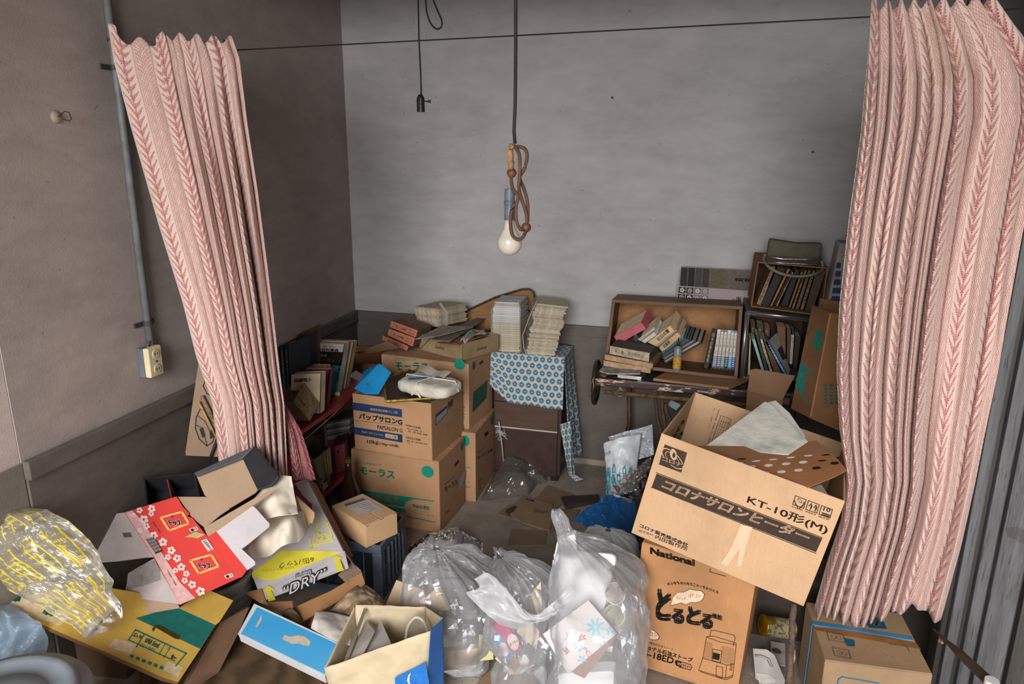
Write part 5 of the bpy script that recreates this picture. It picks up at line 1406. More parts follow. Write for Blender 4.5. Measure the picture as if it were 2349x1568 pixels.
# contents: paper, perforated insert, folded white papers
P1 = Pl(at(*f8((1060, 500))[0], y=2.18), at(*f8((1555, 150))[0], y=2.42), at(*f8((1910, 490))[0], y=2.22))
ta_ = thing('waxed_paper', 'folded grey-white waxed paper bag standing in the heater carton', 'paper', P1.hit(*f8((1400, 560))[0]))
m = Mt('waxed_paper'); a = m.noise(9, 5); 
m.col(m.ramp(a, (.35, '9da39b'), (.5, 'c4c2b8'), (.7, 'd0cdc4'))).rough(.45); m.bump(m.noise(16, 4), .5, .012)
build('front_sheet', MB().prism([P1.hit(*p) for p in f8((1000, 565), (1550, 150), (1600, 175), (1915, 490), (1750, 600))], -P1.n * .004), m.mat, ta_)
build('back_sheet', MB().prism([P1.hit(*p, -.012) for p in f8((1560, 160), (1640, 142), (1760, 250), (1890, 440), (1900, 480), (1700, 500))], -P1.n * .004), mat('c9c7c2', .6), ta_)
P2 = Pl(at(*f8((950, 530))[0], y=2.14), at(*f8((1990, 485))[0], y=2.26), at(*f8((1920, 880))[0], y=2.0))
ti = thing('perforated_insert', 'brown perforated cardboard insert bent over in the heater carton', 'cardboard', P2.hit(*f8((1500, 700))[0]))
PERF = cardboard('9a6a44', 'perf')
build('upper_fold', MB().prism([P2.hit(*p) for p in f8((930, 528), (1390, 535), (1740, 525), (1985, 485), (2120, 585), (1700, 620), (1300, 680))], -P2.n * .004), cardboard('8a6346', 'pf2'), ti)
P3 = Pl(P2.hit(*f8((1300, 680))[0]), P2.hit(*f8((2120, 585))[0]), at(*f8((1920, 885))[0], y=1.985))
build('lower_fold', MB().prism([P3.hit(*p) for p in f8((1290, 682), (1700, 620), (2120, 585), (2250, 735), (2150, 790), (1915, 885), (1560, 760))], -P3.n * .004), PERF, ti)
hol = [((1352, 642), 'd'), ((1472, 660), 'w'), ((1620, 647), 'w'), ((1768, 630), 'w'), ((1920, 614), 'w'), ((2070, 608), 'd'), ((2165, 632), 'd'), ((1330, 680), 'w'), ((1432, 708), 'w'), ((1580, 697), 'w'), ((1730, 684), 'w'), ((1876, 670), 'w'), ((2040, 657), 'd'), ((2145, 678), 'd'), ((1550, 762), 'w'), ((1690, 752), 'w'), ((1836, 738), 'w'), ((1990, 720), 'd')]
for (x, y), c in hol:
    pl_ = P3 if y > 640 else P2
    build('punched_hole', Print(pl_, .0012).disc(*f8((x, y), (x + 38, y - 3), (x - 2, y - (12 if y > 660 else 6))), 14).mb, ink('d9d4ce' if c == 'w' else '1c1410'), ti)
P4 = Pl(at(*f8((1900, 900))[0], y=2.03), at(*f8((2095, 960))[0], y=2.03), at(*f8((2030, 860))[0], y=2.12))
tag(build('white_paper', MB().prism([P4.hit(*p) for p in f8((1880, 910), (2030, 860), (2095, 955), (2060, 1000))], -P4.n * .003), mat('d3d0cb', .7)), 'folded white paper under the perforated insert', 'paper')
# ================================================================== foreground pile, left
def b3(*p): return q('b3', *p)
def c3(*p): return q('c3', *p)
def r6(*p): return q('r6', *p)
def r8(*p): return q('r8', *p)
def b8(*p): return q('b8', *p)
# grey-blue bottle crate
CR_ = Bx((-1.091, 2.256, 0, radians(.8), 0, 0, .40, .25, .232))
MCR = mat('4c5663', .45, .2, 14, .15)
tcr = thing('bottle_crate', 'dark blue-grey plastic bottle crate under the small tan box', 'crate', CR_.base)
w, d, h = CR_.w, CR_.d, CR_.h
for z0, z1 in ((h - .035, h), (0, .03), (h * .48, h * .54)):
    for nm, bb in (('rail', (-w, 0, 0, .012)), ('rail', (-w, 0, d - .012, d)), ('rail', (-w, -w + .012, .012, d - .012)), ('rail', (-.012, 0, .012, d - .012))):
        if z0 == h * .48 and bb[3] == .012: continue
        build(nm, MB().box(CR_.M, bb[0], bb[1], bb[2], bb[3], z0, z1), MCR, tcr, bevel=.002)
for x in (-w + .02, -.02):
    for y in (.02, d - .02):
        build('corner_post', MB().box(CR_.M, x - .02, x + .02, y - .02, y + .02, 0.03, h - .035), MCR, tcr, bevel=.006)
for y in (.07, .105, .14, .175, .21):
    build('rib', MB().box(CR_.M, -.012, .004, y - .004, y + .004, .03, h - .035), MCR, tcr)
for i in range(4): build('divider', MB().box(CR_.M, -w + .08 * (i + 1) - .002, -w + .08 * (i + 1) + .002, .012, d - .012, .01, h - .03), MCR, tcr)
build('floor_grid', MB().box(CR_.M, -w + .012, -.012, .012, d - .012, 0, .006), MCR, tcr)
SB = Bx((-1.14, 2.232, .2325, radians(-29.2), 0, 0, .228, .149, .090))
ts = carton('parcel_box', 'small tan stapled box with a white address label on the crate', SB, cardboard('c9a37c', 'sb', .15))
T2 = Pl(SB.c(0, 0, SB.h + .005), SB.c(-1, 0, SB.h + .005), SB.c(0, 1, SB.h + .005))
Print(T2).poly(b3((1030, 185), (1190, 135), (1345, 228), (1140, 268))).done(ts, 'b9b2ad', 'paper_label')
pr = Print(T2, .002); pr.poly(b3((1032, 188), (1185, 140), (1205, 152), (1055, 202)))
for i in range(6): pr.line(b3((1120 + i * 22, 195 + i * 9), (1215 + i * 12, 168 + i * 10)), .002)
pr.done(ts, '5f5a58', 'label_print')
pr = Print(SB.R)
for x, y in ((1218, 355), (1330, 300), (1425, 258), (1232, 515)): pr.line(b3((x - 10, y + 5), (x + 10, y - 5)), .002)
pr.done(ts, '3a322c', 'staples')
# beer carton
BL, BR, TR = at(590, 1349, y=2.0), at(790, 1264, y=2.08), at(705, 1095, y=2.3)
TL = BL + TR - BR
PT = Pl(BL, BR, TR)
dn = -PT.n
tb = thing('beer_carton', 'silver grey beer carton with yellow print and black outlined lettering', 'box', (BL + BR) / 2)
SIL = mat('b3aeb0', .55, .06, 8, .08); 
FB = at(799, 1303, y=2.03); FA = at(601, 1379, y=1.95)
PF = Pl(BL, BR, FA)
build('top_panel', MB().prism([BL, BR, TR, TL], dn * .004), SIL, tb)
build('front_panel', MB().prism([BL, BR, FB, FA], V((0, .004, 0))), SIL, tb)
sd = FB - BR
build('side_panel', MB().prism([BR, TR, TR + V((.03, .02, -.10)), FB + V((.02, .03, -.02))], V((-.004, 0, 0))), mat('6d3f44', .6, .3, 20), tb)
build('body', MB().prism([BL + dn * .006, BR + dn * .006 + V((-.004, .004, 0)), TR + dn * .006, TL + dn * .006], dn * .06), cardboard('8d6a4c', 'bb'), tb)
YEL = mat('d6cc3e', .55, .08, 14, .05)
Print(PT).poly(b3((330, 752), (365, 745), (420, 770), (500, 770), (890, 600), (1020, 552), (560, 538), (500, 590), (330, 705))).done(tb, YEL, 'yellow_print')
pr = Print(PT, .002)
for pts in ([(840, 310), (790, 520), (900, 470), (945, 440), (900, 320), (815, 335)], [(800, 400), (930, 420)], [(770, 450), (790, 525)], [(890, 490), (950, 462)], [(835, 480), (850, 410), (890, 450), (830, 450)], [(800, 500), (920, 430)]):
    pr.line(b3(*pts), .005)
pr.done(tb, 'd3c84a', 'yellow_drawing')
Print(PT, .002).text('6缶パック', *b3((800, 590), (530, 640), (810, 635)), .02).text('お持ち帰りください', *b3((650, 660), (400, 690), (655, 680))).done(tb, '9a9234', 'olive_lettering')
Print(PT, .0015).poly(b3((655, 20), (715, 120), (790, 190), (790, 240), (730, 190), (640, 110))).done(tb, '7d3a44', 'wine_print')
Print(PF).poly(b3((415, 935 - 80), (450, 808), (502, 840), (475, 850), (510, 920), (455, 935), (440, 860))).poly(b3((943, 610), (970, 582), (1025, 598), (1005, 612), (1035, 695), (985, 705), (965, 622))).done(tb, YEL, 'yellow_arrow')
tx_ = Print(PF, .0015); tx_.text('“DRY”', *b3((570, 905), (915, 755), (560, 815)), .045, .25).text('SUPER', *b3((660, 755), (790, 715), (658, 722)), .05, .15).done(tb, '2a2a3a')
tx_ = Print(PF, .0022); tx_.text('“DRY”', *b3((576, 897), (906, 752), (568, 822)), -.005, .25).text('SUPER', *b3((665, 751), (785, 714), (663, 726)), -.01, .15).done(tb, 'd5d2d3', 'lettering_fill')
# torn brown carton beneath the beer carton
CBB = cardboard('a97c54', 'torn', .35)
PC = Pl(at(*b3((380, 990))[0], y=1.93), at(*b3((1190, 800))[0], y=2.0), at(*b3((700, 1090))[0], y=1.88))
tt = thing('torn_carton', 'torn brown carton with crushed flaps under the beer carton', 'box', PC.hit(*b3((700, 1090))[0]))
build('front_panel', MB().prism([PC.hit(*p) for p in b3((575, 1030), (640, 985), (940, 850), (1170, 710), (1195, 790), (1150, 835), (700, 1092))], -PC.n * .005), CBB, tt)
PC2 = Pl(at(*b3((265, 865))[0], y=2.0), at(*b3((420, 880))[0], y=1.97), at(*b3((560, 1010))[0], y=1.9))
build('bent_flap', MB().prism([PC2.hit(*p) for p in b3((265, 865), (400, 838), (440, 940), (640, 930), (640, 985), (560, 1010), (380, 940))], -PC2.n * .005), cardboard('8f6746', 'torn2', .3), tt)
PC3 = Pl(at(*b3((1000, 720))[0], y=2.04), at(*b3((1160, 690))[0], y=2.06), at(*b3((1075, 815))[0], y=2.0))
build('taped_flap', MB().prism([PC3.hit(*p) for p in b3((990, 730), (1095, 625), (1165, 692), (1190, 780), (1075, 815))], -PC3.n * .005), mat('a5744a', .35, .3, 12), tt)
tag(build('tape_strip', MB().prism([PC3.hit(*p, .003) for p in b3((1000, 735), (1095, 630), (1165, 695), (1075, 812))], PC3.n * .001), film('sticky_tape', 'd8c4b0', .25, .15), tt), 'clear shiny tape')
# white and brown sheets and the cream wrapping paper behind
RT = {}
redTL, redBL, redBR = at(*r6((235, 285))[0], y=1.86), at(*r6((905, 1390))[0], y=1.66), at(*r6((1590, 1075))[0], y=1.74)
PR = Pl(redTL, redBL, redBR)
RedM = mat('d2403a', .5, .06, 8, .06)
BRN = cardboard('a98e78', 'greyb', .15)
tr = thing('red_carton', 'flattened red and white detergent carton with flower print and torn flaps', 'box', PR.hit(*r6((905, 1390))[0]))
def sl(nm, pts, m, off=0.0, th=.003, pl=PR, par=tr): return build(nm, MB().prism([pl.hit(*p, off) for p in pts], -pl.n * th), m, par)
sl('red_panel', r6((235, 285), (860, 95), (935, 215), (1015, 300), (985, 330), (1050, 352), (1235, 580), (1590, 1075), (905, 1390), (590, 825)), RedM)
WHC = mat('b9aeac', .7, .1, 10, .1)
sl('white_panel', r6((-410, 380), (235, 287), (590, 820), (500, 825), (150, 870), (-300, 905), (-160, 820), (-245, 730)), WHC, -.001)
sl('white_panel', r6((160, 1280), (250, 1215), (290, 1010), (590, 838), (905, 1388), (700, 1360)), WHC, -.001)
Print(PR, .0006).poly(r6((260, 1180), (280, 1020), (420, 930), (600, 850), (660, 980), (665, 1095), (450, 1170), (260, 1210))).done(tr, '958e8a', 'torn_liner')
sl('inner_flap', r6((170, 1285), (880, 1390), (900, 1430), (100, 1568), (140, 1380)), BRN, -.004)
sl('inner_flap', r6((870, 98), (1370, 100), (1500, 240), (1380, 320), (1200, 470), (1050, 352), (1015, 300)), BRN, -.008)
PR2 = Pl(PR.hit(*r6((1235, 578))[0]), PR.hit(*r6((1590, 1075))[0]), at(*r6((1880, 330))[0], y=1.86))
sl('end_flap', r6((1235, 578), (1340, 515), (1705, 970), (1640, 1060), (1590, 1075)), RedM, 0, .003, PR2)
sl('tuck_flap', r6((1340, 515), (1770, 210), (1800, 225), (1975, 420), (1970, 460), (1700, 680), (1640, 722), (1800, 870), (1805, 910), (1710, 975)), mat('c6c0c4', .6, .05), .0005, .003, PR2)
sl('back_strip', r6((1190, 470), (1960, 20), (2050, 20), (1720, 240), (1345, 515), (1235, 578)), BRN, -.004, .003, PR2)
pr = Print(PR, .0018)
# sakura flowers
rnd = random.Random(9)
MFL = ink('d9b9b6'); 
pr.poly(r6((245, 290), (330, 262), (470, 400), (560, 560), (640, 700), (800, 950), (900, 1120), (1090, 1310), (905, 1388), (600, 830)))
pr.done(tr, 'd2a5a3', 'pale_print')
pr = Print(PR, .0024)
def flower(c, r, a0):
    for k_ in range(5):
        an = a0 + k_ * 2 * pi / 5; cc = (c[0] + r * .6 * cos(an), c[1] + r * .6 * sin(an)); pr.disc(*r6(cc, (cc[0] + r * .42, cc[1]), (cc[0], cc[1] - r * .36)), 10)
for c, r in (((565, 240), 48), ((470, 370), 58), ((590, 560), 50), ((700, 640), 55), ((800, 740), 52), ((870, 835), 52), ((920, 940), 52), ((980, 1020), 42), ((1050, 1150), 52), ((1150, 1230), 58), ((420, 260), 40), ((560, 300), 36), ((350, 320), 30), ((960, 1100), 40), ((850, 980), 36), ((760, 820), 40), ((500, 450), 44), ((430, 500), 34)):
    flower(c, r, rnd.uniform(0, 1))
pr.done(tr, 'dcc6c4', 'flower_print')
for O in ((845, 388), (1200, 902)):
    o = lambda x, y: (O[0] + x, O[1] + y)
    Print(PR, .003).line(r6(o(-170, -40), o(80, -110), o(165, 30), o(-70, 115)), .007, True).done(tr, 'e9b26a', 'logo_frame')
    Print(PR, .0036).text('トップ', *r6(o(-62, 62), o(98, 60), o(-100, -18)), .12).done(tr, 'e6e2de', 'logo_outline')
    Print(PR, .0042).text('トップ', *r6(o(-58, 56), o(92, 55), o(-95, -14)), .065).done(tr, '1f1d20', 'logo_lettering')
    Print(PR, .0042).text('新', *r6(o(-50, -35), o(-18, -48), o(-62, -60)), .02).done(tr, '2f5fa8', 'logo_mark')
for O in ((1070, 490), (1492, 1048)):
    Print(PR, .003).poly(r6((O[0] - 62, O[1] - 4), (O[0] + 35, O[1] - 38), (O[0] + 58, O[1] + 2), (O[0] - 30, O[1] + 34))).done(tr, 'd6d2ce', 'white_tag')
    Print(PR, .0036).poly(r6((O[0] - 45, O[1] - 2), (O[0] - 12, O[1] - 14), (O[0] + 8, O[1] + 14), (O[0] - 24, O[1] + 26))).text('12', *r6((O[0] + 10, O[1] + 6), (O[0] + 40, O[1] - 4), (O[0] - 2, O[1] - 18)), .02).done(tr, '2a2422', 'tag_print')
Print(PR, .003).poly(r6((1155, 628), (1222, 600), (1308, 725), (1242, 752))).done(tr, 'd2cdc8', 'white_tag')
Print(PR, .0036).text('1H0552', *r6((1262, 740), (1182, 632), (1292, 725)), .02).text('部屋干し900g(PH)', *r6((660, 535), (568, 400), (672, 525)), .01).text('部屋干し900g(PH)', *r6((845, 1165), (745, 985), (862, 1155)), .01).done(tr, '2a2422')
Print(PR, .003).poly(r6((490, 603), (585, 572), (695, 750), (610, 782))).done(tr, '2c2826', 'barcode')
pr = Print(PR, .0036)
for i in range(14): 
    a = (500 + i * 7.7, 605 + i * 12); b = (583 + i * 7.5, 580 + i * 11.8); pr.line(r6(a, b), .0011 if i % 3 else .002)
pr.done(tr, 'c9c0bc', 'barcode_gaps')
pr = Print(PR, .0012)
for i in range(5): pr.line(r6((218 + i * 20, 535 - i * 1.5), (240 + i * 20, 583 - i * 1.5)), .003)
pr.done(tr, '5d5754', 'barcode')
Print(PR, .003).poly(r6((960, 578), (1095, 518), (1205, 550), (1120, 595))).done(tr, 'b9ad72', 'leaflet_print')
# cream wrapping paper heap
def heap(name, lab, cat, O, nu, nv, m, amp=.02, f=8, par=None, solid=.001, seed=0, octv=3):
    """crumpled sheet: O is a rows x cols net of room points"""
    R, Cn = len(O), len(O[0])
    def fn(u, v):
        rows = [V(interp([tuple(p) for p in r], u)) for r in O]
        p = V(interp([tuple(p) for p in rows], v))
        p += V((.3, -.7, .7)) * crumple(p + V((seed, 0, 0)), f, amp, octv)
        return p
    o = build(name, MB().grid(fn, nu, nv), m, par, smooth=True, solid=solid)
    if par is None: tag(o, lab, cat)
    return o
def net(rows, fn):
    return [[at(*fn((x, y))[0], y=yy) for x, y, yy in r] for r in rows]
CRM = mat('ece2d0', .8, .06, 12, .15, 40)
tw = thing('wrapping_paper', 'crumpled cream wrapping paper with small print on the cartons', 'paper', at(*r8((1300, 1400))[0], y=1.95))
heap('paper_sheet', '', '', net([[(850, 880, 1.99), (1250, 470, 2.03), (1495, 425, 2.05)], [(1000, 900, 1.95), (1260, 700, 1.965), (1545, 690, 2.01)], [(1130, 1035, 1.90), (1380, 975, 1.89), (1592, 955, 1.93)]], r8), 44, 40, CRM, .009, 8, tw, octv=2)
heap('paper_sheet', '', '', net([[(1130, 1000, 1.99), (1400, 940, 1.99), (1580, 930, 2.02), (1660, 900, 2.06)], [(900, 1400, 1.93), (1200, 1200, 1.92), (1480, 1050, 1.93), (1715, 1180, 2.0)], [(960, 1560, 1.93), (1200, 1530, 1.88), (1380, 1400, 1.86), (1600, 1330, 1.92)]], r8), 50, 44, CRM, .009, 8, tw, seed=3, octv=2)
PW1 = Pl(at(*r8((1250, 700))[0], y=1.965), at(*r8((1500, 600))[0], y=1.99), at(*r8((1100, 900))[0], y=1.945))
pr = Print(PW1, .004)
for x, y in ((1218, 685), (1180, 740), (1190, 835), (1122, 920)): pr.text('紙', *r8((x - 10, y + 14), (x + 14, y + 4), (x - 14, y - 6)))
pr.done(tw, '3a332c')
tag(build('tan_flap', MB().prism([Pl(at(*r8((1560, 720))[0], y=2.08), at(*r8((1820, 960))[0], y=2.06), at(*r8((1700, 1100))[0], y=2.04)).hit(*p) for p in r8((1560, 700), (1815, 940), (1815, 1000), (1785, 1085), (1750, 1080), (1740, 1150), (1690, 1130), (1640, 900))], V((0, .004, 0))), cardboard('bf9c78', 'tf')), 'loose tan cardboard flap beside the cream wrapping paper', 'cardboard')
# tan board and black boxes behind
PBk = Pl(at(*r8((160, 420))[0], y=1.96), at(*r8((990, 20))[0], y=2.05), at(*r8((650, 860))[0], y=1.90))
tk = thing('black_frame_box', 'shallow black box with a tan pasteboard inner panel tipped up behind the red carton', 'box', PBk.hit(*r8((600, 870))[0]))
BLK = mat('26272a', .45, .2, 14)
build('inner_panel', MB().prism([PBk.hit(*p, -.02) for p in r8((185, 430), (820, 180), (1030, 620), (1000, 660), (650, 870), (300, 700))], -PBk.n * .004), cardboard('a98f76', 'in', .12), tk)
build('side_wall', MB().prism([PBk.hit(*p) for p in r8((145, 385), (990, 15), (820, 182), (180, 432))], -PBk.n * .012), mat('4d4e52', .3, .1), tk, bevel=.002)  # sheen along the upper black wall put into its lighter grey
build('side_wall', MB().prism([PBk.hit(*p) for p in r8((990, 15), (1330, 440), (1220, 560), (1030, 620), (820, 182))], -PBk.n * .012), BLK, tk, bevel=.002)
build('back_panel', MB().prism([PBk.hit(*p, -.05) for p in r8((145, 385), (990, 15), (1330, 440), (650, 870))], -PBk.n * .004), BLK, tk)
# black compartment box
PD = Pl(at(*c3((920, 245))[0], y=1.98), at(*c3((1250, 215))[0], y=2.06), at(*c3((930, 420))[0], y=1.9))
tk = thing('black_tray_box', 'open black box with a red divider behind the red carton', 'box', PD.hit(*c3((1080, 420))[0]))
rim = [PD.hit(*p) for p in c3((920, 245), (1250, 213), (1285, 372), (935, 425))]
dd = -PD.n * .09
build('bottom_panel', MB().prism([p + dd for p in rim], -PD.n * .004), BLK, tk)
for i in range(4):
    a, b = rim[i], rim[(i + 1) % 4]; inn = (sum(rim, V((0, 0, 0))) / 4 - (a + b) / 2).normalized() * .006
    build('side_wall', MB().prism([a, b, b + dd, a + dd], inn), BLK, tk)
da, db = [PD.hit(*p, -.004) for p in c3((1070, 256), (1100, 380))]
build('divider', MB().prism([da, db, db + dd * .9, da + dd * .9], V((.005, 0, 0))), mat('8c3038', .6), tk)
# yellow and green flattened carton
yBL, yBR, yR = at(9, 1392, y=1.42), at(409, 1563, y=1.52), at(534, 1376, y=1.82)
PY = Pl(yBL, yBR, yR)
ty = thing('yellow_carton', 'flattened yellow carton with green band and hand slot under the red carton', 'box', PY.hit(300, 1540))
YC = mat('cda94e', .65, .1, 8, .1)
def yl_(nm, pts, m, off=0.0, th=.005): return build(nm, MB().prism([PY.hit(*p, off) for p in pts], -PY.n * th), m, ty)
yl_('main_panel', c3((-60, 1020), (400, 900), (1000, 1000), (1385, 1190), (1285, 1345), (1145, 1555), (1060, 1530), (20, 1075)), YC)
yl_('end_flap', c3((1150, 1080), (1330, 960), (1498, 1032), (1412, 1165), (1385, 1188)), YC, .002)
Print(PY).poly(c3((870, 1145), (1100, 1080), (1150, 1082), (1385, 1190), (1285, 1342))).done(ty, '1f6b62', 'green_band')
Print(PY, .0016).poly(c3((975, 1215), (1000, 1190), (1030, 1188), (1160, 1258), (1150, 1282), (1120, 1275), (1000, 1205), (985, 1232))).done(ty, '3d3a22', 'hand_slot')
Print(PY, .0008).poly(c3((-40, 1020), (150, 870), (520, 960), (430, 1160), (380, 1195), (20, 1068))).done(ty, 'd3bf98', 'cream_area')
Print(PY, .0008).poly(c3((690, 1330), (740, 1275), (880, 1310), (850, 1380))).poly(c3((1040, 1470), (1080, 1420), (1180, 1460), (1140, 1530))).done(ty, 'cdb695', 'tape_remains')
GTL = '1f7268'
pr = Print(PY, .0016)
pr.text('島', *c3((150, 995), (75, 985), (130, 1045)), .03).text('徳', *c3((370, 1095), (290, 1072), (345, 1140)), .03)
pr.line(c3((870, 1220), (1195, 1372), (1130, 1450)), .004).line(c3((870, 1220), (825, 1285), (1120, 1420)), .003).line(c3((925, 1250), (875, 1330)), .003).line(c3((1060, 1310), (1020, 1380)), .002).line(c3((1095, 1330), (1050, 1400)), .002)
pr.text('6寸', *c3((915, 1258), (858, 1235), (905, 1285)), .02).text('阿部', *c3((1028, 1310), (940, 1268), (1012, 1340)), .02).text('200×20', *c3((1000, 1345), (905, 1305), (990, 1365))).text('上', *c3((1100, 1342), (1072, 1330), (1092, 1360)))
for i in range(6): pr.poly(c3((840 + i * 38, 1375 + i * 15), (862 + i * 38, 1384 + i * 15), (855 + i * 38, 1402 + i * 15), (832 + i * 38, 1393 + i * 15)))
pr.done(ty, GTL)
Print(PY, .0016).text('4', *c3((1140, 1395), (1105, 1375), (1125, 1420))).done(ty, '33302c', 'handwriting')
# corrugated edge strip on the near side
build('corrugated_edge', MB().prism([PY.hit(*p, -.001) for p in c3((20, 1075), (1060, 1530), (1145, 1555), (1140, 1568), (1040, 1545), (10, 1090))], -PY.n * .004), cardboard('8d6c4c', 'ce'), ty)
# grey ribbed bucket below
pbk = at(555, 1400, y=2.0)
bc_ = V((-1.66, 2.0, 0))
tk = thing('ribbed_bucket', 'grey plastic ribbed bucket half hidden between the cartons', 'bucket', bc_)
prof = [(0, 0.0), (.12, 0.0), (.13, .02)] + [(.132 + .004 * (i % 2) + i * .002, .03 + i * .018) for i in range(8)] + [(.155, .175), (.158, .19), (.147, .19), (.13, .03), (0, .02)]
build('pail', MB().lathe(Matrix.Translation(bc_), prof, 36), mat('8b8d90', .45, .12), tk, smooth=False)
# plank
PKL = Pl(at(*b3((300, 975))[0], y=1.88), at(*b3((0, 1520))[0], y=1.66), at(*b3((0, 1290))[0], y=1.70))
pts = b3((310, 975), (235, 1180), (70, 1500), (-20, 1560), (-180, 1568), (-60, 1330), (100, 1040))
tag(build('wooden_plank', MB().prism([PKL.hit(*p) for p in b3((312, 975), (225, 1180), (75, 1480), (-60, 1568), (-170, 1568), (90, 1090))], -PKL.n * .022), wood('8f6f58', '6a4d3c', 7, ax=(3, 1, 3)), bevel=.002), 'thick weathered wooden plank lying aslant beside the pale blue box', 'plank')
# plywood sheet on the floor
def plyw():
    m = Mt('stained_plywood'); w = m.nd('ShaderNodeTexWave'); m.t.links.new(m.coord('Object', (1, 2.2, 1)), w.inputs[0]); w.inputs['Scale'].default_value = 3.2; w.inputs['Distortion'].default_value = 9; w.inputs['Detail'].default_value = 3
    n = m.noise(60, 3, stretch=(1, 8, 1))
    base = m.mix(E(m.t, w.outputs['Fac']) * .8 + n * .2, '4e3f2c', '786248'); m.col(base).rough(.55); m.bump(n, .2, .003); return m.mat
zz = .03
P = [at(*p, z=zz) for p in ((330, 1480), (560, 1420), (860, 1470), (1000, 1568), (900, 1700), (300, 1700))]
tag(build('plywood_sheet', MB().prism(P, V((0, 0, -.014))), plyw()), 'stained plywood sheet lying under the pale blue box', 'plywood')
P = [at(*p, z=.014) for p in ((400, 1460), (900, 1460), (960, 1740), (300, 1740))]
tag(build('under_board', MB().prism(P, V((0, 0, -.014))), wood('6a533c', '4a3828')), 'rough brown board under the plywood sheet', 'board')
# pale blue box
PBL = Pl(at(583, 1384, y=1.86), at(546, 1454, y=1.74), at(744, 1549, y=1.66))
BQ = b3((345, 950), (1058, 1282), (888, 1508), (220, 1183))
P = [PBL.hit(*p) for p in BQ]
tk = thing('blue_box', 'long flat box with a bright sky blue lid and white borders', 'box', P[3])
build('lid_panel', MB().prism(P, -PBL.n * .004), mat('d6dade', .45, .05), tk)
build('body', MB().prism([p - PBL.n * .005 + (sum(P, V((0, 0, 0))) / 4 - p) * .01 for p in P], -PBL.n * .03), mat('c9ccd2', .5, .05), tk)
m = Mt('sky_blue_print'); m.col(m.ramp(m.noise(2, 2), (.3, '2f9fdc'), (.7, '62b4e6'))).rough(.4)
Print(PBL, .0008).poly(b3((368, 978), (1040, 1290), (885, 1492), (243, 1182))).done(tk, m.mat, 'blue_print')
Print(PBL, .0016).poly(b3((400, 1042), (408, 1040), (405, 1070), (372, 1130), (352, 1130), (385, 1070))).poly(b3((560, 1225), (580, 1190), (620, 1205), (690, 1192), (740, 1205), (778, 1240), (770, 1275), (720, 1272), (690, 1255), (640, 1260))).done(tk, 'cdbfa8', 'torn_patch')
# white folded cloth, red cloth, rags
heap('white_cloth', 'white stained cloth bunched behind the pale blue box', 'cloth', net([[(820, 1005, 1.84), (960, 1020, 1.86), (1110, 1060, 1.86)], [(800, 1070, 1.8), (950, 1130, 1.78), (1110, 1150, 1.8)], [(780, 1140, 1.8), (950, 1230, 1.74), (1080, 1270, 1.72)]], b3), 24, 20, mat('c4bdb6', .85, .1, 20), .01, 10)
heap('red_cloth', 'crimson cloth showing behind the white stained cloth', 'cloth', net([[(790, 1050, 1.88), (870, 1005, 1.9), (980, 1020, 1.9)], [(760, 1130, 1.84), (800, 1110, 1.84), (960, 1060, 1.87)]], b3), 14, 10, mat('8c1f34', .8), .01, 10)
heap('striped_rag', 'grubby beige rag crumpled beside the torn carton', 'cloth', net([[(1180, 790, 2.02), (1260, 840, 2.03), (1350, 940, 2.0)], [(1080, 860, 1.97), (1200, 920, 1.94), (1330, 980, 1.95)], [(930, 1000, 1.9), (1050, 1030, 1.88), (1120, 1060, 1.88)]], b3), 36, 30, mat('9a8468', .9, .3, 24, .5, 80), .022, 12)
heap('dark_rag', 'dirty brown rag under the torn carton flap', 'cloth', net([[(560, 1010, 1.9), (640, 990, 1.9), (700, 1060, 1.87)], [(560, 1060, 1.86), (640, 1080, 1.84), (700, 1100, 1.84)]], b3), 20, 14, mat('6d5844', .9, .3), .02, 14)
# paper carrier bag in front
yb = 1.42
def bp(x, y, yy): return at(*b3((x, y))[0], y=yy)
tk = thing('paper_carrier_bag', 'cream paper carrier bag with a blue patch, open and full of papers', 'bag', (-.72, 1.6, 0))
KR = mat('cbbb9c', .8, .1, 10, .3, 50)
fl0, fr0 = bp(890, 1440, 1.60), bp(1700, 1160, 1.68)
def dropto(p, z, k=0.0): return V((p.x + k, p.y, z))
def grid4(a, b, c, d_, nu=18, nv=18, amp=.008, f=9):
    return MB().grid(lambda u, v: (a.lerp(b, u)).lerp(d_.lerp(c, u), v) + V((0, -1, .2)) * crumple((a.lerp(b, u)).lerp(d_.lerp(c, u), v), f, amp), nu, nv)
flb, frb = dropto(fl0, .02, .03), dropto(fr0, .02, -.03)
build('front_panel', grid4(fl0, fr0, frb, flb), KR, tk, smooth=True, solid=.0014)
bl0, br0 = bp(1125, 960, 1.80), bp(1660, 975, 1.88)
blb, brb = dropto(bl0, .02, 0), dropto(br0, .02, 0)
build('back_panel', grid4(bl0, br0, brb, blb), KR, tk, smooth=True, solid=.0014)
build('side_panel', grid4(fl0, bl0, blb, flb), KR, tk, smooth=True, solid=.0014)
rr0 = bp(1795, 1065, 1.76)
build('side_panel', grid4(fr0, rr0, dropto(rr0, .02), frb, amp=.004), mat('2a67b2', .6, .1), tk, smooth=True, solid=.0014)
build('side_panel', grid4(rr0, br0, brb, dropto(rr0, .02), amp=.004), KR, tk, smooth=True, solid=.0014)
build('bottom_panel', MB().prism([flb, frb, brb, blb], V((0, 0, .002))), KR, tk)
PBG = Pl(fl0, fr0, flb)
Print(PBG, .009).poly(b3((1425, 1520), (1590, 1440), (1660, 1400), (1690, 1560), (1660, 1700), (1440, 1700))).done(tk, '2a72c4', 'blue_patch')
Print(PBG, .011).poly(b3((1535, 1568), (1520, 1540), (1530, 1500), (1552, 1480), (1540, 1510), (1538, 1545), (1545, 1568))).done(tk, 'd6d0c4', 'crescent_mark')
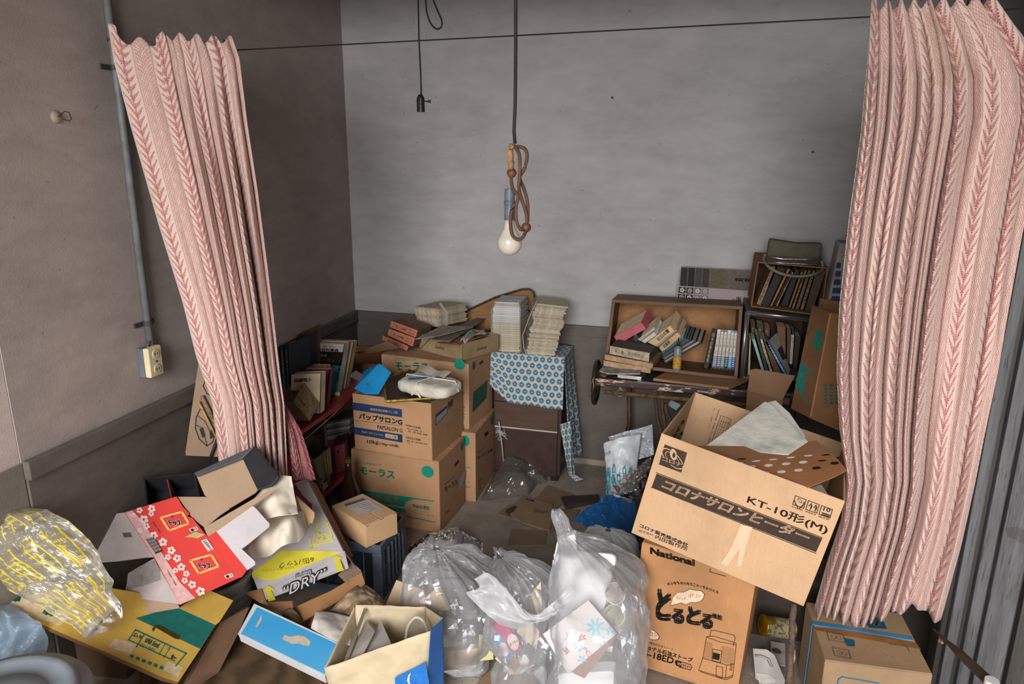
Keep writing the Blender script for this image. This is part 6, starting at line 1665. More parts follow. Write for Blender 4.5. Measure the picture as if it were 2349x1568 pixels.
heap_ = [('folded_paper', 'grey folded paper tucked in the paper carrier bag', [(1080, 1370, 1.64), (1200, 1080, 1.80), (1270, 1160, 1.72), (1180, 1340, 1.64)], 'a7a098'), ('white_sheet', 'white card corner sticking up inside the paper carrier bag', [(1190, 1335, 1.66), (1318, 1080, 1.80), (1400, 1260, 1.70)], 'b9b4ae'), ('magazine_edge', 'grey magazine edge standing in the paper carrier bag', [(1030, 1400, 1.62), (1190, 985, 1.80), (1210, 1000, 1.80), (1070, 1380, 1.63)], '77706a')]
for nm, lab, pts, c in heap_:
    P = [bp(*p) for p in pts]; n = (P[1] - P[0]).cross(P[2] - P[0]).normalized()
    tag(build(nm, MB().prism(P, n * .002), mat(c, .7, .15)), lab, 'paper')
build('handle', MB().tube(dens([bp(1510, 1230, 1.76), bp(1530, 1120, 1.80), bp(1590, 1055, 1.82), bp(1650, 1090, 1.82), bp(1680, 1170, 1.78)]), .005, 8), mat('c9c4bc', .6), tk, smooth=True)
# grey refuse bin with lid at the near left
lc = V((-1.54, 1.13, 0)); lz = .38
p_ = at(170, 1492, z=lz); p2 = at(303, 1568, z=lz)
tk = thing('refuse_bin', 'blue-grey round plastic refuse bin with a ridged lid', 'bin', (-1.50, 1.13, 0))
R0 = .215
lc = V((p_.x - .03, p_.y - R0, 0))
GP = mat('7f8893', .45, .12, 9, .12, 60)
build('bin_body', MB().lathe(Matrix.Translation(lc), [(0, 0), (R0 * .82, 0), (R0 * .9, .02), (R0 * .95, lz - .05), (R0 * .93, lz - .05), (0, lz - .06)], 40), GP, tk, smooth=False)
build('lid', MB().lathe(Matrix.Translation(lc), [(R0 * .97, lz - .06), (R0, lz - .05), (R0 * 1.0, lz - .022), (R0 * .97, lz - .012), (R0 * .86, lz - .008), (R0 * .85, lz), (R0 * .80, lz + .006), (R0 * .75, lz), (R0 * .70, lz - .006), (R0 * .55, lz - .008), (R0 * .53, lz - .002), (R0 * .3, lz + .002), (0, lz + .004)], 56), GP, tk, smooth=True)
build('latch', MB().box(Matrix.Translation(lc + V((R0 * cos(.1), R0 * sin(.1), lz - .05))) @ Matrix.Rotation(.1, 4, 'Z'), -.006, .016, -.02, .02, -.04, .045), mat('8f959b', .4), tk, bevel=.004)
# box edge and scraps between bin and plank
tag(build('brown_box_edge', MB().prism([at(110, 1420, y=1.6), at(290, 1480, y=1.64), at(290, 1640, y=1.64), at(110, 1600, y=1.6)], V((0, .2, 0))), cardboard('6b5442', 'be')), 'brown carton in shadow below the yellow flattened carton', 'box')
# ================================================================== plastic bags and their contents
def b2(*p): return q('b2', *p)
def r3(*p): return q('r3', *p)
def c_(p, y): return at(*p, y=y)
FILM = film('milky_bag_film', 'f0f3f8', .55, .2, .25, .4, .1)
FILM2 = film('clear_bag_film', 'eef2f8', .2, .14, .34, .5, .1)
CLEAR = film('clear_crinkled_film', '9a9692', .14, .06, .4, .9)
def bag(name, lab, rings, m, seed, amp=.02, f=4, pleat=.5, seg=64, rows=46, close=True, cat='bag'):
    return tag(build(name, bagmesh(rings, seg, rows, amp, f, seed, close, pleat), m, None, smooth=False), lab, cat)
# --- tall clear bag with foam trays
bag('foam_tray_bag', 'tall clear plastic bag of foam trays and cups with a twisted top', [(-.215, 1.95, .0, .125, .14), (-.215, 1.95, .05, .143, .17), (-.212, 1.95, .16, .146, .175), (-.212, 1.96, .28, .146, .175), (-.22, 1.97, .36, .142, .165), (-.235, 1.98, .43, .135, .16), (-.28, 1.99, .495, .085, .10), (-.34, 2.01, .54, .03, .03), (-.362, 2.02, .58, .028, .02), (-.375, 2.02, .61, .012, .008)], FILM2, 3, .018, 5, .9)
y0 = 1.86
PT1 = Pl(c_(b2((1400, 540))[0], 1.985), c_(b2((1850, 580))[0], 1.965), c_(b2((1330, 1090))[0], 1.925))
FOAM = mat('e2e2e4', .6, .03, 10, .1, 120)
def roundquad(Q, r=.14, n=5):
    out = []
    for i in range(4):
        a, b, c = Q[i - 1], Q[i], Q[(i + 1) % 4]
        s0, s1 = lerp(b, a, r), lerp(b, c, r)
        for k in range(n + 1):
            t_ = k / n; out.append(lerp(lerp(s0, b, t_), lerp(b, s1, t_), t_))
    return out
TQ = b2((1385, 530), (1860, 575), (1760, 1010), (1322, 1100))
t = thing('foam_tray', 'white foam food tray upright inside the tall clear bag', 'tray', PT1.hit(*b2((1500, 1090))[0]))
build('tray_base', MB().prism([PT1.hit(*p) for p in roundquad(TQ)], -PT1.n * .02), FOAM, t, bevel=.004)
c0 = (sum(p[0] for p in TQ) / 4, sum(p[1] for p in TQ) / 4)
build('tray_rim', MB().tube([PT1.hit(*lerp(p, c0, .02), -.018) for p in roundquad(TQ)] + [PT1.hit(*lerp(roundquad(TQ)[0], c0, .02), -.018)], .006, 8), FOAM, t, smooth=True)
PTb = Pl(c_(b2((1410, 420))[0], 1.99), c_(b2((1550, 440))[0], 1.99), c_(b2((1400, 640))[0], 1.97))
tag(build('foam_tray', MB().prism([PTb.hit(*p) for p in roundquad(b2((1400, 470), (1535, 415), (1560, 560), (1370, 620)))], V((0, .03, 0))), FOAM, None, bevel=.003), 'second white foam tray standing behind the first in the clear bag', 'tray')
for i, (x, y, c, lab) in enumerate(((1845, 872, 'd8cdc6', 'pinkish white round cup lid pressed against the clear bag'), (1840, 1042, 'd2d0b4', 'pale yellow round cup bottom pressed against the clear bag'))):
    p = c_(b2((x, y))[0], 1.90 + .01 * i)
    d = (CP - p).normalized(); M = Matrix.Translation(p) @ d.to_track_quat('Z', 'Y').to_matrix().to_4x4()
    t = thing('paper_cup', lab, 'cup', p)
    r = 76 / 3.35 / F_ * (p - CP).length
    build('cup_side', MB().lathe(M, [(r * .85, -.06), (r, -.004), (r, 0)], 28), mat(c, .6), t, smooth=True)
    build('cup_base', MB().lathe(M, [(r * .97, 0), (r * 1.0, .003), (r * .92, .003), (r * .9, -.002), (0, -.002)], 28), mat(c, .6), t)
PFB = Pl(c_(b2((1640, 920))[0], 1.87), c_(b2((1860, 1180))[0], 1.835), c_(b2((1290, 1185))[0], 1.835))
t = thing('floral_box', 'flat white gift box with blue and red flower print in the clear bag', 'box', PFB.hit(*b2((1500, 1490))[0]))
build('lid_panel', MB().prism([PFB.hit(*p) for p in b2((1640, 925), (1860, 1180), (1485, 1492), (1290, 1185))], -PFB.n * .004), mat('cdc6c4', .6, .05), t)
build('body', MB().prism([PFB.hit(*p, -.005) for p in b2((1645, 935), (1868, 1190), (1610, 1525), (1530, 1488), (1300, 1190))], -PFB.n * .018), mat('8d6450', .7, .15), t)
pr = Print(PFB)
def petals(P_, fn, c, r, n, k=.4, el=.5):
    for i in range(n):
        an = i * 2 * pi / n + .3
        cc = (c[0] + r * .6 * cos(an), c[1] + r * .6 * sin(an)); a = (cc[0] + r * k * cos(an), cc[1] + r * k * sin(an)); b = (cc[0] - r * k * el * sin(an), cc[1] + r * k * el * cos(an))
        P_.disc(*fn(cc, a, b), 10)
petals(pr, b2, (1695, 1130), 72, 8, .45, .3); petals(pr, b2, (1800, 1160), 34, 4, .5, .5); petals(pr, b2, (1590, 1290), 40, 3, .5, .5); petals(pr, b2, (1745, 1240), 40, 4); petals(pr, b2, (1590, 1380), 36, 5); petals(pr, b2, (1480, 1210), 40, 3, .5, .2)
pr.done(t, '6fbfd6', 'blue_flowers')
pr = Print(PFB, .0015); pr.text('花', *b2((1470, 1350), (1440, 1300), (1500, 1325)), .02).text('ごころ', *b2((1545, 1300), (1505, 1255), (1560, 1285)), .02).disc(*b2((1645, 1340), (1668, 1350), (1638, 1312)), 16, .7); petals(pr, b2, (1590, 1215), 34, 6, .4, .4)
pr.done(t, 'c9505a', 'red_print')
tag(build('foam_tray', MB().prism([c_(p, 1.86) for p in roundquad(b2((1400, 1490), (1840, 1470), (1830, 1640), (1420, 1640)))], V((0, .05, .0))), FOAM, None, bevel=.006), 'white foam tray lying at the bottom of the tall clear bag', 'tray')
# --- back bag with chopsticks
bag('chopstick_bag', 'milky plastic bag of used chopsticks behind the tall clear bag', [(-.25, 2.36, .0, .09, .09), (-.25, 2.35, .06, .105, .11), (-.25, 2.34, .2, .108, .115), (-.24, 2.33, .31, .10, .10), (-.24, 2.32, .375, .07, .06), (-.24, 2.32, .395, .01, .01)], FILM, 5, .018, 5, .9)
rnd = random.Random(2)
for i in range(7):
    a = V((-.26 + i * .025, 2.22 + rnd.uniform(-.02, .05), .30 + rnd.uniform(0, .06))); b = a + V((rnd.uniform(-.05, .06), rnd.uniform(0, .06), rnd.uniform(-.12, -.06)))
    tag(build('chopstick', MB().tube([a, b], .003, 6), mat('b08050', .7)), 'used wooden chopstick in the bag behind the tall clear one', 'chopstick', 'chopsticks in the back bag')
# --- middle bag
mixb = bag('mixed_rubbish_bag', 'knotted milky plastic bag of packets and wooden skewers', [(-.445, 1.95, .0, .075, .11), (-.445, 1.94, .04, .09, .14), (-.445, 1.94, .14, .094, .15), (-.445, 1.95, .24, .098, .14), (-.45, 1.97, .32, .108, .11), (-.48, 1.99, .385, .085, .085), (-.52, 2.0, .42, .06, .06), (-.55, 2.0, .43, .012, .012)], FILM2, 8, .028, 5, 1.0)
build('folded_mouth', MB().grid(lambda u, v: V((-.60 + .30 * u + .02 * sin(v * 5), 1.88 - .05 * sin(pi * u) - .02 * v, .41 - .085 * v * (.5 + .5 * sin(pi * u)) + .05 * sin(u * 7) * (1 - v))) + V((.2, -.8, .3)) * crumple(V((u * 3, v * 2, 1)), 1.2, .03, 2), 48, 30), FILM, mixb, smooth=True)
PP = Pl(c_(b2((900, 1100))[0], 1.85), c_(b2((1130, 1290))[0], 1.835), c_(b2((900, 1200))[0], 1.845))
t = thing('pink_packet', 'pink and blue chopstick packets in the knotted skewer bag', 'packet', PP.hit(*b2((1000, 1370))[0]))
build('pink_sleeve', MB().prism([PP.hit(*p) for p in b2((892, 1110), (985, 1062), (1132, 1290), (1055, 1342))], -PP.n * .006), mat('b03268', .45), t)
build('blue_sleeve', MB().prism([PP.hit(*p, .001) for p in b2((900, 1205), (960, 1180), (1062, 1345), (990, 1378))], -PP.n * .006), mat('2a88b8', .45), t)
pr = Print(PP, .002); pr.disc(*b2((1062, 1245), (1100, 1290), (1085, 1200))).disc(*b2((990, 1302), (1020, 1345), (1015, 1270))).done(t, 'd8c4c4', 'white_oval')
Print(PP, .003).text('おてもと', *b2((1040, 1280), (1100, 1240), (1034, 1258)), .02).done(t, 'b03268')
rnd = random.Random(6)
for i in range(9):
    x = 880 + i * 16
    tag(build('wooden_skewer', MB().tube([c_(b2((x, 950 + rnd.uniform(-20, 20)))[0], 1.88), c_(b2((x + rnd.uniform(-10, 60), 1110 + rnd.uniform(-20, 20)))[0], 1.86)], .003, 6), mat('8d6a50', .7)), 'dark wooden skewer standing in the knotted skewer bag', 'skewer', 'skewers upright in the knotted bag')
for i in range(6):
    tag(build('wooden_skewer', MB().tube([c_(b2((1010 + i * 18, 1360 + rnd.uniform(-15, 15)))[0], 1.86), c_(b2((1050 + i * 12 + rnd.uniform(-10, 10), 1490))[0], 1.85)], .003, 6), mat('b88a5c', .7)), 'pale wooden skewer at the bottom of the knotted skewer bag', 'skewer', 'skewers low in the knotted bag')
def cardp(name, lab, pts, ys, c, th=.003):
    dy = .15 if name in ('tan_carton', 'yellow_card', 'kraft_bundle', 'silver_pouch') else .035
    P = [c_(b2(p)[0], y + dy if dy < .1 else 1.925 + (y - 1.78) * .3) for p, y in zip(pts, ys)]
    n = (P[1] - P[0]).cross(P[2] - P[0]).normalized()
    return tag(build(name, MB().prism(P, n * th), mat(c, .75, .12)), lab, 'packaging')
cardp('kraft_sleeve', 'folded kraft card sleeve in the knotted skewer bag', [(1065, 1130), (1150, 992), (1190, 1140), (1130, 1175)], (1.84, 1.86, 1.83, 1.82), 'a9764e')
cardp('white_card', 'white food carton panel in the knotted skewer bag', [(1150, 1000), (1265, 1170), (1240, 1300), (1090, 1170)], (1.85, 1.83, 1.80, 1.80), 'c9b8ac')
cardp('white_card', 'long cream card standing at the side of the knotted skewer bag', [(1180, 900), (1275, 780), (1285, 1000), (1240, 1130)], (1.88, 1.92, 1.88, 1.85), 'd3c4a4')
cardp('paper_wrap', 'crumpled white paper at the bottom of the knotted skewer bag', [(1090, 1480), (1150, 1340), (1225, 1425), (1120, 1490)], (1.80, 1.82, 1.80, 1.79), 'd8d2cc')
cardp('paper_wrap', 'white paper scrap with rust stain by the skewers', [(920, 1370), (945, 1355), (1065, 1475), (1055, 1492)], (1.80, 1.80, 1.79, 1.79), 'cbb8a4')
# --- left bag
papb = bag('paper_rubbish_bag', 'milky plastic bag stuffed with cartons and paper beside the carrier bag', [(-.73, 2.02, .0, .12, .10), (-.725, 2.01, .05, .155, .13), (-.72, 2.01, .15, .16, .14), (-.725, 2.02, .25, .155, .13), (-.755, 2.04, .32, .13, .11), (-.78, 2.05, .37, .085, .075), (-.79, 2.06, .385, .012, .012)], FILM2, 12, .03, 5, 1.0)
cardp('tan_carton', 'flattened tan food carton inside the bag beside the carrier bag', [(165, 770), (375, 845), (400, 975), (60, 1010)], (1.98, 1.94, 1.86, 1.88), 'b59c84', .02)
cardp('tan_carton', 'pale tan carton curved beside the flattened one in the rubbish bag', [(400, 900), (480, 820), (570, 1000), (420, 1010)], (1.9, 1.9, 1.84, 1.84), 'bfa684', .015)
cardp('yellow_card', 'pale yellow card low in the bag beside the carrier bag', [(800, 1190), (905, 1200), (910, 1380), (800, 1390)], (1.82, 1.80, 1.78, 1.78), 'c9c48a')
cardp('kraft_bundle', 'folded kraft paper bundle in the bag beside the carrier bag', [(450, 1330), (800, 1290), (780, 1440), (480, 1470)], (1.80, 1.79, 1.77, 1.77), 'b89a78', .03)
cardp('silver_pouch', 'silver grey film pouch in the bag beside the carrier bag', [(420, 1010), (630, 1080), (620, 1190), (430, 1190)], (1.86, 1.82, 1.80, 1.81), '9ba0a4')
# --- flat cardboard and dark strip on the floor
P = [at(*p, z=.012) for p in r3((460, 985), (640, 815), (700, 830), (960, 900), (930, 1180), (650, 1100))]
t = thing('floor_cardboard', 'crumpled brown cardboard with black stamp lying on the floor', 'cardboard', (P[0] + P[3]) / 2)
build('upper_sheet', MB().prism(P, V((0, 0, -.005))), cardboard('86705a', 'fl', .35), t)
build('lower_sheet', MB().prism([at(*p, z=.006) for p in r3((375, 1000), (480, 920), (800, 820), (900, 700), (1180, 800), (1000, 950), (1250, 960), (1180, 1060), (930, 1200), (560, 1060))], V((0, 0, -.005))), cardboard('7d6853', 'fm', .35), t)
build('lower_sheet', MB().prism([at(*p, z=.005) for p in r3((520, 1165), (760, 1185), (900, 1180), (880, 1330), (480, 1340))], V((0, 0, -.004))), cardboard('77634f', 'fm', .35), t)
PZ = PlZ(.012)
Print(PZ).text('5105', *r3((672, 855), (760, 878), (680, 838)), .03).text('DONALDSON', *r3((755, 970), (905, 1000), (765, 950))).text('SIDE UP', *r3((758, 988), (860, 1005), (762, 975))).done(t, '2a2420')
Print(PZ, .001).poly(r3((455, 990), (480, 950), (560, 915), (585, 930), (540, 985), (500, 1000), (520, 1040))).done(t, '4a3828', 'torn_hole')
P = [at(*p, z=.02) for p in r3((1050, 820), (1440, 798), (1452, 850), (1100, 925))]
tag(build('dark_plank', MB().prism(P, V((0, 0, -.02))), mat('38332f', .7, .2)), 'short dark plank lying on the floor before the blue sheet', 'plank')
# --- crinkled clear plastic on the floor
def floorfilm(name, lab, pts, h, seed, m=CLEAR):
    c = V((0, 0, 0)); B = [at(*p, z=.0) for p in pts]
    for p in B: c += p
    c /= len(B)
    n = len(B)
    def fn(u, v):
        x = u * n; i = int(x) % n; f_ = x - int(x)
        b = B[i].lerp(B[(i + 1) % n], f_)
        p = c.lerp(b, v)
        p.z = h * (1 - v ** 1.7) * (.75 + .5 * noise.noise(p * 7 + V((seed, 0, 0)))) + .004
        p += V((0, 0, 1)) * max(-p.z + .003, crumple(p + V((seed, 0, 0)), 13, .022) * (1 - v * .5))
        return p
    return tag(build(name, MB().grid(fn, 90, 26), m), lab, 'plastic')
floorfilm('clear_film', 'clear crinkled plastic bag on the floor before the low cabinet', r3((180, 880), (330, 600), (500, 480), (760, 470), (910, 570), (890, 680), (800, 700), (700, 820), (450, 850)), .16, 1)
floorfilm('clear_film', 'clear crinkled plastic sheet on the floor beside the bottle crate', b2((250, 640), (260, 520), (480, 400), (640, 420), (830, 490), (830, 560), (640, 640), (450, 650)), .10, 5)
# --- white carrier bag leaning in the corner, grey film, blue sheet
PWB = Pl(c_(r3((1490, 300))[0], 3.1), c_(r3((1870, 200))[0], 3.12), c_(r3((1560, 900))[0], 2.98))
t = thing('white_carrier_bag', 'white plastic carrier bag with teal line print propped beside the heater carton', 'bag', PWB.hit(*r3((1650, 920))[0]))
def wb(u, v):
    Q = r3((1490, 260), (1900, 160), (1800, 910), (1565, 915))
    p = PWB.hit(*quadpx(Q, u, v)); return p + PWB.n * (.05 * sin(pi * u) + crumple(p, 12, .010))
build('front_sheet', MB().grid(wb, 28, 40), mat('c9cdd2', .35, .04, 10, .1), t, smooth=True, solid=.001)
def wb2(u, v):
    Q = r3((1545, 190), (2010, 60), (2030, 380), (1700, 480))
    p = PWB.hit(*quadpx(Q, u, v), -.03); return p + PWB.n * crumple(p, 12, .014)
build('gathered_mouth', MB().grid(wb2, 30, 24), film('white_carrier_film', 'd6dbe4', .6, .25, .2), t, smooth=False, solid=.001)
pr = Print(PWB, .052)
for k_, pts in enumerate(([(1560, 640), (1640, 700), (1760, 660), (1840, 620)], [(1575, 700), (1660, 760), (1740, 740)])):
    pass
# bottles and cups drawn in teal line
rnd = random.Random(12)
for i in range(16):
    x, y = 1545 + (i % 5) * 58 + rnd.uniform(-8, 8), 560 + (i // 5) * 75 + rnd.uniform(-10, 10) - (30 if i % 2 else 0)
    w_ = 14
    pr.line(r3((x - w_, y + 45), (x - w_, y), (x - 6, y - 18), (x - 6, y - 40), (x + 6, y - 40), (x + 6, y - 18), (x + w_, y), (x + w_, y + 45)), .004, True)
pr.text('コース!', *r3((1500, 395), (1570, 372), (1500, 360)), .02)
pr.done(t, '1f8ba0', 'teal_print')
GF = film('grey_bag_film', '6e6a66', .45, .12, .3, .6)
def gf(u, v):
    Q = r3((1600, 700), (2000, 400), (1960, 900), (1560, 790))
    p = c_(quadpx(Q, u, v), 2.92 - .05 * v); return p + V((0, -1, 0)) * (.05 * sin(pi * u) * sin(pi * v) + crumple(p, 12, .02))
tag(build('grey_film_bag', MB().grid(gf, 40, 34), GF), 'thin grey plastic bag crumpled over the white carrier bag', 'bag')
def bs(u, v):
    Q = r3((1160, 1050), (1560, 790), (1830, 900), (1880, 1400))
    p = c_(quadpx(Q, u, v), 3.0 - .22 * v * u - .10 * v)
    return p + V((0, -.6, .8)) * crumple(p, 9, .03)
tag(build('blue_sheet', MB().grid(bs, 44, 34), mat('1a5a98', .4, .15, 8, .1), smooth=False, solid=.001), 'deep blue plastic sheet bunched behind the chopstick bag', 'sheet')
# --- yellow printed clear bag at the far left
def yelfilm():
    m = Mt('yellow_print_film'); t = m.t; t.nodes.remove(m.b)
    u, v, _ = m.xyz('UV')
    a = (u * 9).fr(); st = (a < .12)
    line = ((v * 26 + m.noise(4, 2) * 1.5).fr() < .42); ch = ((u * 60).fr() < .6)
    txt = line * ch * (m.noise(18, 2) > .52) * ((u * 4.5).fr() > .35)
    tri = ((u * 5).fr() < .1) * (v > .5)
    f = st.max(txt).max(tri) * ((v * 3.1).fr() > .22)
    tr = m.nd('ShaderNodeBsdfTransparent'); df = m.nd('ShaderNodeBsdfDiffuse'); gl = m.nd('ShaderNodeBsdfGlossy'); df2 = m.nd('ShaderNodeBsdfDiffuse')
    df.inputs[0].default_value = lin('d8c22a'); df2.inputs[0].default_value = lin('c4bda8'); gl.inputs[1].default_value = .1
    m0 = m.nd('ShaderNodeMixShader'); m0.inputs[0].default_value = .34; t.links.new(tr.outputs[0], m0.inputs[1]); t.links.new(df2.outputs[0], m0.inputs[2])
    m1 = m.nd('ShaderNodeMixShader'); (f * .85).put(m1.inputs[0]); t.links.new(m0.outputs[0], m1.inputs[1]); t.links.new(df.outputs[0], m1.inputs[2])
    fr = m.nd('ShaderNodeFresnel'); fr.inputs[0].default_value = 1.55
    m2 = m.nd('ShaderNodeMixShader'); (E(t, fr.outputs[0]) * .6).clamp().put(m2.inputs[0]); t.links.new(m1.outputs[0], m2.inputs[1]); t.links.new(gl.outputs[0], m2.inputs[2])
    t.links.new(m2.outputs[0], m.out.inputs[0]); return m.mat
yq = b8((-120, 130), (370, 150), (950, 900), (700, 1190), (-120, 780))
def yb_(u, v):
    L0 = [(-150, 170), (-170, 420), (-160, 700), (20, 800), (420, 1010), (700, 1200)]
    R0_ = [(60, 135), (370, 165), (560, 260), (790, 520), (900, 760), (950, 920)]
    a, b = pline(L0, v), pline(R0_, v)
    p = at(*b8(lerp(a, b, u))[0], y=1.44 + .10 * u - .02 * v)
    return p + V((.1, -.7, .5)) * (.06 * sin(pi * u) * sin(pi * min(1, v * .95 + .03)) + crumple(p, 7, .03, 3))
YF = yelfilm()
t = thing('yellow_print_bag', 'clear plastic rubbish bag with yellow printed text on the yellow carton', 'bag', at(150, 1420, y=1.45))
build('front_film', MB().grid(yb_, 64, 56), YF, t, smooth=False)
build('back_film', MB().grid(lambda u, v: yb_(u, v) + V((.0, .05 * sin(pi * u), -.05 * sin(pi * u))), 40, 36), CLEAR, t, smooth=False)
# --- pale blue plastic bag beneath it
def bb_(u, v):
    L0 = [(-80, 930), (-80, 1200), (-80, 1420)]; R0_ = [(60, 930), (340, 1090), (400, 1320), ]
    p = at(*b8(lerp(pline(L0, v), pline(R0_, v), u))[0], y=1.36 + .06 * u)
    return p + V((.1, -.8, .3)) * (.03 * sin(pi * u) + .006 * sin(u * 17 + v * 6 + 3 * noise.noise(p * 9)) + crumple(p, 8, .02))
tag(build('blue_tint_bag', MB().grid(bb_, 60, 30), film('blue_tint_film', '9db6cc', .72, .2, .2, .35)), 'pale blue translucent plastic bag behind the refuse bin lid', 'bag')
# ================================================================== bottom right corner
def r4(*p): return q('r4', *p)
def r5(*p): return q('r5', *p)
SBX = Bx((.732, 1.993, 0, radians(3.3), 0, 0, .289, .286, .26))
t = carton('strapped_carton', 'brown carton with a bright blue packing strap below the hanging curtain hem', SBX, cardboard('a08668', 'st', .3))
TT = Pl(SBX.c(0, 0, SBX.h + .004), SBX.c(-1, 0, SBX.h + .004), SBX.c(0, 1, SBX.h + .004))
BST = mat('3f86bc', .4, .1)
SL, SR_ = TT.hit(*r4((985, 610))[0]), TT.hit(*r5((1010, 445))[0])
dv = (SR_ - SL).normalized(); sd = V((0, 0, 1)).cross(dv) * .008
build('strap', MB().prism([SL - sd, SR_ - sd, SR_ + sd, SL + sd], V((0, 0, .002))), BST, t)
build('strap', MB().prism([SL - sd, SL + sd, V((SL.x, SL.y, .0)) + sd - V((.0, 0, 0)), V((SL.x, SL.y, 0)) - sd], V((-.002, 0, 0))), BST, t)
build('tape', MB().prism([TT.hit(*p) for p in (r4((1000, 680)) + r5((330, 330), (1060, 500), (1110, 570)) + r4((1060, 730)))], V((0, 0, .0008))), mat('8a6238', .5, .2), t)
Print(TT, .003).poly(r5((430, 250), (560, 190), (645, 200), (708, 322), (500, 310))).done(t, '1f5670', 'ice_panel')
Print(TT, .004).text('氷', *r5((530, 285), (625, 290), (540, 225)), .03).done(t, '9a8468')
pr = Print(TT, .003)
for Q in ([(1215, 745), (1475, 795), (1510, 920), (1250, 870)], [(1300, 985), (1560, 1040), (1600, 1170), (1345, 1120)]):
    pr.line(r4(*Q), .002, True); c = quadpx(Q, .35, .5); c2_ = quadpx(Q, .68, .5)
    pr.disc(*r4(c, (c[0] + 40, c[1] + 8), (c[0] - 5, c[1] - 30)), 18, .85).disc(*r4(c2_, (c2_[0] + 40, c2_[1] + 8), (c2_[0] - 5, c2_[1] - 30)), 18, .85)
pr.line(r5((730, 500), (945, 535), (975, 590)), .002)
pr.done(t, '3a4a58', 'line_print')
Print(TT, .003).poly(r4((1495, 845), (1651, 880), (1660, 975), (1535, 970))).done(t, '1f5670', 'ice_panel')
pr = Print(SBX.F); pr.line(r5((110, 984), (125, 925), (165, 898), (600, 975)), .004).done(t, '2a6a90', 'line_print')
# stick
sa, sb_ = c_(r4((690, 310))[0], 2.12), c_(r4((625, 1568))[0], 2.0)
sb2 = sb_ + (sb_ - sa) * (sb_.z / max(.01, sa.z - sb_.z))
t = thing('rough_stick', 'rough bark stick with a peeled patch standing between the cartons', 'stick', sb2)
n_ = 24
rad = [.0095 + .0025 * noise.noise(V((i * .9, 2, 0))) + .003 * math.exp(-((i - 14) / 1.6) ** 2) for i in range(n_ + 1)]
build('bark', MB().tube([sa.lerp(sb2, i / n_) + V((.003 * noise.noise(V((i * .5, 0, 0))), 0, 0)) for i in range(n_ + 1)], rad, 10), mat('5d4d42', .9, .3, 60, .6, 120), t, smooth=True)
build('peeled_patch', MB().tube([c_(r4((695, 1020))[0], 2.055), c_(r4((690, 1150))[0], 2.045), c_(r4((680, 1250))[0], 2.035)], [.004, .007, .003], 8), mat('c09a78', .8, .3, 80), t, smooth=True)
# rusty tin
ca, cb_ = c_(r4((200, 640))[0], 2.30), c_(r4((640, 700))[0], 2.34)
ax_ = (cb_ - ca); M = Matrix.Translation(ca) @ ax_.normalized().to_track_quat('Z', 'Y').to_matrix().to_4x4(); ln = ax_.length
def rusty():
    m = Mt('rusty_tin'); n = m.noise(26, 5); n2 = m.noise(90, 3); n3 = m.noise(7, 2)
    base = m.mix((n2 > .55) * .8, 'a8a17c', '6b4a30'); base = m.mix((n3 > .52), base, '8d6a28'); base = m.mix((n3 > .62), base, '2c2440')
    m.col(base).rough(.4); m.b.inputs['Metallic'].default_value = .35; m.bump(n2, .3, .003); return m.mat
t = thing('rusty_tin', 'rusty flattened tin can with gold end lying on the terrazzo', 'tin', ca - V((0, 0, .05)))
build('tin_body', MB().lathe(M, [(.035, 0), (.036, .004), (.034, .006), (.034, ln), (.036, ln + .003), (0, ln + .003)], 28), rusty(), t, smooth=True)
build('gold_end', MB().lathe(M, [(0, -.002), (.03, -.002), (.0365, -.001), (.0365, .003)], 28), mat('c09a18', .25, .3, 30, metal=.9), t, smooth=True)
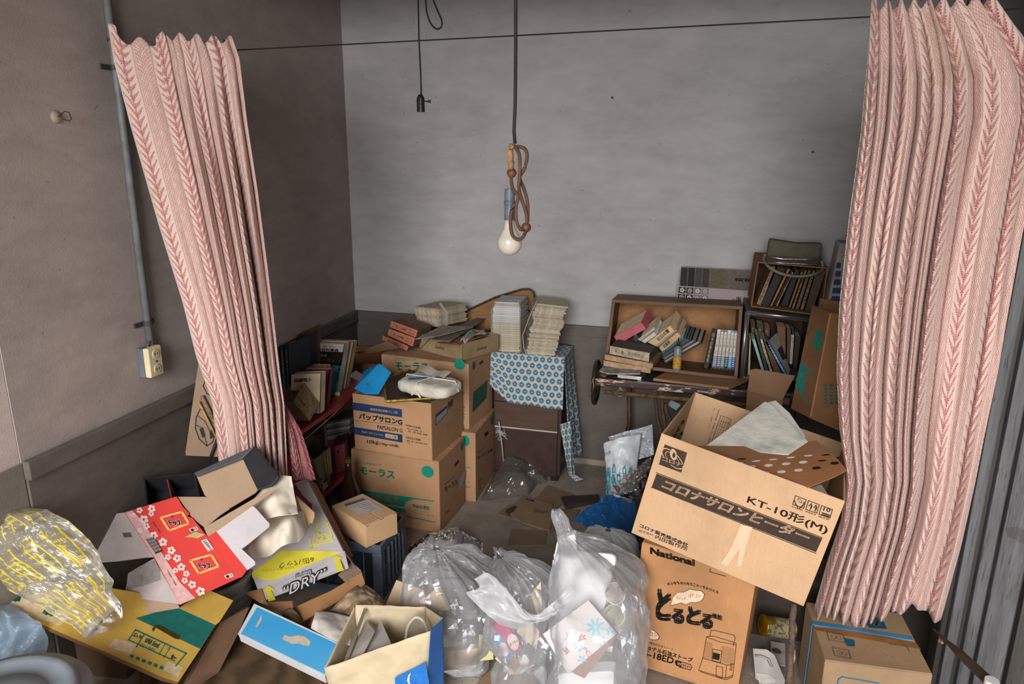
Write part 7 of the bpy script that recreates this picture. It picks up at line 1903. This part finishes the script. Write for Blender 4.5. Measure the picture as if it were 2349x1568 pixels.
# crushed grey card mould
GC = mat('9b9692', .6, .1, 12, .15)
t = thing('grey_mould_card', 'torn grey moulded card with slots lying below the tin', 'packaging', at(*r4((300, 1500))[0], z=0.02))
PG1 = Pl(at(*r4((60, 1010))[0], z=.10), at(*r4((560, 1540))[0], z=.03), at(*r4((100, 1480))[0], z=.02))
build('sheet', MB().prism([PG1.hit(*p) for p in r4((50, 1008), (270, 1025), (390, 1110), (560, 1520), (545, 1568), (200, 1568), (90, 1480))], -PG1.n * .004), GC, t)
build('slot_edge', MB().tube([PG1.hit(*p, .004) for p in r4((80, 1120), (200, 1135), (300, 1180), (350, 1300))], .004, 6), GC, t, smooth=True)
Print(PG1, .002).poly(r4((240, 1150), (300, 1185), (345, 1290), (320, 1290), (280, 1210))).done(t, '5d5854', 'slot')
Print(PG1, .002).poly(r4((100, 1390), (300, 1420), (420, 1500), (400, 1560), (150, 1560))).done(t, 'b0aba6', 'pale_panel')
PG2 = Pl(at(*r4((330, 900))[0], z=.03), at(*r4((560, 1000))[0], z=.03), at(*r4((480, 1260))[0], z=.02))
gcd = tag(build('grey_card', MB().prism([PG2.hit(*p) for p in r4((330, 890), (560, 930), (560, 1280), (480, 1265), (330, 1080))], V((0, 0, -.004))), GC), 'flat grey card with an oval cut-out under the rough stick', 'card')
build('oval_cutout', Print(PG2, .001).disc(*r4((425, 1045), (500, 1060), (410, 1000)), 24).mb, mat('4a4642', .8), gcd)
# brick-dark wood block behind the tin
tag(build('dark_block', MB().box(I4, .27, .50, 2.42, 2.5, 0, .34), wood('3a2f28', '2a211c')), 'dark wooden block behind the rusty tin', 'block')
# small white tube end and thin sticks by the boards
p = at(2272, 1568, y=1.75); tag(build('white_tube', MB().tube([V((p.x, p.y, 0)), V((p.x + .002, p.y, p.z + .012))], .016, 16), mat('d9dcd9', .4)), 'white plastic tube end standing before the weathered boards', 'tube')
pa, pb_ = c_(r5((1270, 330))[0], 2.14), c_(r5((1600, 640))[0], 1.95)
t = thing('broken_lath', 'thin broken wooden lath lying against the weathered boards', 'lath', pb_)
build('lath', MB().tube([pa, pa.lerp(pb_, .4), pb_, pb_ + (pb_ - pa)], [.003, .005, .012, .014], 6), mat('4d4036', .8, .3), t)
build('split_end', MB().tube([c_(r5((1340, 465))[0], 2.085), c_(r5((1370, 490))[0], 2.07)], [.006, .004], 6), mat('b08c66', .8), t)
P = [at(*p, z=.006) for p in b2((780, 1568), (900, 1440), (1230, 1500), (1280, 1568), (1250, 1700), (780, 1700))]
tag(build('floor_sheet', MB().prism(P, V((0, 0, -.006))), cardboard('9c8064', 'fs')), 'flat brown cardboard sheet under the rubbish bags', 'cardboard')
bpy.data.objects.remove(_to, do_unlink=True)
